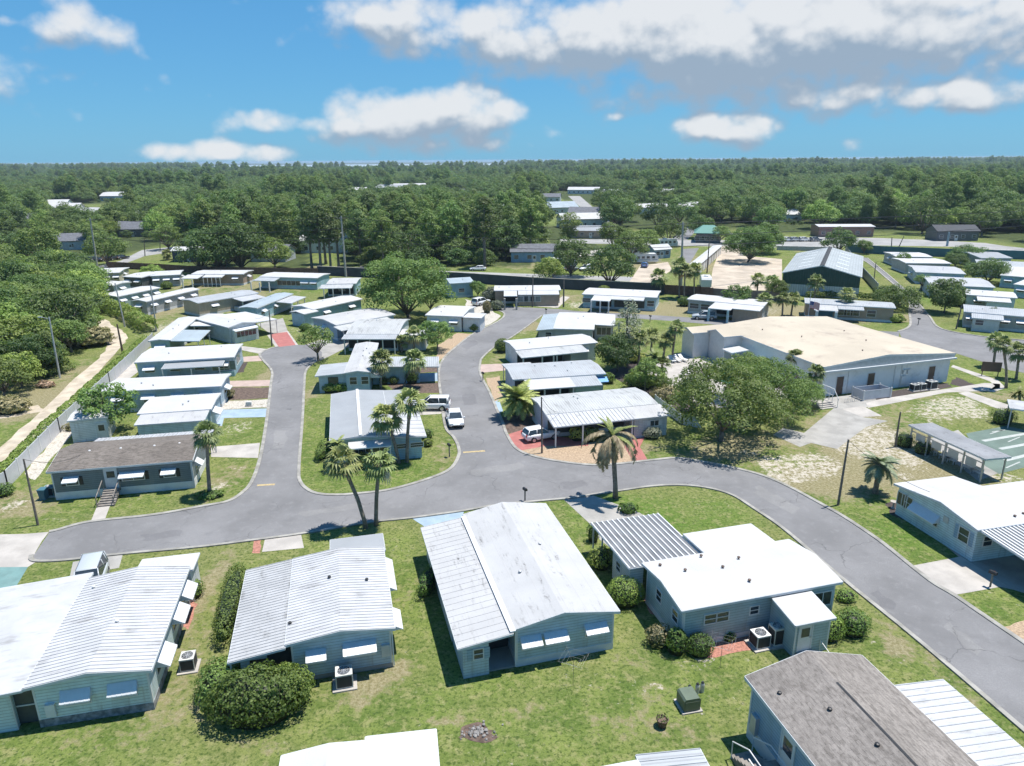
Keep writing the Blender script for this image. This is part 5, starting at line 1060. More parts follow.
# ------------------------------------------------------------------ vegetation
F = {
 'oak': foliage('oak_leaves', (0.068,0.122,0.030), (0.161,0.238,0.057)), 'dark': foliage('dark_leaves', (0.052,0.098,0.028), (0.124,0.195,0.052)),
 'bright': foliage('bright_leaves', (0.143,0.232,0.034), (0.310,0.390,0.081)), 'mid': foliage('mid_green_leaves', (0.087,0.156,0.034), (0.192,0.275,0.063)),
 'pine': foliage('pine_needles', (0.068,0.116,0.034), (0.167,0.220,0.071)), 'grey': foliage('grey_green_needles', (0.161,0.177,0.127), (0.347,0.354,0.270)),
 'palm': foliage('palm_fronds', (0.093,0.140,0.034), (0.285,0.317,0.103), .15), 'date': foliage('date_palm_fronds', (0.124,0.171,0.034), (0.372,0.390,0.115), .15), 'sago': foliage('bluish_palm_fronds', (0.136,0.195,0.103), (0.310,0.378,0.218), .15),
 'deadfrond': foliage('dead_fronds', (0.248,0.171,0.098), (0.521,0.390,0.241), .1), 'hedge': foliage('clipped_leaves', (0.062,0.122,0.023), (0.174,0.268,0.052)), 'hedgebright': foliage('bright_clipped_leaves', (0.124,0.207,0.032), (0.285,0.378,0.069)),
 'limestem': foliage('yellow_green_shrub_leaves', (0.161,0.220,0.034), (0.372,0.403,0.086)), 'dry': foliage('dry_shrub_leaves', (0.211,0.183,0.081), (0.446,0.378,0.207)),
}
BARK = plain('grey_brown_bark', (.17,.14,.115), .9, .35, 3, .6, 10); PALMBARK = plain('palm_bark', (.21,.175,.14), .9, .35, 4, .7, 14)
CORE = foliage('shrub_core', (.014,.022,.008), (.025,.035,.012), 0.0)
def leafquad(mb, p, n, s, rnd, asp=.62):
    n = n.normalized(); a = n.cross(Vector((rnd.uniform(-1,1), rnd.uniform(-1,1), rnd.uniform(-1,1)))).normalized(); b = n.cross(a)
    l = s*rnd.uniform(.7, 1.3); w = l*asp
    mb.add([p-a*l*.5, p+b*w*.5+n*s*.08, p+a*l*.5, p-b*w*.5+n*s*.08], [(0,1,2,3)], rnd.random())
def rv(rnd):
    while True:
        v = Vector((rnd.uniform(-1,1), rnd.uniform(-1,1), rnd.uniform(-1,1)))
        if .05 < v.length < 1: return v.normalized()
def make_tree(seed, R_=5.0, H_=9.0, base=2.2, nclump=55, leaves=90, leaf=.38, shape='oak', clump=1.5, fol='oak', gap=.12):
    """-> (crown mesh, trunk mesh), base on z=0"""
    rnd = random.Random(seed); cb = MB(); tb = MB()
    cz = (base+H_)/2; rz = (H_-base)/2; cent = []
    for k in range(nclump):
        for _ in range(30):
            d = rv(rnd)
            if shape == 'oak':
                if d.z < -.45: continue
                rr = rnd.uniform(.45, 1.0)**.55; lump = 1+.26*mnoise.noise(d*1.7+Vector((seed*3.1, 0, 0)))
                p = Vector((d.x*R_*rr*lump, d.y*R_*rr*lump, cz-rz*.15+d.z*rz*rr*lump*(1.12 if d.z > 0 else .8)))
            elif shape == 'tall':
                rr = rnd.uniform(.3, 1)**.6; t = rnd.random(); prof = math.sin(math.pi*min(1, .12+t*.9))**.7
                a = rnd.uniform(0, 6.28); p = Vector((math.cos(a)*R_*prof*rr, math.sin(a)*R_*prof*rr, base+(H_-base)*t))
            elif shape == 'cone':
                t = rnd.random()**1.3; rr = rnd.uniform(.5, 1); a = rnd.uniform(0, 6.28); q = R_*(1-t)*.95+.3; p = Vector((math.cos(a)*q*rr, math.sin(a)*q*rr, base+(H_-base)*t))
            else:
                rr = rnd.uniform(.2, 1)**.5; p = Vector((d.x*R_*rr, d.y*R_*rr, cz+d.z*rz*rr))
            if all((p-q).length > clump*.55 for q, _ in cent): break
        cent.append((p, clump*rnd.uniform(.65, 1.25)))
    for p, cr in cent:
        nl = int(leaves*(cr/clump)**2); tone = rnd.uniform(-.22, .22)
        for i in range(nl):
            d = rv(rnd)
            if d.z < -.35 and rnd.random() < .75: d.z = -d.z
            q = p+Vector((d.x*cr, d.y*cr, d.z*cr*.72))*rnd.uniform(.72, 1.08)
            n = (d+rv(rnd)*.55+Vector((0,0,.35)))
            leafquad(cb, q, n, leaf, rnd); cb.t[-1] = min(1, max(0, cb.t[-1]*.75+.12+tone))
    tr = .035*H_ if shape == 'oak' else .02*H_
    lean = Vector((rnd.uniform(-.4, .4), rnd.uniform(-.4, .4), 0))
    fork = base*.75 if shape == 'oak' else H_*.55
    top = Vector((lean.x, lean.y, fork))
    tb.tube([(0,0,-.1), (lean.x*.15, lean.y*.15, fork*.12), (lean.x*.5, lean.y*.5, fork*.55), top], [tr*1.5, tr*1.1, tr*.9, tr*.75], 8)
    for p, cr in rnd.sample(cent, min(len(cent), 14)):
        mid = (top+p)/2+Vector((rnd.uniform(-.5,.5), rnd.uniform(-.5,.5), .3))
        if shape != 'oak': mid = Vector((p.x*.35, p.y*.35, max(fork*.6, p.z-1.2))); s0 = Vector((top.x*.7, top.y*.7, min(fork, p.z*.8)))
        else: s0 = top*.93
        tb.tube([s0, mid, p], [tr*.5, tr*.3, tr*.08], 5)
    if shape != 'oak': tb.tube([top, Vector((top.x, top.y, H_*.93))], [tr*.75, tr*.2], 6)
    return cb.mesh('crown', F[fol], recalc=False), tb.mesh('trunk', BARK, True)
TREE = {}
def proto(key, n, **kw):
    TREE[key] = [make_tree(hash_(key)+i*13, **kw) for i in range(n)]
def hash_(s): return sum((i+1)*ord(c) for i, c in enumerate(s)) % 9973
proto('oak', 4, R_=5.5, H_=10, base=1.5, nclump=64, leaves=84, leaf=.5, clump=1.5, fol='oak')
proto('darkoak', 3, R_=5.5, H_=10.5, base=1.0, nclump=64, leaves=84, leaf=.5, clump=1.5, fol='dark')
proto('bright', 3, R_=4.8, H_=8.5, base=1.4, nclump=58, leaves=84, leaf=.46, clump=1.35, fol='bright')
proto('mid', 3, R_=4.6, H_=9, base=1.8, nclump=56, leaves=84, leaf=.46, clump=1.35, fol='mid')
proto('tall', 3, R_=3.4, H_=17, base=6, nclump=52, leaves=84, leaf=.55, clump=1.5, shape='tall', fol='mid')
proto('pine', 3, R_=3.0, H_=18, base=8, nclump=42, leaves=80, leaf=.55, clump=1.4, shape='tall', fol='pine')
proto('conif', 1, R_=2.2, H_=6.2, base=.5, nclump=60, leaves=50, leaf=.3, clump=.6, shape='cone', fol='mid')
# closer trees with finer leaves
proto('bigoak', 1, R_=7.4, H_=10.8, base=1.1, nclump=120, leaves=150, leaf=.4, clump=1.5, fol='mid')
proto('pooloak', 2, R_=6.4, H_=9.2, base=1.7, nclump=120, leaves=120, leaf=.3, clump=1.15, fol='mid')
proto('roundtree', 1, R_=3.6, H_=6.8, base=1.3, nclump=90, leaves=90, leaf=.34, clump=1.0, shape='ball', fol='dark')
proto('mound', 2, R_=5.2, H_=5.6, base=.4, nclump=80, leaves=90, leaf=.38, clump=1.3, fol='dark')
proto('loose', 2, R_=2.6, H_=4.9, base=1.0, nclump=56, leaves=62, leaf=.28, clump=.6, shape='ball', fol='mid')
proto('lighttree', 1, R_=2.3, H_=5.0, base=1.7, nclump=50, leaves=34, leaf=.26, clump=.6, fol='mid')
proto('feather', 1, R_=1.9, H_=8.6, base=2.0, nclump=66, leaves=44, leaf=.28, clump=.62, shape='tall', fol='grey')
proto('yellowtree', 1, R_=4.2, H_=12, base=2.5, nclump=60, leaves=80, leaf=.45, clump=1.3, shape='ball', fol='limestem')
proto('understory', 2, R_=3.0, H_=4.5, base=.2, nclump=34, leaves=70, leaf=.42, clump=1.1, shape='ball', fol='dark')
def tree(key, loc, sc=1.0, rz=None, label='', cat='tree', group=None, name='tree', var=None, zs=None):
    i = random.randrange(len(TREE[key])) if var is None else var
    c, t = TREE[key][i]
    o = thing(name, label, cat, loc, random.uniform(0, 6.28) if rz is None else rz, group)
    o.scale = (sc, sc, sc*(zs or random.uniform(.9, 1.12)))
    link('crown', c, o); link('trunk', t, o); return o
TAKEN = []
def clear_of(x, y, r):
    return all((x-a)**2+(y-b)**2 > (r+c)**2 for a, b, c in TAKEN)
# ---- single trees that can be told apart
def T(key, px, py, sc, label, name='tree', var=0, rz=0.0, zs=1.0, cat='tree'):
    p = P(px, py); TAKEN.append((p.x, p.y, 4*sc)); return tree(key, p, sc, rz, label, cat, None, name, var, zs)
T('bigoak', 409, 318, 1.12, 'huge spreading oak rising over the roofs left of the winding street', 'oak_tree')
T('pooloak', 721, 441, .94, 'wide oak with a visible trunk shading the street before the pool', 'oak_tree', 0)
T('pooloak', 767, 422, .78, 'broad oak right of the pool, leaning over the concrete drive', 'oak_tree', 1, 1.2)
T('pooloak', 745, 400, .66, 'smaller oak between the pool and the clubhouse wall', 'oak_tree', 0, 2.4)
T('pooloak', 800, 408, .4, 'low leafy tree at the clubhouse corner by the white stair', 'oak_tree', 1, 4)
T('roundtree', 944, 313, 1.0, 'dark round tree on the corner lawn of the right hand street', 'tree')
T('mound', 966, 263, .88, 'dome shaped dark tree behind the white roofs at the right', 'tree', 0)
T('mound', 986, 282.5, .95, 'flat topped spreading dark tree between the right hand home rows', 'tree', 1)
T('mound', 955, 266.5, .6, 'small mounded tree left of the dome shaped dark tree', 'tree', 1, 2)
T('mound', 897, 309, .82, 'dense dark tree at the right end of the tan home', 'tree', 0, 1)
T('mound', 886, 303, .6, 'lower dark tree left of the dense one beside the tan home', 'tree', 1, 3)
T('lighttree', 921, 290, .75, 'thin greyish tree on the lawn left of the fourth ribbed roof', 'tree', 0, 1)
T('lighttree', 902, 268, .9, 'thin pale tree before the second white roof of the right hand street', 'tree', 0, 3)
T('oak', 838, 255, .85, 'greyish spreading oak behind the barn ridge', 'oak_tree', 1, 1)
T('mid', 864, 254, .5, 'small round tree by the teal wall behind the barn', 'tree', 0)
T('bigoak', 748, 262, .95, 'large light green oak on the sandy parking lot', 'oak_tree', 0, 2)
T('oak', 760, 254, 1.0, 'second oak right of the large one on the parking lot', 'oak_tree', 2, 2)
T('oak', 768, 253, .8, 'third and smallest oak at the grass edge of the parking lot', 'oak_tree', 3, 2)
T('bright', 549, 285, .8, 'bright green round tree before the dark navy wall', 'tree', 0)
T('darkoak', 611, 287, 1.0, 'large dense dark green tree hiding part of the navy wall', 'tree', 1)
T('darkoak', 571, 276, .95, 'dark spreading oak with a bare trunk right of the bright round tree', 'oak_tree', 0)
T('yellowtree', 568, 246, 1.0, 'yellow green tree standing out before the dark woods', 'tree')
T('mid', 630, 262, 1.0, 'mid green oak over the white camper', 'tree', 1); T('mid', 645, 254, .9, 'mid green oak right behind the white camper', 'tree', 2)
T('mid', 614, 254, 1.1, 'mid green oak left behind the white camper', 'tree', 0)
T('lighttree', 318.5, 361, 1.12, 'slender light green tree at the end of the cul-de-sac', 'tree', 0)
T('loose', 113, 432, 1.18, 'loose upright leafy tree in front of the white garden shed', 'tree', 0, 1)
T('loose', 437, 351, 1.1, 'dense green tree at the street edge beside the rounded roof home', 'tree', 1)
T('loose', 645, 393, .95, 'leafy loose tree at the lower corner of the pool garden', 'tree', 0, 2); T('loose', 691, 413, .9, 'loose small tree by the end of the picket fence', 'tree', 1, 1); T('mid', 478, 297, .4, 'small tree left of the garage porch home', 'tree', 0); T('loose', 735, 312, 1.1, 'loose tree on the verge before the grey home', 'tree', 0, 3); T('mid', 776, 300, .5, 'small tree in front of the block wall', 'tree', 1, 2); T('oak', 700, 238, .9, 'oak beside the far highway above the storage row', 'oak_tree', 2); T('oak', 668, 246, .9, 'oak at the far side road', 'oak_tree', 0); T('mid', 720, 243, .7, 'small tree at the mouth of the sandy lot', 'tree', 2)
T('feather', 627, 367, 1.15, 'feathery grey conifer behind the silvery roofed home', 'conifer', 0)
T('roundtree', 617, 372, .82, 'glossy round green tree beside the grey conifer', 'tree', 0, 1)
T('conif', 52, 374, 1.05, 'young pale green conifer in front of the left wood', 'conifer', 0); T('conif', 61, 371, .8, 'smaller conifer right beside the young pale one', 'conifer', 0, 2)
T('mid', 4, 398, .62, 'leafy tree at the lower left end of the wood by the dirt track', 'tree', 1, 1); T('bright', 22, 388, .6, 'yellow green tree low at the edge of the left wood beside the young conifer', 'tree', 0, 2); T('darkoak', 38, 376, .6, 'dark tree right behind the young pale conifer', 'tree', 1, 1); T('mid', 72, 352, .62, 'round tree in front of the left wood where the track narrows', 'tree', 0, 1); T('bright', 84, 332, .6, 'bright tree above the wild palmetto at the track bend', 'tree', 2, 1)
T('bright', 152, 279.5, .58, 'small bright flat tree among the back row homes', 'tree', 1, 0, .8)
T('mid', 202, 256, .9, 'oak at the far bend of the left highway', 'oak_tree', 0); T('oak', 168, 250, .85, 'rounded oak beside the left highway', 'oak_tree', 0)
T('oak', 108, 266, 1.0, 'large oak above the dark parked cars at the left', 'oak_tree', 1)
T('bright', 275, 268, .95, 'light green small tree before the pine trunks', 'tree', 2, 0, 1)
T('pine', 312, 269, 1.0, 'leftmost pine in front of the white house behind the wall', 'pine_tree', 0); T('pine', 321, 271, 1.05, 'second pine in front of the white house behind the wall', 'pine_tree', 1, 1); T('pine', 331, 270, .95, 'third pine in front of the white house behind the wall', 'pine_tree', 2, 2); T('pine', 339, 268, 1.05, 'rightmost pine in front of the white house behind the wall', 'pine_tree', 0, 3); T('pine', 326, 264, 1.0, 'pine standing close to the white house behind the wall', 'pine_tree', 1, 4)
T('darkoak', 221, 272, 1.28, 'dense dark oak behind the taupe home', 'oak_tree', 2); T('darkoak', 243, 271, 1.3, 'second dense dark oak behind the aqua home', 'oak_tree', 0); T('darkoak', 203, 272, 1.0, 'dark oak beside the navy shed house', 'oak_tree', 1)
T('lighttree', 430, 314, .9, 'small palm like shrub tree at the white sided home', 'tree', 0, 2)
# ---- woods: every tree one can tell apart is a tree of its own
def scatter(poly, sep, n, rnd, margin=0):
    xs = [p[0] for p in poly]; ys = [p[1] for p in poly]; out = []; tries = 0
    while len(out) < n and tries < n*60:
        tries += 1; x = rnd.uniform(min(xs), max(xs)); y = rnd.uniform(min(ys), max(ys))
        if not inpoly(x, y, poly) or any(hy*.8 < y < hy+8 and abs(x-hx*y/hy) < hw_*.55 for hx, hy, hw_ in FARH) or any(inpoly(x, y, z) for z in CLEAR): continue
        q = proj(Vector((x, y, 6)))
        if q is None or not (-70 < q[0] < W_PX+70): continue
        if all((x-a)**2+(y-b)**2 > sep*sep for a, b in out) and clear_of(x, y, 2.5): out.append((x, y))
    return out
rw = random.Random(11)
def wood(poly, sep, n, kinds, group, szr=(.85, 1.25), rnd=rw):
    for x, y in scatter(poly, sep, n, rnd):
        key, nm, lab, cat = kinds[rnd.choices(range(len(kinds)), [k[4] for k in kinds])[0]][:4]
        tree(key, (x, y, 0), rnd.uniform(*szr), rnd.uniform(0, 6.28), lab, cat, group, nm, rnd.randrange(len(TREE[key])))
wood(WOODS[0], 3.9, 105, [('bright','broadleaf_tree','bright yellow green tree in the thick wood beside the dirt track','tree',7),('mid','broadleaf_tree','mid green tree in the thick wood beside the dirt track','tree',4),('oak','broadleaf_tree','dull green oak in the thick wood beside the dirt track','tree',3),('darkoak','broadleaf_tree','dark green oak in the thick wood beside the dirt track','tree',2)], 'trees of the wood beside the dirt track', (.7, 1.0))
wood(WOODS[1], 6.5, 70, [('tall','tall_tree','tall light green tree in the wood behind the navy wall','tree',5),('pine','pine_tree','tall pine with bare trunk in the wood behind the navy wall','pine',5),('darkoak','broadleaf_tree','dark oak in the wood behind the navy wall','tree',3)], 'trees of the wood behind the navy wall', (.85, 1.12))
wood(WOODS[2], 8.5, 46, [('oak','broadleaf_tree','dull green oak between the left wood and the highway','tree',4),('mid','broadleaf_tree','mid green tree between the left wood and the highway','tree',3),('bright','broadleaf_tree','bright green tree between the left wood and the highway','tree',2)], 'trees around the houses at the left', (.9, 1.35))
wood([(p.x, p.y) for p in W([(765,236.5),(850,231),(880,232.5),(940,235),(1010,242),(1060,248),(1300,250),(1300,222),(765,212)])], 8, 60, [('bright','broadleaf_tree','bright green tree along the front of the right hand wood','tree',3),('mid','broadleaf_tree','mid green tree along the front of the right hand wood','tree',5),('darkoak','broadleaf_tree','dark tree along the front of the right hand wood','tree',3)], 'trees along the front of the right hand wood', (1.0, 1.6))
wood([(p.x, p.y) for p in W([(560,240),(690,226),(760,228),(760,212),(600,206),(520,214),(480,222),(530,232)])], 11, 34, [('oak','broadleaf_tree','oak around the far houses in the middle','tree',4),('darkoak','broadleaf_tree','dark oak around the far houses in the middle','tree',3)], 'trees around the far middle houses', (1.0, 1.4))
# ---- the rest of the woods reads as one mass
def far_forest():
    rnd = random.Random(5); pts = []; sc = []; rot = []; idx = []
    y = 300.0
    FAR_CLEAR = CLEAR+[[(p.x, p.y) for p in W(z)] for z in ([(538,244),(655,238),(672,222),(604,191),(556,191),(538,208)], [(655,250),(1100,262),(1100,246),(960,232),(850,227),(700,222),(660,226)], [(52,233),(130,226),(130,203),(44,203)], [(400,194.5),(436,194.5),(436,188),(396,188)], [(776,206),(790,206),(786,192),(778,192)], [(176,220),(198,220),(188,203),(176,203)])]
    while y < 4200:
        step = 8.0 if y < 800 else (10.5 if y < 1600 else 15.0)
        half = y*.80+30; x = -half
        while x < half:
            px = x+rnd.uniform(-.45, .45)*step; py = y+rnd.uniform(-.45, .45)*step
            x += step
            low = any(hy*.78 < py < hy+9 and abs(px-hx*py/hy) < hw_*.62 for hx, hy, hw_ in FARH)
            if y > 2450 and -.42*py < px < -.004*py: continue
            if not (y < 1000 and any(inpoly(px, py, z) for z in FAR_CLEAR)):
                gapn = mnoise.noise(Vector((px*.006, py*.006, 3.3)))
                if gapn < -.5 and rnd.random() < .9: continue
                hn = mnoise.noise(Vector((px*.012, py*.008, 9)))
                pts.append((px, py, 0)); k = (.5 if low else 1)*rnd.uniform(.85, 1.3)*(1+.22*hn)*(1 if y < 1600 else (.75 if y > 2000 and -.42*py < px < -.004*py else 1.35)); sc.append(k)
                rot.append(rnd.uniform(0, 6.28)); 
                sp = mnoise.noise(Vector((px*.01, py*.01, 20)))+rnd.uniform(-.5, .5)
                idx.append(5 if low else 0 if sp < -.3 else (1 if sp < .05 else (2 if sp < .32 else (3 if sp < .55 else 4))))
        y += step*.85
    # fill the nearer woods too, under and between the single trees
    for poly, sep, n in ((WOODS[0], 2.8, 170), (WOODS[2], 5, 120)):
        for x, y in scatter(poly, sep, n, rnd): pts.append((x, y, 0)); sc.append(rnd.uniform(.8, 1.25)); rot.append(rnd.uniform(0, 6.28)); idx.append(5)
    for poly, sep, n in ((WOODS[1], 5, 130), (WOODS[3], 9, 10)):
        for x, y in scatter(poly, sep, n, rnd): pts.append((x, y, 0)); sc.append(rnd.uniform(1.0, 1.7)); rot.append(rnd.uniform(0, 6.28)); idx.append(5)
    for x, y in scatter(WOODS[1], 6, 110, rnd):
        if y > 215: pts.append((x, y, 0)); sc.append(rnd.uniform(.85, 1.1)); rot.append(rnd.uniform(0, 6.28)); idx.append(6)
    me = bpy.data.meshes.new('far_woods'); me.from_pydata(pts, [], [])
    for nm, ty, da in (('sc', 'FLOAT', sc), ('rz', 'FLOAT', rot), ('ix', 'INT', idx)):
        a = me.attributes.new(nm, ty, 'POINT'); a.data.foreach_set('value', da)
    o = link('forest', me); setp(o, 'continuous green woods stretching to the horizon', 'woods', None, 'stuff')
    ng = bpy.data.node_groups.new('woods', 'GeometryNodeTree')
    ng.interface.new_socket('Geometry', in_out='INPUT', socket_type='NodeSocketGeometry'); ng.interface.new_socket('Geometry', in_out='OUTPUT', socket_type='NodeSocketGeometry')
    t = NT(ng); gi = t.new('NodeGroupInput'); go = t.new('NodeGroupOutput'); io = t.new('GeometryNodeInstanceOnPoints'); jn = t.new('GeometryNodeJoinGeometry')
    def att(nm, ty):
        a = t.new('GeometryNodeInputNamedAttribute', data_type=ty); a.inputs['Name'].default_value = nm; return a.outputs[0]
    prot = []
    for key, v in (('darkoak', 0), ('oak', 1), ('mid', 0), ('bright', 1), ('tall', 0), ('understory', 0), ('tall', 1)):
        c = TREE[key][v][0]
        ob = next((x for x in COL.objects if x.type == 'MESH' and x.data == c), None)
        if ob is None: ob = bpy.data.objects.new('crown', c)
        prot.append(ob)
    for ob in reversed(prot):
        n = t.new('GeometryNodeObjectInfo', transform_space='ORIGINAL'); n.inputs['Object'].default_value = ob; n.inputs['As Instance'].default_value = True
        t.lk(n.outputs['Geometry'], jn.inputs[0])
    t.lk(gi.outputs[0], io.inputs['Points']); t.lk(jn.outputs[0], io.inputs['Instance']); io.inputs['Pick Instance'].default_value = True
    t.lk(att('ix', 'INT'), io.inputs['Instance Index'])
    cx = t.new('ShaderNodeCombineXYZ'); t.lk(att('rz', 'FLOAT'), cx.inputs[2]); 
    e2r = t.new('FunctionNodeEulerToRotation'); t.lk(cx.outputs[0], e2r.inputs[0]); t.lk(e2r.outputs[0], io.inputs['Rotation'])
    t.lk(att('sc', 'FLOAT'), io.inputs['Scale']); t.lk(io.outputs[0], go.inputs[0])
    md = o.modifiers.new('woods', 'NODES'); md.node_group = ng
    print('forest instances', len(pts))
far_forest()
# ---- palms
def fan_palm(seed, trunk_h, lean=(0, 0), r=1.0, n=40, tr=.17, fol='palm', skirt=2):
    rnd = random.Random(seed); tb = MB(); top = Vector((lean[0], lean[1], trunk_h))
    tb.tube([(0,0,-.1), (lean[0]*.06, lean[1]*.06, trunk_h*.12), (lean[0]*.32, lean[1]*.32, trunk_h*.45), (lean[0]*.72, lean[1]*.72, trunk_h*.78), tuple(top)], [tr*1.35, tr*1.05, tr, tr*.95, tr*1.15], 9)
    cb = MB(); db = MB()
    for k in range(n+skirt):
        dead = k >= n
        el = rnd.uniform(-.72, 1.35) if not dead else rnd.uniform(-1.35, -.8)
        az = k*2.39996+rnd.uniform(-.3, .3); tgt = db if dead else cb
        d = Vector((math.cos(az)*math.cos(el), math.sin(az)*math.cos(el), math.sin(el)))
        pl = r*rnd.uniform(.5, .72); base = top+Vector((0, 0, .1)); e = base+d*pl+Vector((0, 0, -.1*pl)); side = d.cross(Vector((0, 0, 1)))
        side = side.normalized() if side.length > .05 else Vector((1, 0, 0)); up = side.cross(d).normalized()
        tgt.add([base-side*.02, base+side*.02, e+side*.015, e-side*.015], [(0,1,2,3)], .6)
        m = 11; fl = r*rnd.uniform(.6, .85)
        for j in range(m):
            a = (j/(m-1)-.5)*3.6; q = (d*math.cos(a)+side*math.sin(a)).normalized(); l = fl*(1-.22*abs(a)/1.8)
            w = up.cross(q).normalized()*l*.1
            p1 = e+q*l*.55+up*l*.05; p2 = e+q*l-Vector((0, 0, l*rnd.uniform(.18, .5)))
            tn = rnd.uniform(.1, 1)
            tgt.add([e, p1-w, p1+w], [(0,1,2)], tn); tgt.add([p1-w, p2, p1+w], [(0,1,2)], tn)
    tr_ = tb.mesh('trunk', PALMBARK, True); c = cb.mesh('crown', F[fol], recalc=False); d_ = db.mesh('dead_fronds', F['deadfrond'], recalc=False) if skirt else None
    return tr_, c, d_
def feather_palm(seed, trunk_h, lean=(0, 0), r=2.2, n=46, tr=.24, fol='date', dead=0, elr=(-.35, 1.4), droop=.55, lw=.25):
    rnd = random.Random(seed); tb = MB(); top = Vector((lean[0], lean[1], trunk_h))
    tb.tube([(0,0,-.1), (lean[0]*.1, lean[1]*.1, trunk_h*.2), (lean[0]*.5, lean[1]*.5, trunk_h*.6), tuple(top)], [tr*1.3, tr, tr, tr*1.2], 9)
    cb = MB(); db = MB()
    for k in range(n+dead):
        isd = k >= n; tgt = db if isd else cb
        el = rnd.uniform(-.35, .6) if isd else rnd.uniform(*elr); az = k*2.39996+rnd.uniform(-.3, .3)
        L = r*rnd.uniform(.8, 1.15)*(.92 if isd else (.66 if dead else 1)); p = top+Vector((0, 0, .1)); pts = []; e = el; seg = 9
        for s in range(seg+1):
            pts.append(p.copy()); p = p+Vector((math.cos(az)*math.cos(e), math.sin(az)*math.cos(e), math.sin(e)))*L/seg; e -= (1.0 if isd else droop)*2.2/seg
        for s in range(seg):
            d = (pts[s+1]-pts[s]).normalized(); side = d.cross(Vector((0, 0, 1))); side = side.normalized() if side.length > .05 else Vector((1,0,0)); up = side.cross(d)
            tgt.add([pts[s]-side*.025, pts[s]+side*.025, pts[s+1]+side*.02, pts[s+1]-side*.02], [(0,1,2,3)], .8)
            for sg in (-1, 1):
                for q in (.0, .33, .66):
                    b = pts[s].lerp(pts[s+1], q); t_ = (s+q)/seg; ll = L*lw*(math.sin(math.pi*min(1, .15+t_*.8)))*rnd.uniform(.8, 1.15)
                    tip = b+side*sg*ll*.85+d*ll*.5+up*ll*(.18 if not isd else -.3)-Vector((0, 0, ll*.3)); w = d*.03*r
                    tgt.add([b-w, b+w, tip], [(0,1,2)], rnd.random())
    return tb.mesh('trunk', PALMBARK, True), cb.mesh('crown', F[fol], recalc=False), (db.mesh('dead_fronds', F['deadfrond'], recalc=False) if dead else None)
def palm(label, base, crown_px, kind='fan', r=1.05, seed=0, n=34, **kw):
    b = P(*base)
    # the crown sits on the vertical plane through the base, so its pixel gives height and lean
    d = ray(*crown_px); t = (b.y-CAM.y)/d.y; c = CAM+d*t
    hgt = max(1.2, c.z); lean = (c.x-b.x, 0.0)
    f = fan_palm if kind == 'fan' else feather_palm
    tr_, cr, dd = f(seed+hash_(label), hgt, lean, r=r, n=n, **kw)
    o = thing('palm_tree', label, 'palm', b); link('trunk', tr_, o); link('crown', cr, o)
    if dd: link('dead_fronds', dd, o)
    TAKEN.append((b.x, b.y, 1.5)); return o
palm('tall half dead palm with hanging brown fronds beside the front street', (615.5,498), (612,437), 'feather', r=4.0, n=7, tr=.22, dead=17, elr=(.2, 1.35), droop=.5, lw=.15)
palm('leaning tall palm left of the pair before the ribbed roof home', (366,528), (342,463), r=1.35); palm('gently curved palm right of the pair before the ribbed roof home', (376,525), (379,464), r=1.3)
palm('palm leaning left over the corner home with the flat roof', (399,463), (386,418), r=1.45, n=42); palm('upright palm at the right front of the corner home', (407,462), (410,403), r=1.4, n=42)
palm('low bushy palm at the left front of the corner home', (335,470), (338,445), r=1.3, kind='feather', tr=.15, elr=(-.6, 1.2), seed=3)
palm('bushy palm in front of the slate blue home with the long white roof', (381,389), (381,361), r=1.5, n=44); palm('bushy palm beside the sky blue driveway', (404,388), (414,361), r=1.55, n=44)
palm('yellowish palm next to the dense tree by the rounded roof', (414,353), (414,335), r=1.5); palm('short palm below the rounded roof porch', (402,352), (403,341), r=1.1)
palm('slender palm on the lawn corner right of the dark grey home', (210,495), (207,435), r=1.25, n=34)
palm('big yellow green date palm at the inner bend of the winding street', (519,418), (519,401), 'feather', r=3.0, n=62, tr=.35, elr=(-.35, 1.35), droop=.5)
palm('bluish feather palm on the dry lawn by the right hand pole', (875,493), (880,466), 'feather', r=2.0, n=44, tr=.24, fol='sago', elr=(-.5, 1.3))
palm('palm at the middle of the clubhouse side wall', (795,383), (795,357), r=1.1); palm('palm at the clubhouse corner by the white stair', (814,397), (816,373), r=1.15)
palm('leftmost palm of the three behind the dark sign at the right', (993,367), (996,341), r=1.25); palm('middle palm of the three behind the dark sign at the right', (1006,388), (1003,345), r=1.2); palm('palm nearest the right edge behind the dark sign', (1016,379), (1019,352), r=1.4)
palm('short palm by the walk at the far right of the sandy lawn', (1020,403), (1018,394), r=1.2, kind='feather', tr=.15)
palm('tallest thin palm against the clubhouse end wing', (672,360), (676,328), r=1.25); palm('palm second from the clubhouse end wing', (663,360), (666,341), r=1.2)
palm('palm over the pool garden left of the end wing', (651,356), (652,336), r=1.4); palm('palm behind the glossy round tree by the pool garden', (638,371), (640,340), r=1.3)
palm('yellowish palm at the near edge of the pool deck', (653,382), (655,358), r=1.5, kind='feather', tr=.15); palm('small palm right of the yellowish one at the pool deck', (664,383), (662,365), r=1.2)
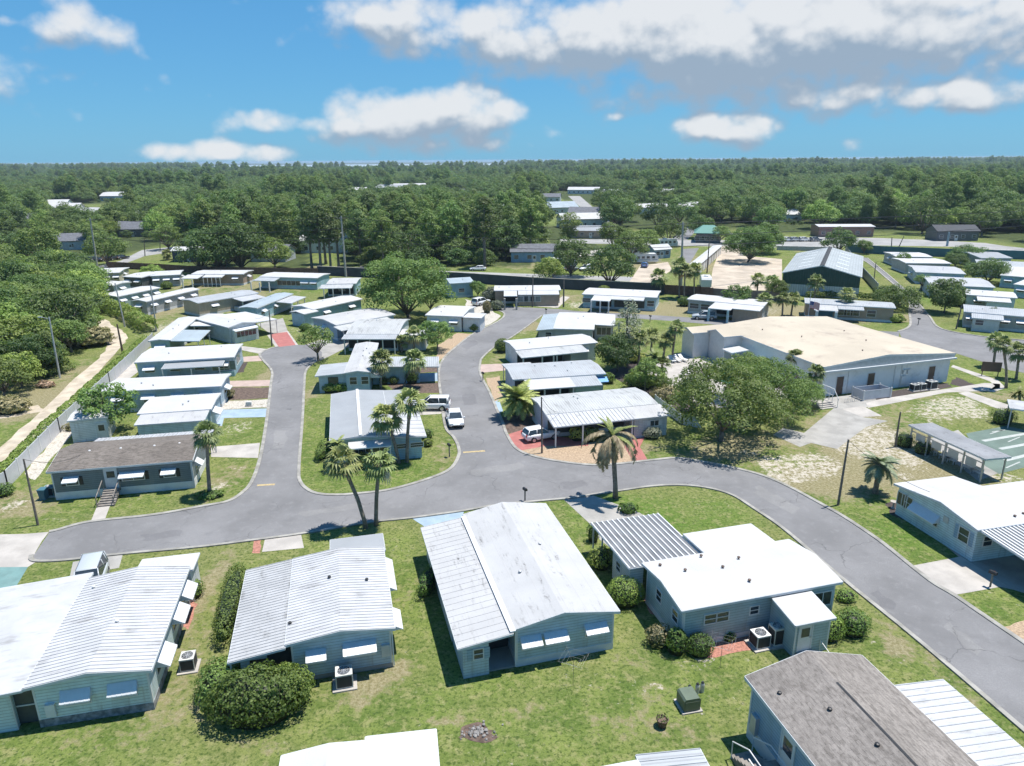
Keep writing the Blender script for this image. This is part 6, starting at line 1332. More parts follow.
for i, (b, c, r, lab) in enumerate([((679,298),(679,266),2.0,'tallest palm of the group behind the white home lawn'), ((661,294),(659,277),2.0,'left bushy palm of the group behind the white home lawn'), ((694,297),(694,270),1.9,'right palm of the group behind the white home lawn'), ((684,299),(685,272),1.7,'second palm from the right in the group behind the white home lawn'), ((757,293),(758,280),1.7,'left palm above the block wall of the parking lot'), ((771,297),(772,282),1.7,'right palm above the block wall of the parking lot'), ((763,316),(765,300),1.5,'palm beside the grey home with the red car'), ((782,318),(783,299),1.4,'left palm of the pair by the flag pole'), ((791,316),(793.5,299),1.4,'right palm of the pair by the flag pole'), ((814,301),(816,283),1.8,'palm before the middle of the barn end'), ((844,317),(847,295),1.5,'palm before the tan home porch')]): palm(lab, b, c, r=r)
palm('small palm in the yard by the navy shed house', (167,260), (167,254), r=1.6); palm('low palm behind the narrow endways home', (205,327), (206,321), r=1.4, kind='feather', tr=.15)
# ---- shrubs and hedges
def shrub_mesh(seed, rx, ry, h, fol='hedge', leaf=.12, dens=75, flat=.0, box=False, zb=.0, rough=.1, name='foliage'):
    rnd = random.Random(seed); mb = MB(); area = 2*math.pi*((rx*ry+(rx+ry)/2*h)/2)*1.15; n = int(area*dens*1.9)
    off = Vector((seed*1.7, seed*.3, 0))
    for _ in range(n):
        d = rv(rnd)
        if d.z < -.3: continue
        if box: # superellipse
            e = .42; q = Vector(tuple(math.copysign(abs(x)**e, x) for x in d)); m = max(abs(q.x), abs(q.y), abs(q.z)); q = d/ (abs(d.x)**4+abs(d.y)**4+abs(d.z)**4)**.25
        else: q = d
        k = 1+rough*mnoise.noise(Vector((q.x*rx, q.y*ry, q.z*h))*1.6+off)*1.2+rnd.uniform(-.14, .03)
        p = Vector((q.x*rx*k, q.y*ry*k, zb+h*.42+q.z*h*.58*k))
        if p.z < .02: continue
        leafquad(mb, p, Vector((d.x/rx, d.y/ry, d.z/h*1.6)).normalized()+rv(rnd)*.6, leaf, rnd, .7)
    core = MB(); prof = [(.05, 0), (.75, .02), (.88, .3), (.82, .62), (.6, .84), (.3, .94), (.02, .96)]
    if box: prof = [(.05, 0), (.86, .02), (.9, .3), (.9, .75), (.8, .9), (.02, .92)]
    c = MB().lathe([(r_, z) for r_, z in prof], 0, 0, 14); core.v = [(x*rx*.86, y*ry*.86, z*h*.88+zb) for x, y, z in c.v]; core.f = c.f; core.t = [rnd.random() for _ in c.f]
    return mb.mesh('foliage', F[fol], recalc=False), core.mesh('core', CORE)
def shrub(label, base, rx, ry, h, fol='hedge', rz=0.0, name='bush', cat='bush', group=None, loc=None, **kw):
    p = loc if loc is not None else P(*base); o = thing(name, label, cat, p, rz, group)
    a, c = shrub_mesh(hash_(label+str(round(p.x, 1))), rx, ry, h, fol, **kw); link('foliage', a, o); link('filler_core', c, o); return o  # solid dark core added inside so the bush isn't see-through
# big clipped mass at the ribbed roof home
shrub('very large rounded bush at the near left corner of the ribbed roof home', (259,716), 2.7, 1.7, 3.0, 'hedge', R(8), leaf=.17, dens=95, rough=.2)
shrub('bright topped bush right of the very large one at the ribbed roof home', (288,702), 1.6, 1.3, 2.4, 'hedgebright', leaf=.15, dens=95, rough=.2)
shrub('dark bush left of the very large one at the ribbed roof home', (222,696), 1.3, 1.8, 2.2, 'hedge', R(10), leaf=.15, dens=95, rough=.2)
shrub('long clipped hedge along the left side of the ribbed roof home', (233,612), .75, 4.2, 1.9, 'hedge', R(13), name='hedge', cat='hedge', box=True, leaf=.14, dens=80)
shrub('round green bush at the teal home corner near the red chips', (193,596), .9, .9, 1.3, leaf=.12)
shrub('narrow hedge on the left side of the stained white roof home', (429,588), .55, 1.7, 1.3, R and 'hedge', R(-10), box=True, leaf=.12, name='hedge', cat='hedge')
shrub('large egg shaped bush between the teal homes', (625,603), 1.35, 1.15, 2.0, 'hedgebright', leaf=.1, dens=130, rough=.03)
shrub('lime green leafy shrub above the egg shaped bush', (601,567), 1.0, .9, 1.6, 'limestem', leaf=.16, rough=.25)
shrub('small upright dark shrub on the strip by the ribbed carport', (593,541), .55, .55, 1.7, 'hedge', leaf=.12, rough=.2)
shrub('yellowish shrub at the left front of the grey teal home', (658,644), .85, .8, 1.4, 'dry', leaf=.15, rough=.25, dens=60); shrub('dark leafy shrub right of the yellowish one', (676,652), .75, .7, 1.7, 'hedge', leaf=.17, rough=.3)
shrub('clipped ball bush standing alone before the grey teal home', (699,653), .95, .85, 1.35, 'hedge', leaf=.1, dens=130, rough=.03)
shrub('light green ball bush right of the small porch', (827,637), 1.05, 1.0, 1.7, 'hedgebright', leaf=.1, dens=130, rough=.04); shrub('dark ball bush next to the light green one by the porch', (851,632), 1.15, 1.1, 1.65, 'hedge', leaf=.12, dens=110, rough=.14)
shrub('low pale shrub at the street corner of the grey teal home', (845,600), .8, .7, .8, 'hedgebright', leaf=.12)
shrub('small plant by the white air conditioner', (729,640), .45, .4, .6, 'hedgebright', leaf=.12)
shrub('leafy bush in front of the corner home below the awning', (361,466), 1.3, 1.0, 1.4, 'limestem', leaf=.16, rough=.25); shrub('dark bush at the left wall of the corner home', (325,455), .8, 2.2, 1.6, 'hedge', leaf=.16)
shrub('round bush at the right wall of the corner home', (427,438), .8, .8, 1.2, 'hedge', leaf=.12); shrub('second round bush behind the right wall of the corner home', (428,446), .6, .6, .9, 'hedgebright', leaf=.12)
shrub('leafy bright bush at the left front of the slate blue home', (341,392), 1.3, .8, 1.4, 'hedgebright', leaf=.16, rough=.2); shrub('dark bush at the far left of the slate blue home', (330,392), 1.1, .9, 1.4, 'hedge', leaf=.16)
shrub('left dark ball bush before the rear room of the slate blue home', (384,384), .75, .7, 1.2, 'hedge', leaf=.13); shrub('right dark ball bush before the rear room of the slate blue home', (394,384), .75, .7, 1.2, 'hedge', leaf=.13); shrub('tall dark bush behind the palm by the sky blue drive', (412,383), 1.0, .9, 2.0, 'hedge', leaf=.15)
shrub('clipped round bush at the street corner of the second home from the junction', (502.5,352), 1.35, 1.3, 2.3, 'hedge', leaf=.16, rough=.05)
shrub('pale flowering shrub before the weathered ribbed roof home', (652,438), 1.1, .8, 1.3, 'grey', leaf=.14); shrub('small palm like shrub by the carport of the weathered ribbed roof home', (577,440), .9, .7, 1.5, 'limestem', leaf=.2, rough=.4)
shrub('second palm like shrub by the carport of the weathered ribbed roof home', (590,441), 1.0, .8, 1.7, 'palm', leaf=.2, rough=.4)
shrub('left box clipped bush beside the shuffleboard shelter', (904,446), .95, .95, 1.5, 'hedge', box=True, leaf=.11, rough=.03); shrub('right box clipped bush beside the shuffleboard shelter', (922,453), .95, .9, 1.35, 'hedge', box=True, leaf=.11, rough=.03)
shrub('box clipped bush at the far walk before the courts', (1002,423), 1.3, 1.1, 1.7, 'hedge', box=True, leaf=.13, rough=.03)
shrub('bright bush below the glossy round tree', (640,388), 2.4, 1.5, 2.2, 'hedgebright', leaf=.2, rough=.3); shrub('dark tangled bush by the picket fence', (668,400), 2.2, 1.6, 1.8, 'dry', leaf=.2, rough=.35); shrub('leafy bush left of the glossy round tree', (608,383), 1.0, .9, 1.5, 'hedge', leaf=.18, rough=.2); shrub('rambling green bush by the picket fence end', (660,388), 1.6, 1.2, 1.7, 'hedge', leaf=.2, rough=.35); shrub('bright shrub at the far edge of the pool garden', (634,362), 1.7, 1.2, 1.6, 'limestem', leaf=.22, rough=.3)
shrub('tiny round bush beside the carport of the white roof home', (228,337), 1.0, 1.0, 1.5, 'hedgebright', leaf=.2); shrub('flowering bush at the mulch bed of the lean-to home', (228,398), .9, .8, 1.5, 'dry', leaf=.18, rough=.3); shrub('leafy shrub at the left wall of the lean-to home', (203,332), 1.7, 1.3, 1.8, 'limestem', leaf=.24, rough=.3)
shrub('dark shrub below the lower right window of the blue home', (306,331), 1.2, 1.0, 1.4, 'hedge', leaf=.2); shrub('grey green bush at the street mouth', (497,310), 1.4, 1.0, 2.0, 'grey', leaf=.22, rough=.3); shrub('conical bush at the white sided home', (478,327), .8, .8, 2.4, 'hedge', leaf=.2); shrub('lime bush at the white sided home', (475,331), 1.1, 1.0, 1.7, 'limestem', leaf=.22, rough=.2)
shrub('pale tall shrub in the white gravel', (487,313), .9, .9, 2.6, 'dry', leaf=.2); shrub('bush before the long white roofed home', (548,304), 1.9, 1.3, 2.4, 'limestem', leaf=.26, rough=.25); shrub('rounded bush left of the garage porch', (494,301), 2.6, 1.6, 3.0, 'grey', leaf=.26, rough=.25)
shrub('green bush on the lawn before the white roof home', (604,292), 1.5, 1.2, 1.6, 'hedgebright', leaf=.24); shrub('round bush left of the grey home', (684,306), 1.4, 1.2, 2.0, 'hedge', leaf=.24); shrub('round bush before the tan home', (863,318), 2.2, 1.7, 2.3, 'hedgebright', leaf=.28, rough=.1); shrub('ball bush on the lawn corner by the street behind the clubhouse', (896,322), 1.5, 1.2, 1.5, 'limestem', leaf=.26, rough=.3)
shrub('spindly dark shrub before the long grey home', (990,325), 1.3, 1.2, 3.2, 'grey', leaf=.24, rough=.3); shrub('yellow shrub right of the dark round tree', (962,306), 2.6, 1.6, 2.2, 'limestem', leaf=.28, rough=.3); shrub('round shrub in the lawn of the grey back row', (167,289), 1.4, 1.3, 1.9, 'hedge', leaf=.24)
shrub('low wild shrub where the dirt track meets the left wood', (10,412), 2.6, 1.8, 1.8, 'dry', leaf=.24, rough=.4); shrub('rusty dry brush heap beside the dirt track', (46,387), 1.2, .8, .9, 'deadfrond', leaf=.25, rough=.4, name='brush_heap', cat='brush heap')
shrub('rough bush at the lower left fence end', (3,495), 1.1, .9, 1.1, 'hedge', leaf=.16, rough=.3); shrub('dry bush at the fence above the lower left pole', (72,430), .9, .7, .9, 'dry', leaf=.16, rough=.3); shrub('spiky shrub in the sago bed under the lone lawn palm', (210,497), 1.3, .9, .55, 'hedge', leaf=.2, rough=.5)
shrub('bush beside the green painted drive', (4,603), .6, .5, .8, 'hedge', leaf=.14); shrub('low spiky plant behind the ribbed carport', (628,512), .9, .7, .8, 'hedge', leaf=.2, rough=.5)
shrub('bushy wild palmetto where the dirt track bends', (92,345), 3.2, 2.6, 3.0, 'dry', leaf=.4, rough=.35); shrub('rounded wild shrub above the track bend', (80,330), 3.0, 2.4, 3.2, 'hedge', leaf=.35, rough=.35)
# hedge run along the outside of the vinyl fence: one continuous clipped row
def hedge_run(label, line, wid, h, fol, leaf, dens, rough=.25):
    rnd = random.Random(hash_(label)); w = [P(*p) for p in line]; o = thing('hedge', label, 'hedge', w[0]); o0 = w[0]; mb = MB(); cb = MB(); core = []
    for a, b in zip(w, w[1:]):
        L = (b-a).length; d = (b-a)/L; n = Vector((-d.y, d.x, 0)); cnt = int(L*(wid+2*h)*dens*2.6)
        for _ in range(cnt):
            t = rnd.random()*L; an = rnd.uniform(-.15, math.pi+.15); k = 1+rough*mnoise.noise((a+d*t)*.8+Vector((0, 0, an*1.3)))*1.6+rnd.uniform(-.1, .06)
            p = a+d*t+n*math.cos(an)*wid/2*k+Vector((0, 0, max(.03, h*.35+math.sin(an)*h*.65*k)))
            leafquad(mb, p-o0, n*math.cos(an)+Vector((0, 0, math.sin(an)))+rv(rnd)*.7, leaf, rnd, .7)
        q = [(-.25*wid, .0), (-.25*wid, h*.3), (-.12*wid, h*.5), (.12*wid, h*.5), (.25*wid, h*.3), (.25*wid, 0)]
        vs = [x-o0+n*s+Vector((0, 0, z)) for x in (a+d*min(1.3, L*.3), b-d*min(1.3, L*.3)) for s, z in q]; cb.add(vs, [(i, (i+1) % 6, (i+1) % 6+6, i+6) for i in range(6)]+[tuple(range(6)), tuple(range(11, 5, -1))]); cb.t += [.5]*8
    link('foliage', mb.mesh('foliage', F[fol], recalc=False), o)
hedge_run('long low green hedge hugging the outside of the white vinyl fence', [(-70,520), (0,480), (54,425), (104,379), (146,342)], 1.5, 1.15, 'hedgebright', .22, 26)
hedge_run('tall bright leafy hedge where the track bends behind the utility pole', [(88,308), (110,312.5), (128,318), (150,333)], 3.0, 2.6, 'bright', .32, 13, .35)
hedge_run('dark hedge below the barn behind the tan home', [(806,298), (840,297.5), (880,301)], 1.4, 1.4, 'hedge', .3, 14)
# ------------------------------------------------------------------ vehicles
def carpaint(name, col):
    m, t, b = newmat(name); b.inputs['Base Color'].default_value = (*col, 1); b.inputs['Roughness'].default_value = .28; b.inputs['Coat Weight'].default_value = .6; b.inputs['Coat Roughness'].default_value = .05
    return m
CP = {k: carpaint(k+'_car_paint', c) for k, c in dict(white=(.72,.73,.74), silver=(.42,.45,.47), black=(.02,.02,.022), red=(.35,.02,.02), blue=(.05,.12,.3), grey=(.2,.21,.22)).items()}
REDL = plain('red_lamp', (.4,.02,.02), .25, .05); CLEARL = plain('clear_lamp', (.7,.72,.74), .15, .03)
def loft(mb, secs):
    n = len(secs[0]); vs = [p for s in secs for p in s]; fs = []
    for i in range(len(secs)-1):
        for k in range(n):
            k2 = (k+1) % n; fs.append((i*n+k, i*n+k2, (i+1)*n+k2, (i+1)*n+k))
    fs += [tuple(range(n-1, -1, -1)), tuple(range((len(secs)-1)*n, len(secs)*n))]
    mb.add(vs, fs)
def car(label, rear, front, paint='white', kind='suv', Lc=None, name='parked_car'):
    a, b = P(*rear), P(*front); c = (a+b)/2; rz = math.atan2((b-a).y, (b-a).x)
    # body profile: x along the car (rear -, front +), belt and roof heights
    if kind == 'suv': L, Wd, Ht, belt = 4.7, 1.88, 1.72, 1.02; body = [(-1.0,.55,.98,.86),(-.97,.38,1.04,.95),(-.5,.32,1.04,1),(.2,.32,1.02,1),(.52,.32,1.0,1),(.86,.36,.9,.94),(.97,.42,.78,.86),(1.0,.5,.66,.8)]; cab = [(-.96,1.0,.86),(-.86,1.0,.95),(-.5,1.0,1),(.05,1.0,1),(.42,1.0,.9)]; roofx = (-.9,.08)
    elif kind == 'hatch': L, Wd, Ht, belt = 4.2, 1.75, 1.5, .92; body = [(-1.0,.5,.86,.84),(-.95,.34,.94,.95),(-.5,.28,.94,1),(.2,.28,.92,1),(.55,.28,.88,1),(.88,.32,.76,.93),(1.0,.44,.6,.8)]; cab = None; roofx = (-.8,.05)
    elif kind == 'van': L, Wd, Ht, belt = 4.9, 1.95, 1.85, 1.05; body = [(-1.0,.5,1.02,.9),(-.97,.36,1.06,.96),(-.5,.32,1.06,1),(.3,.32,1.05,1),(.62,.32,1.0,1),(.9,.36,.86,.92),(1.0,.45,.66,.82)]; cab = None; roofx = (-.93,.25)
    else: L, Wd, Ht, belt = 4.7, 1.85, 1.45, .9; body = [(-1.0,.5,.82,.84),(-.95,.34,.9,.95),(-.5,.28,.92,1),(.2,.28,.9,1),(.52,.28,.88,1),(.88,.32,.76,.93),(1.0,.44,.6,.8)]; cab = None; roofx = (-.55,.05)
    L = Lc or L; hl = L/2; hw = Wd/2
    o = thing(name, label, 'car' if kind != 'van' else 'van', c, rz); secs = []
    for x, zb, zt, wf in body:
        w = hw*wf; X = x*hl; secs.append([(X,-w*.92,zb),(X,-w,zb+.14),(X,-w,zt-.16),(X,-w*.93,zt),(X,w*.93,zt),(X,w,zt-.16),(X,w,zb+.14),(X,w*.92,zb)])
    mb = MB(); loft(mb, secs); bd = mb.build('body', CP[paint], o, True)
    # greenhouse of dark glass with a painted roof and pillars
    x0, x1 = roofx[0]*hl, roofx[1]*hl; back = -.97*hl if kind in ('suv','van','hatch') else -.86*hl; fr = x1+ (.38*hl if kind != 'van' else .34*hl); zb = belt-.06; zr = Ht-.05
    g = MB(); loft(g, [[(back,-hw*.86,zb),(back,hw*.86,zb),(back+.02,hw*.85,zb+.02),(back+.02,-hw*.85,zb+.02)],[(x0-.02,-hw*.93,zb),(x0-.02,hw*.93,zb),(x0,hw*.74,zr),(x0,-hw*.74,zr)],[(x1,-hw*.93,zb),(x1,hw*.93,zb),(x1,hw*.74,zr),(x1,-hw*.74,zr)],[(fr,-hw*.84,zb),(fr,hw*.84,zb),(fr-.02,hw*.82,zb+.02),(fr-.02,-hw*.82,zb+.02)]])
    g.build('window', M['glass'], o)
    r = MB(); w = hw*.755; loft(r, [[(x0-.06,-w,zr-.02),(x0-.06,w,zr-.02),(x0-.06,w*.9,zr+.02),(x0-.06,-w*.9,zr+.02)],[(x0+.2,-w,zr-.03),(x0+.2,w,zr-.03),(x0+.2,w*.85,zr+.06),(x0+.2,-w*.85,zr+.06)],[(x1-.2,-w,zr-.03),(x1-.2,w,zr-.03),(x1-.2,w*.85,zr+.055),(x1-.2,-w*.85,zr+.055)],[(x1+.05,-w,zr-.03),(x1+.05,w,zr-.03),(x1+.05,w*.9,zr+.01),(x1+.05,-w*.9,zr+.01)]])
    for sg in (-1, 1):
        for xb, xt in ((back+.05, x0), ((x0+x1)/2-.06, (x0+x1)/2), (fr-.03, x1)): r.tube([(xb, sg*hw*.9, zb), (xt, sg*hw*.75, zr)], .045, 5)
        if kind in ('suv', 'van'): r.tube([((x0*.45+x1*.55)-L*.25, sg*hw*.92, zb), ((x0*.45+x1*.55)-L*.25, sg*hw*.75, zr)], .05, 5)
    r.build('roof', CP[paint], o, True)
    R0 = .36 if kind in ('suv','van') else .32
    for sx in (-.58, .6):
        for sg in (-1, 1):
            X = sx*hl; y = sg*(hw-.11)
            MB().tube([(X, y-.12, R0), (X, y+.12, R0)], R0, 16).build('wheel', M['rubber'], o)
            wl = [x for x in o.children][-1]; MB().tube([(X, y+sg*.121, R0), (X, y+sg*.135, R0)], R0*.62, 12).build('rim', M['chrome'], wl)
            MB().tube([(X, y+sg*.02, R0+.02), (X, y+sg*.1, R0+.02)], R0+.07, 16).build('wheel_arch', M['black'], o)
    for sg in (-1, 1):
        MB().box(hl*.93, hl*.985, sg*hw*.66-.2, sg*hw*.66+.2, .62, .76).build('headlight', CLEARL, o); MB().box(-hl*1.003, -hl*.96, sg*hw*.74-.1, sg*hw*.74+.1, .7, 1.0).build('tail_light', REDL, o)
        MB().box(fr-.35, fr-.2, sg*(hw+.1)-.09, sg*(hw+.1)+.09, zb, zb+.14).build('wing_mirror', CP[paint], o)
    MB().box(hl*.97, hl*1.005, -hw*.6, hw*.6, .42, .54).build('grille', M['black'], o); MB().box(-hl*1.006, -hl*.99, -.26, .26, .6, .74).build('number_plate', M['white'], o)
    return o
car('white sport utility car backed into the driveway behind the corner home', (445,409), (419,409), 'white', 'suv')
car('white car parked on the street edge before the inner lawn', (453.5,416), (457,430), 'white', 'sedan')
car('small white hatchback on red paving under the ribbed carport edge', (528,441), (553,436.5), 'white', 'hatch')
car('silver blue van parked behind the lower left teal home', (96,577), (88,598), 'silver', 'van', 4.2)
car('silver sport utility car on the street before the grey home', (713,319.5), (695,319), 'silver', 'suv')
car('black car under the grey carport of the endways home', (186,343), (192,337.5), 'black', 'sedan')
car('red car in the carport of the aqua back row home', (266,286), (269,281.5), 'red', 'sedan'); car('red car in the carport of the grey home', (727,315), (727,309), 'red', 'sedan')
car('white car under the aqua home carport north of the cross street', (603,305), (604,299), 'white', 'sedan'); car('white sport utility car at the street mouth on white gravel', (476,306), (486,303.5), 'white', 'suv')
for i, (r, f, k, l) in enumerate([((92,262),(99,261),'suv','leftmost of the dark cars parked below the left oaks'), ((102,261.5),(109,260.5),'sedan','second dark car parked below the left oaks'), ((111,260.5),(118,259.5),'suv','third dark car parked below the left oaks'), ((119,259.5),(126,258.5),'sedan','rightmost of the dark cars parked below the left oaks')]): car(l, r, f, 'black', k)
car('white car among the far trailers before the oak trunk', (590,270), (582,271), 'white', 'suv'); car('grey car beside the white car before the oak trunk', (566,271), (574,270), 'grey', 'sedan'); car('dark car on the parking edge right of the green roofed shop', (727,236), (731,236), 'blue', 'suv')
car('white car on the highway edge above the navy wall', (482,270.5), (474,270.5), 'white', 'sedan')
for i, (x, k, l) in enumerate([(784,'white','leftmost white truck like car on the far parking lot'), (792,'silver','silver car second on the far parking lot'), (801,'white','white car third on the far parking lot'), (812,'grey','grey car fourth on the far parking lot')]): car(l, (x, 241.5), (x+7, 241.3), k, 'suv')
car('blue car beside the garden house and camper', (643,269), (646,265), 'blue', 'sedan')
def camper(label, px, py, rz, L=7.5, w=2.5, hgt=2.9):
    o = thing('camper_trailer', label, 'camper', P(px, py), rz)
    MB().extrude([(-L/2,.5),(-L/2,hgt-.5),(-L/2+.4,hgt),(L/2-.8,hgt),(L/2,hgt-1.1),(L/2,.7),(L/2-.3,.5)], 'x', -w/2, w/2).build('body', M['white'], o)
    for x in (-2.4, -.9, .6, 2.2): MB().box(x-.45, x+.45, -w/2-.03, -w/2-.002, 1.5, 2.2).build('window', M['glass'], o)
    MB().box(-L/2+.3, L/2-.3, -w/2-.025, -w/2-.002, 1.05, 1.2).build('stripe', M['tealwall'], o); MB().box(1.3, 1.9, -w/2-.03, -w/2-.002, .6, 2.2).build('door', M['trim'], o)
    for x in (-.6, .25):
        for y in (-w/2+.12, w/2-.12): MB().tube([(x,y-.12,.35),(x,y+.12,.35)], .35, 12).build('wheel', M['rubber'], o)
    MB().box(-1.4, -.4, -.5, .5, hgt+.002, hgt+.28).build('roof_unit', M['white'], o); MB().box(L/2, L/2+1.2, -.06, .06, .5, .6).build('tow_bar', M['metal'], o)
camper('white camper with a row of dark windows in the yard beyond the navy wall', 645, 263, R(3)); camper('white camper under the mid green oaks further back', 643, 256.5, R(-4), 8); camper('white camper at the far side road left of the storage building', 667, 247, R(10), 7); camper('boxy white camper at the lower edge of the sandy lot', 705, 287, R(80), 6, 2.4, 2.7)
camper('white camper among the far trailers under the yellow green tree', 563, 268, R(-8), 8)
# ------------------------------------------------------------------ poles and lines
def pole(label, base, top, r=.13, m=None, arm=False, name='utility_pole', cat='utility pole', lamp=False, cap=False):
    b = P(*base); d = ray(*top); t = (b.y-CAM.y)/d.y; tp = CAM+d*t
    o = thing(name, label, cat, b); hgt = tp.z; lx = tp.x-b.x
    MB().tube([(0,0,-.1),(lx*.5,0,hgt*.5),(lx,0,hgt)], [r*1.2, r, r*.75], 9).build('shaft', m or M['polewood'], o)
    if arm: MB().box(lx-1.2, lx+1.2, -.06, .06, hgt-.7, hgt-.58).build('cross_arm', M['polewood'], o); [MB().lathe([(.04,hgt-.58),(.06,hgt-.5),(.03,hgt-.4)], lx+q, 0, 8).build('insulator', M['metal'], o) for q in (-1.1,-.4,.4,1.1)]
    if lamp: MB().tube([(lx,0,hgt-.3),(lx-1.0,-.1,hgt+.0)], .035, 6).build('arm', M['metal'], o); MB().box(lx-1.5, lx-.95, -.2, .0, hgt-.06, hgt+.06).build('lamp_head', M['metal'], o)
    return o, Vector((tp.x, tp.y, tp.z))
pole('thin dark pole on the lawn at the lower left', (38,525), (23.5,459), .09); pole('thin dark pole at the street edge right of the bluish palm', (838,505), (848.5,439.5), .1)
pole('dark pole by the left box clipped bush', (895,447), (900.5,412), .1); pole('thin dark pole on the kerb before the small white hatchback', (542,453), (541.5,397), .09); pole('brown pole by the red drive', (272,346), (269,310), .11)
pole('pole at the street edge before the garage porch home', (532.5,307), (533,275), .13, lamp=True); pole('pole on the rough ground right of the garage porch home', (563.5,307), (564,279), .16)
pole('pole on the corner lawn of the right hand street', (956,329), (962,305), .12); pole('slim pole on the verge of the right hand street', (874,279), (876,262), .11)
_, k1 = pole('left of the two slim poles at the track bend', (125,327), (115,283), .13, M['metal']); _, k2 = pole('right of the two slim poles at the fence corner', (156.5,331), (150.5,285), .13, M['metal'])
_, k3 = pole('leaning dark stub pole beside the dirt track', (123,354), (117,324), .15, M['brown']); _, k4 = pole('grey pole among the conifers of the left wood', (60,378), (49,317), .13, M['metal'], lamp=True)
_, u0_ = pole('tall pale pole above the left oaks', (98,271), (90,218), .24, M['concretepole'], True); _, u1_ = pole('tall pale pole before the pines', (346,277), (341,216), .26, M['concretepole'], True)
_, u2_ = pole('tall pale pole at the left end of the storage building', (681,291), (683,222), .26, M['concretepole'], True); _, u3_ = pole('brown pole right of the storage building', (707,273), (709.5,238), .16, arm=True)
_, u4_ = pole('grey pole at the teal wall corner', (891,253.5), (892,237), .16); _, u5_ = pole('slanted brace pole right of the grey pole', (896,253), (904,236), .14); pole('light blue sign pole before the black building', (947,246), (949,232), .35, M['bluepave'], name='sign_pole', cat='sign pole')
_, u6_ = pole('pole on the grass by the far highway at the left', (145,256), (144,238), .14, arm=True); _, u7_ = pole('pole at the navy shed house', (160,250), (160,238), .12)
def wire(label, a, b, sag=.8, r=.035):
    n = 16; mb = MB(); mid = (a+b)/2
    o = thing('power_line', label, 'power line', mid)
    mb.tube([a.lerp(b, i/n)-mid-Vector((0,0,sag*4*(i/n)*(1-i/n))) for i in range(n+1)], r, 5, False); mb.build('wire', M['black'], o)
far_r = Vector((330, 330, 13))
for k, nm in ((-.3,'upper'), (-3.2,'middle'), (-5.6,'lower')):
    q = Vector((0,0,k)); wire(nm+' wire between the two tall pale poles at the left', u0_+q, u1_+q, 1.2, .06); wire(nm+' wire between the pine pole and the storage building pole', u1_+q, u2_+q, 1.6, .06); wire(nm+' wire running right from the storage building pole', u2_+q, far_r+q*.8, 1.6, .07)
for k, nm in ((-.2,'upper'),(-1.2,'lower')): wire(nm+' wire at the left wood from the conifer pole', k4+Vector((0,0,k)), Vector((-95, 62, 9+k)), .8, .02); wire(nm+' wire from the conifer pole to the slim poles', k4+Vector((0,0,k)), k1+Vector((0,0,k)), .5, .02)
for nm, px, py, zt, ex, ey, ez in (('drop wire to the weathered ribbed roof home', 541.5, 453, 6.3, 560, 412, 3.0), ('drop wire to the red drive home', 272, 346, 6.0, 255, 318, 3.2), ('drop wire from the right street pole to the pale blue home', 838, 505, 6.4, 930, 492, 3.4), ('drop wire from the lower left pole to the dark grey home', 38, 525, 6.2, 80, 455, 3.5), ('drop wire to the garage porch home', 532, 307, 6.5, 525, 288, 3.0)):
    wire(nm, P(px, py)+Vector((0, 0, zt)), P(ex, ey, ez), .5, .018)
# flag
fp = P(807, 326); o = thing('flag_pole', 'white flag pole before the garage bay of the tan home', 'flag pole', fp); MB().tube([(0,0,0),(0,0,6.4)], [.06,.035], 8).build('shaft', M['white'], o); MB().lathe([(.02,6.4),(.09,6.48),(.02,6.56)], 0, 0, 8).build('finial', M['yellowline'], o)
fo = thing('flag', 'red and white striped flag with a blue canton drooping from the pole', 'flag', fp+Vector((.06,0,3.4)), R(-35)); fo.scale = (.6, .6, .6)
flr = plain('flag_red', (.5,.03,.04), .7, .05); flb = plain('flag_blue', (.02,.04,.2), .7, .05); nst = 13
mb = MB(); mi = []
for i in range(nst):
    for k in range(10):
        vs = []
        for q in (k, k+1):
            x = 2.9*q/10; y = .14*math.sin(q*1.1); dz = -.055*x*x; vs += [(x, y, 2.2*i/nst+dz), (x, y, 2.2*(i+1)/nst+dz)]
        mb.add(vs, [(0, 2, 3, 1)]); mi.append(2 if (i >= 6 and k < 4) else i % 2)
for a in range(5):
    for b in range(4):
        x = .1+a*.22; y = .14*math.sin(x*3.8)
        for e in (-.03, .03): mb.add([(x, y+e, 1.15+b*.24-.055*x*x), (x+.08, y+e, 1.15+b*.24-.055*x*x), (x+.04, y+e, 1.26+b*.24-.055*x*x)], [(0,1,2)]); mi.append(1)
cl = mb.build('cloth', flr, fo, recalc=False); cl.data.materials.append(M['white']); cl.data.materials.append(flb)
for f, m_ in zip(cl.data.polygons, mi): f.material_index = m_
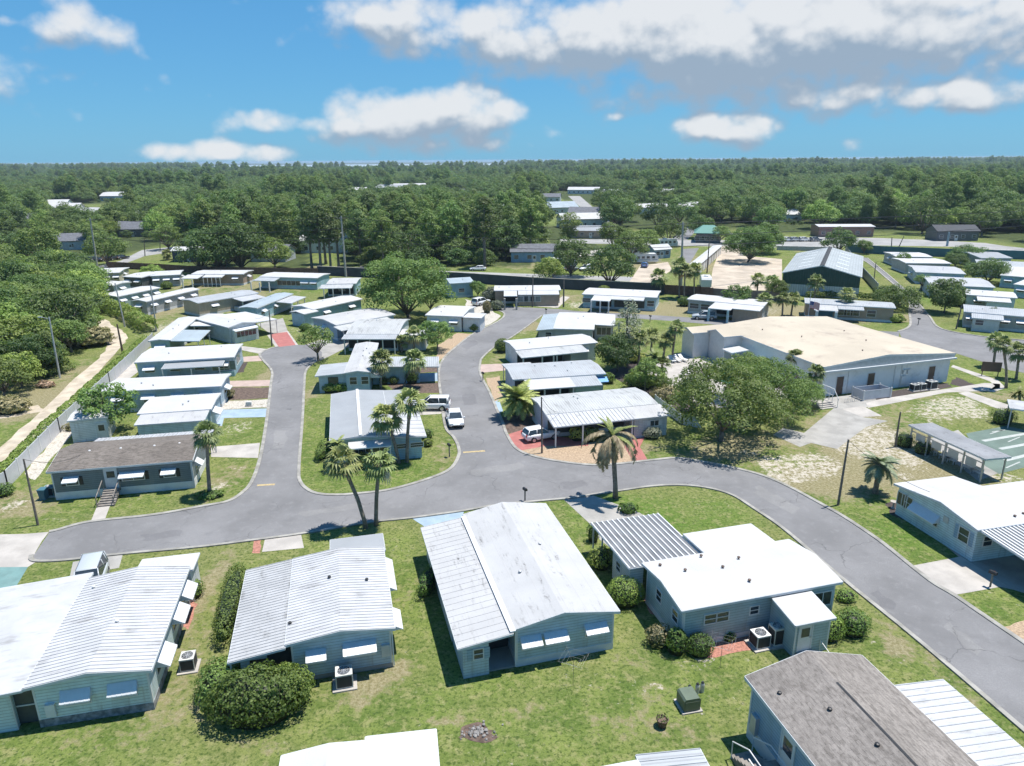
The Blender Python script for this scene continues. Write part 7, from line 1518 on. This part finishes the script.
# ------------------------------------------------------------------ shelter, courts, yard things
h = Home('court_shelter', 'long open shelter with a stained grey roof beside the green courts', 'shelter', (908.7,424.5), (985.5,459), (1005.5,453), z=2.6)
h.D = max(h.D, 2.6); h.roof(plain('stained_shelter_roof', (.22,.225,.235), .6, .15, .6, stain=(.1,.1,.1), stain_amt=.8), 'y', [(0, 2.62), (h.D, 2.5)], th=.14)
for k in range(5):
    for y in (.25, h.D-.25): h.posts([(.3+(h.L-.6)*k/4, y)], 2.45, .06, M['metal'])
MB().box(.3, h.L-.3, .25, .3, 1.9, 2.0).build('rail', M['metal'], h.root)
for k in range(4): h.panel('score_board', 'f', h.L*(.1+.22*k), h.L*(.1+.22*k)+1.2, 1.2, 1.9, M['acmetal'], .05, (0, h.L, .3, h.D))
for i, k in enumerate((.16, .24, .42, .5, .72, .82)):
    o = thing('bench', ('short white bench under the court shelter, number %s from its far end' % ['first','second','third','fourth','fifth','sixth'][i]).replace(', number', ','), 'bench', h.world(h.L*k, h.D*.4), h.rz)
    MB().box(-.6, .6, -.2, .2, .4, .45).build('seat', M['white'], o); MB().box(-.6, .6, .2, .24, .5, .85).build('backrest', M['white'], o); [MB().box(x-.03, x+.03, y-.03, y+.03, 0, .4).build('leg', M['metal'], o) for x in (-.5,.5) for y in (-.17,.17)]
h = Home('court_shelter', 'second grey roofed shelter at the right edge above the courts', 'shelter', (1010,408), (1040,412), (1050,405), z=2.5); h.roof('metal_grey', 'y', [(0, 2.5), (h.D, 2.55)], th=.12); h.posts([(.2,.2),(h.L-.2,.2),(.2,h.D-.2),(h.L-.2,h.D-.2)], 2.35, .06, M['metal'])
def utility_box(label, px, py, w=1.0, d=1.0, hgt=.9, m=None, name='utility_box'):
    o = thing(name, label, 'utility box', P(px, py), R(12)); MB().box(-w/2-.12, w/2+.12, -d/2-.12, d/2+.12, 0, .08).build('pad', M['concrete'], o); b = MB(); b.extrude([(-w/2,.082),(w/2,.082),(w/2,hgt*.86),(w/2-.1,hgt),(-w/2+.1,hgt),(-w/2,hgt*.86)], 'x', -d/2, d/2); b.build('cabinet', m or plain('olive_green_cabinet', (.1,.13,.09), .5, .1), o); MB().box(-w/2+.08, w/2-.08, -d/2-.02, -d/2-.002, .15, hgt*.8).build('door', m or plain('olive_green_cabinet', (.1,.13,.09), .5, .1), o)
utility_box('olive green transformer box on the lawn above the bare patch', 688, 706)
for i, (x, y, l) in enumerate(((689,695,'left of the three small grey meter posts'),(697,693,'middle of the three small grey meter posts'),(702,691.5,'right of the three small grey meter posts'))):
    o = thing('meter_post', l+' behind the olive box', 'meter post', P(x, y)); MB().lathe([(.13,0),(.13,.5),(.09,.62)], 0, 0, 10).build('barrel', M['metal'], o); MB().lathe([(.1,.622),(.05,.72)], 0, 0, 10).build('cap', M['dark'], o)
o = thing('plant_pot', 'dark round pot with a low plant on the lower lawn', 'plant pot', P(662, 726)); MB().lathe([(.22,0),(.32,.45),(.36,.5),(.3,.5),(.26,.42)], 0, 0, 14).build('pot', M['brown'], o); a, c = shrub_mesh(3, .32, .32, .4, 'hedgebright', leaf=.1, zb=.42); link('plant', a, o)
rk = random.Random(9)
def rockpile(label, px, py, n, r, name='stump_pile'):
    o = thing(name, label, 'rubble', P(px, py)); mb = MB()
    for k in range(n):
        cx, cy, s = rk.gauss(0, r*.45), rk.gauss(0, r*.25), rk.uniform(.04, .13); vs = []; fs = []
        bm = bmesh.new(); bmesh.ops.create_icosphere(bm, subdivisions=1, radius=s)
        for v in bm.verts: v.co = v.co*rk.uniform(.7, 1.2)+Vector((cx, cy, s*.45))
        vs = [tuple(v.co) for v in bm.verts]; bm.verts.index_update(); fs = [tuple(v.index for v in f.verts) for f in bm.faces]; bm.free(); mb.add(vs, fs)
    mb.build('rocks', plain('grey_rubble', (.22,.21,.2), .95, .3, 4, .4, 8), o)
rockpile('grey heap of stump chips on the bare patch of the lower lawn', 474, 733, 70, 1.0)
def dryer(label, px, py, hgt=2.0):
    o = thing('clothes_dryer', label, 'clothes dryer', P(px, py), R(20)); MB().tube([(0,0,0),(0,0,hgt)], .012, 6).build('pole', M['polewood'], o)
    a = MB(); [a.tube([(0,0,hgt*.72),(math.cos(k*math.pi/2)*1.1, math.sin(k*math.pi/2)*1.1, hgt)], .006, 5) for k in range(4)]; a.build('arms', M['polewood'], o)
    w = MB()
    for r in (.5,.75,1.0): w.tube([(math.cos(k*math.pi/2)*r, math.sin(k*math.pi/2)*r, hgt*(.72+.25*r)) for k in range(5)], .003, 4)
    w.build('line', M['white'], o)
dryer('thin umbrella clothes dryer on the lawn below the three white awnings', 573, 686, 2.1); dryer('thin umbrella clothes dryer between the ball bush and the bare patch', 720, 668, 2.0)
def mailbox(label, px, py, m=None, hgt=1.1):
    o = thing('mailbox', label, 'mailbox', P(px, py), R(30)); MB().box(-.05, .05, -.05, .05, 0, hgt).build('post', M['wood'], o); b = MB(); b.extrude([(-.12,hgt),(.12,hgt),(.12,hgt+.14),(.07,hgt+.22),(-.07,hgt+.22),(-.12,hgt+.14)], 'x', -.26, .26); b.build('box', m or M['black'], o); MB().box(.122, .14, -.05, .0, hgt+.05, hgt+.2).build('flag', M['redpaint'], o)
mailbox('dark mailbox on a post in the inner lawn corner of the winding street', 449.5, 457, None, 1.3); mailbox('mailbox on the kerb before the stained white roof home', 525, 501); mailbox('mailbox at the driveway of the right edge home', 990, 587); mailbox('small dark post box at the cross street corner', 546, 315); mailbox('mailbox at the corner of the right hand street', 918, 325); mailbox('post box on the verge opposite the silver car', 650, 322); mailbox('mailbox by the blue painted driveway', 483, 381)
utility_box('small dark box on the stone bed above the blue drive', 249, 406, .7, .5, .6, M['acmetal'])
o = thing('sign_board', 'dark sign board on two posts by the three palms', 'sign', P(989.5, 376), R(-15)); [MB().box(x-.05, x+.05, -.05, .05, 0, 2.1).build('post', M['brown'], o) for x in (-1.0, 1.0)]; MB().box(-1.25, 1.25, -.1, -.052, .7, 2.1).build('board', M['brown'], o)
# things at the clubhouse wall
def white_pen(label, px, py, w, d, hgt=1.3):
    o = thing('equipment_fence', label, 'fence', P(px, py), CH.rz); mb = MB()
    for x0, x1, y0, y1 in ((-w/2,w/2,-d/2,-d/2+.05),(-w/2,w/2,d/2-.05,d/2),(-w/2,-w/2+.05,-d/2+.051,d/2-.051),(w/2-.05,w/2,-d/2+.051,d/2-.051)): mb.box(x0, x1, y0, y1, .08, hgt)
    mb.build('panel', M['vinyl'], o); [MB().box(x-.07, x+.07, y-.07, y+.07, 0, hgt+.12).build('post', M['white'], o) for x in (-w/2-.08,w/2+.08) for y in (-d/2-.08,d/2+.08)]; return o
white_pen('white fenced pen against the clubhouse wall between two brown doors', 871, 397, 4.2, 1.8)
for i, (px, l) in enumerate(((914,'left low grey air conditioner by the clubhouse wall'),(921,'middle low grey air conditioner by the clubhouse wall'),(930.5,'right and tallest grey air conditioner by the clubhouse wall'))): acunit(l, P(px, 390.5-i*.9), CH.rz, 1.0 if i < 2 else 1.25)
o = thing('stair', 'white railed stair and landing at the near clubhouse corner', 'stair', P(819, 404), CH.rz); MB().box(-1.2, 1.2, -1, 1, 0, .5).build('landing', M['concrete'], o); s = MB(); [s.box(-1.2, 1.2, -1.3-.3*k, -1.002-.3*k, 0, .36-.14*k) for k in range(3)]; s.build('steps', M['concrete'], o)
for x in (-1.15, 1.15):
    r = MB(); r.tube([(x,1,.5),(x,1,2.2),(x,-1,2.2),(x,-1.9,1.2),(x,-1.9,0)], .05, 6); [r.tube([(x,y,.5),(x,y,2.2)], .035, 6) for y in (-.9,-.3,.3)]; r.tube([(x,-1,1.35),(x,1,1.35)], .035, 6); r.build('railing', M['white'], o)
for i, (px, py, l) in enumerate(((672,362,'left white lounger on the pool deck'),(677,361.5,'second white lounger on the pool deck'),(683,361,'third white lounger on the pool deck'),(706,378,'white lounger near the pool edge'),(738,364,'white lounger beyond the pool'),(746,368,'white lounger at the far right pool corner'))):
    o = thing('lounger', l, 'lounger', P(px, py), R(100+9*i)); MB().extrude([(-.9,.35),(.3,.35),(.95,.85),(.95,.9),(.28,.41),(-.9,.41)], 'x', -.32, .32).build('bed', M['white'], o); [MB().box(x-.03,x+.03,y-.03,y+.03,0,.35).build('leg', M['white'], o) for x in (-.8,.2) for y in (-.28,.28)]
o = thing('bicycle_rack', 'low dark metal rack on the concrete before the clubhouse doors', 'rack', P(851, 402), CH.rz); mb = MB(); [mb.tube([(x,0,0),(x,0,.6),(x+.35,0,.6),(x+.35,0,0)], .03, 6) for x in (-1,-.4,.2,.8)]; mb.build('bars', M['metal'], o)
for i, (px, py, rz, c, l) in enumerate(((893,508,0,'white','white figurine like stone in the right hand mulch bed'),)):
    o = thing('garden_ornament', 'pale birdbath on the dark mulch bed at the right', 'birdbath', P(px, py)); MB().lathe([(.2,0),(.08,.1),(.07,.5),(.3,.62),(.3,.66),(.05,.6)], 0, 0, 14).build('basin', M['concrete'], o)
o = thing('trash_bin', 'dark green bin at the left end of the dark grey home', 'bin', P(44.5, 499)); MB().add([(-.25,-.28,0),(.25,-.28,0),(.25,.28,0),(-.25,.28,0),(-.32,-.36,1),(.32,-.36,1),(.32,.36,1),(-.32,.36,1)], [(3,2,1,0),(4,5,6,7),(0,1,5,4),(1,2,6,5),(2,3,7,6),(3,0,4,7)]).build('body', M['tealwall'], o); MB().box(-.34,.34,-.38,.38,1.002,1.07).build('lid', M['tealwall'], o)
# ------------------------------------------------------------------ light, sky, air
SUN_AZ = Vector((.9, .33, 0)).normalized(); EL = R(73)
sd = Vector((SUN_AZ.x*math.cos(EL), SUN_AZ.y*math.cos(EL), math.sin(EL)))
sl = bpy.data.lights.new('sun', 'SUN'); sl.energy = 3.3; sl.angle = R(.5); sl.color = (1, .955, .89)
so = bpy.data.objects.new('sun', sl); COL.objects.link(so); so.rotation_euler = sd.to_track_quat('Z', 'Y').to_euler(); so.location = (30, 0, 80)
wd = bpy.data.worlds.new('World'); SC.world = wd; wd.use_nodes = True
t = NT(wd.node_tree); bg = t.n['Background']
sky = t.new('ShaderNodeTexSky', sky_type='NISHITA'); sky.sun_disc = False; sky.sun_elevation = EL; sky.sun_rotation = math.atan2(SUN_AZ.x, SUN_AZ.y); sky.air_density = 1.0; sky.dust_density = .3; sky.ozone_density = 3.0; sky.altitude = 30
SKY_STRENGTH = .15
# clouds live on directions of the sky dome: azimuth (from the street's axis) and elevation
gt = bpy.data.node_groups.new('cloud_cover', 'ShaderNodeTree')
gt.interface.new_socket('Vector', in_out='INPUT', socket_type='NodeSocketVector'); gt.interface.new_socket('Cover', in_out='OUTPUT', socket_type='NodeSocketFloat'); gt.interface.new_socket('Bulk', in_out='OUTPUT', socket_type='NodeSocketFloat')
g = NT(gt); gi = g.new('NodeGroupInput'); go = g.new('NodeGroupOutput')
CL = [(80,26,52,26,1.0),(4,20,14,8,.8),(215,152,95,13,1.0),(290,122,80,16,.85),(390,124,120,30,1.05),(455,112,80,32,1.1),(430,142,110,18,.8),(725,128,72,21,1.1),(615,117,18,6,.6),
      (400,18,90,28,.95),(470,35,120,36,1.0),(600,40,170,50,1.25),(720,45,170,58,1.3),(840,30,190,60,1.3),(960,30,150,46,1.05),(960,94,66,20,1.1),(850,95,80,24,1.05),(1015,88,50,24,.9),(740,72,150,40,1.05),(500,74,40,8,.7),(780,4,300,24,1.05),(1010,60,90,40,.9),
      (-120,60,120,40,.9),(1250,90,150,40,1.0),(-350,110,150,35,.8),(1500,60,180,60,.9),(300,-150,220,60,.9),(800,-160,260,70,1.0),(-300,-200,250,80,.8)]
def azel(px, py):
    d = ray(px, py).normalized(); return math.atan2(d.x, d.y), math.asin(d.z)
acc = None
for px, py, rx, ry, s in CL:
    a, e = azel(px, py); k = 1/F_PX
    mp = g.new('ShaderNodeMapping'); mp.inputs['Location'].default_value = (-a/(rx*k), -e/(ry*k), 0); mp.inputs['Scale'].default_value = (1/(rx*k), 1/(ry*k), 0); g.lk(gi.outputs[0], mp.inputs[0])
    ln = g.new('ShaderNodeVectorMath', operation='LENGTH'); g.lk(mp.outputs[0], ln.inputs[0])
    v = g.ramp(ln.outputs['Value'], 0.0, 1.55, s, 0.0)
    acc = v if acc is None else g.math('SMOOTH_MAX', acc, v, .25)
nz = g.noise2(g.mapping(gi.outputs[0], (1, 1.35, 1)), 8, 6, .55); nz2 = g.noise2(g.mapping(gi.outputs[0], (1, 1.2, 1)), 34, 4, .6)
vo = g.new('ShaderNodeTexVoronoi', feature='F1', voronoi_dimensions='2D'); vo.inputs['Scale'].default_value = 15; vo.inputs['Detail'].default_value = 2.5; vo.inputs['Roughness'].default_value = .5; g.lk(g.mapping(gi.outputs[0], (1, 1.25, 1)), vo.inputs['Vector'])
puff = g.math('SUBTRACT', .56, vo.outputs['Distance'])
cov = g.math('ADD', acc, g.math('ADD', g.math('MULTIPLY', puff, .55), g.math('ADD', g.math('MULTIPLY', g.math('SUBTRACT', nz, .5), .8), g.math('MULTIPLY', g.math('SUBTRACT', nz2, .5), .3))))
g.lk(cov, go.inputs[0]); g.lk(acc, go.inputs[1])
tc = coords(t, 'Generated'); sp = t.new('ShaderNodeSeparateXYZ'); t.lk(tc, sp.inputs[0])
az = t.math('ARCTAN2', sp.outputs[0], sp.outputs[1]); el = t.math('ARCSINE', sp.outputs[2])
def cover(dx, dy):
    c = t.new('ShaderNodeCombineXYZ'); t.lk(t.math('ADD', az, dx), c.inputs[0]); t.lk(t.math('ADD', el, dy), c.inputs[1])
    gn = t.new('ShaderNodeGroup'); gn.node_tree = gt; t.lk(c.outputs[0], gn.inputs[0]); return gn.outputs
(c0, b0), (c1, b1), (c2, b2) = cover(0, 0)[:2], cover(.008, .028)[:2], cover(.004, .011)[:2]
alpha = t.ramp(c0, .26, .86)
lit = t.math('ADD', t.math('MULTIPLY', t.math('SUBTRACT', b0, b1), 1.15), t.math('ADD', t.math('MULTIPLY', t.math('SUBTRACT', c0, c2), .95), t.math('MULTIPLY', t.math('SUBTRACT', c0, c1), .45)))
shade = t.ramp(t.math('SUBTRACT', lit, t.math('MULTIPLY', t.math('SUBTRACT', b0, .6), .2)), -.42, .5, 0, 1)
up = t.ramp(el, R(26), R(50), 1.0, 9.5)  # clouds above the view made brighter, added as fill light
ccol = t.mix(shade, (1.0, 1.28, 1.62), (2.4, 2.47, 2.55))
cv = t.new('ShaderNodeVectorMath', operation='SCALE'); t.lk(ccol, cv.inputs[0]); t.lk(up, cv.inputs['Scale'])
# clear sky: the sky model, held to the deep blue of a washed summer noon
blue = t.mix(t.ramp(el, 0, R(26), smooth=False), (.36, 1.12, 1.98), (.12, .68, 1.68))
skyc = t.mix(.82, t.mix(1.0, sky.outputs[0], (.33, .54, .62), 'MULTIPLY'), blue)
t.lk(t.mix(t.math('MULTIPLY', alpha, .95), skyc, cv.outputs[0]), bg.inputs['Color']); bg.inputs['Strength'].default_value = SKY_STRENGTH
# haze: one even box of air round the camera and everything built
hb = MB(); hb.box(-11500, 11500, -80, 13000, -1.0, 31.5)
hm = bpy.data.materials.new('haze'); hm.use_nodes = True; ht = NT(hm.node_tree); ht.n.remove(ht.n['Principled BSDF'])
pv = ht.new('ShaderNodeVolumePrincipled'); pv.inputs['Color'].default_value = (.62, .78, .95, 1); pv.inputs['Density'].default_value = .0001; pv.inputs['Anisotropy'].default_value = .1
ht.lk(pv.outputs[0], ht.n['Material Output'].inputs['Volume'])
HAZE = True
if HAZE: setp(hb.build('haze', hm), 'thin bluish air over the distance', 'haze', None, 'stuff')
SC.view_settings.view_transform = 'Standard'; SC.view_settings.look = 'None'; SC.view_settings.gamma = 1.0; SC.view_settings.use_curve_mapping = False
SC.view_settings.exposure = 1.17
SC.render.engine = 'CYCLES'; SC.cycles.use_denoising = True; SC.cycles.max_bounces = 6; SC.cycles.diffuse_bounces = 3; SC.cycles.transparent_max_bounces = 4; SC.cycles.volume_bounces = 0
SC.cycles.use_adaptive_sampling = True; SC.cycles.adaptive_threshold = .02

for o_ in COL.objects:
    if o_.get('label') and len(o_['label'].split()) > 16: print('LONG', o_.name, o_['label'])
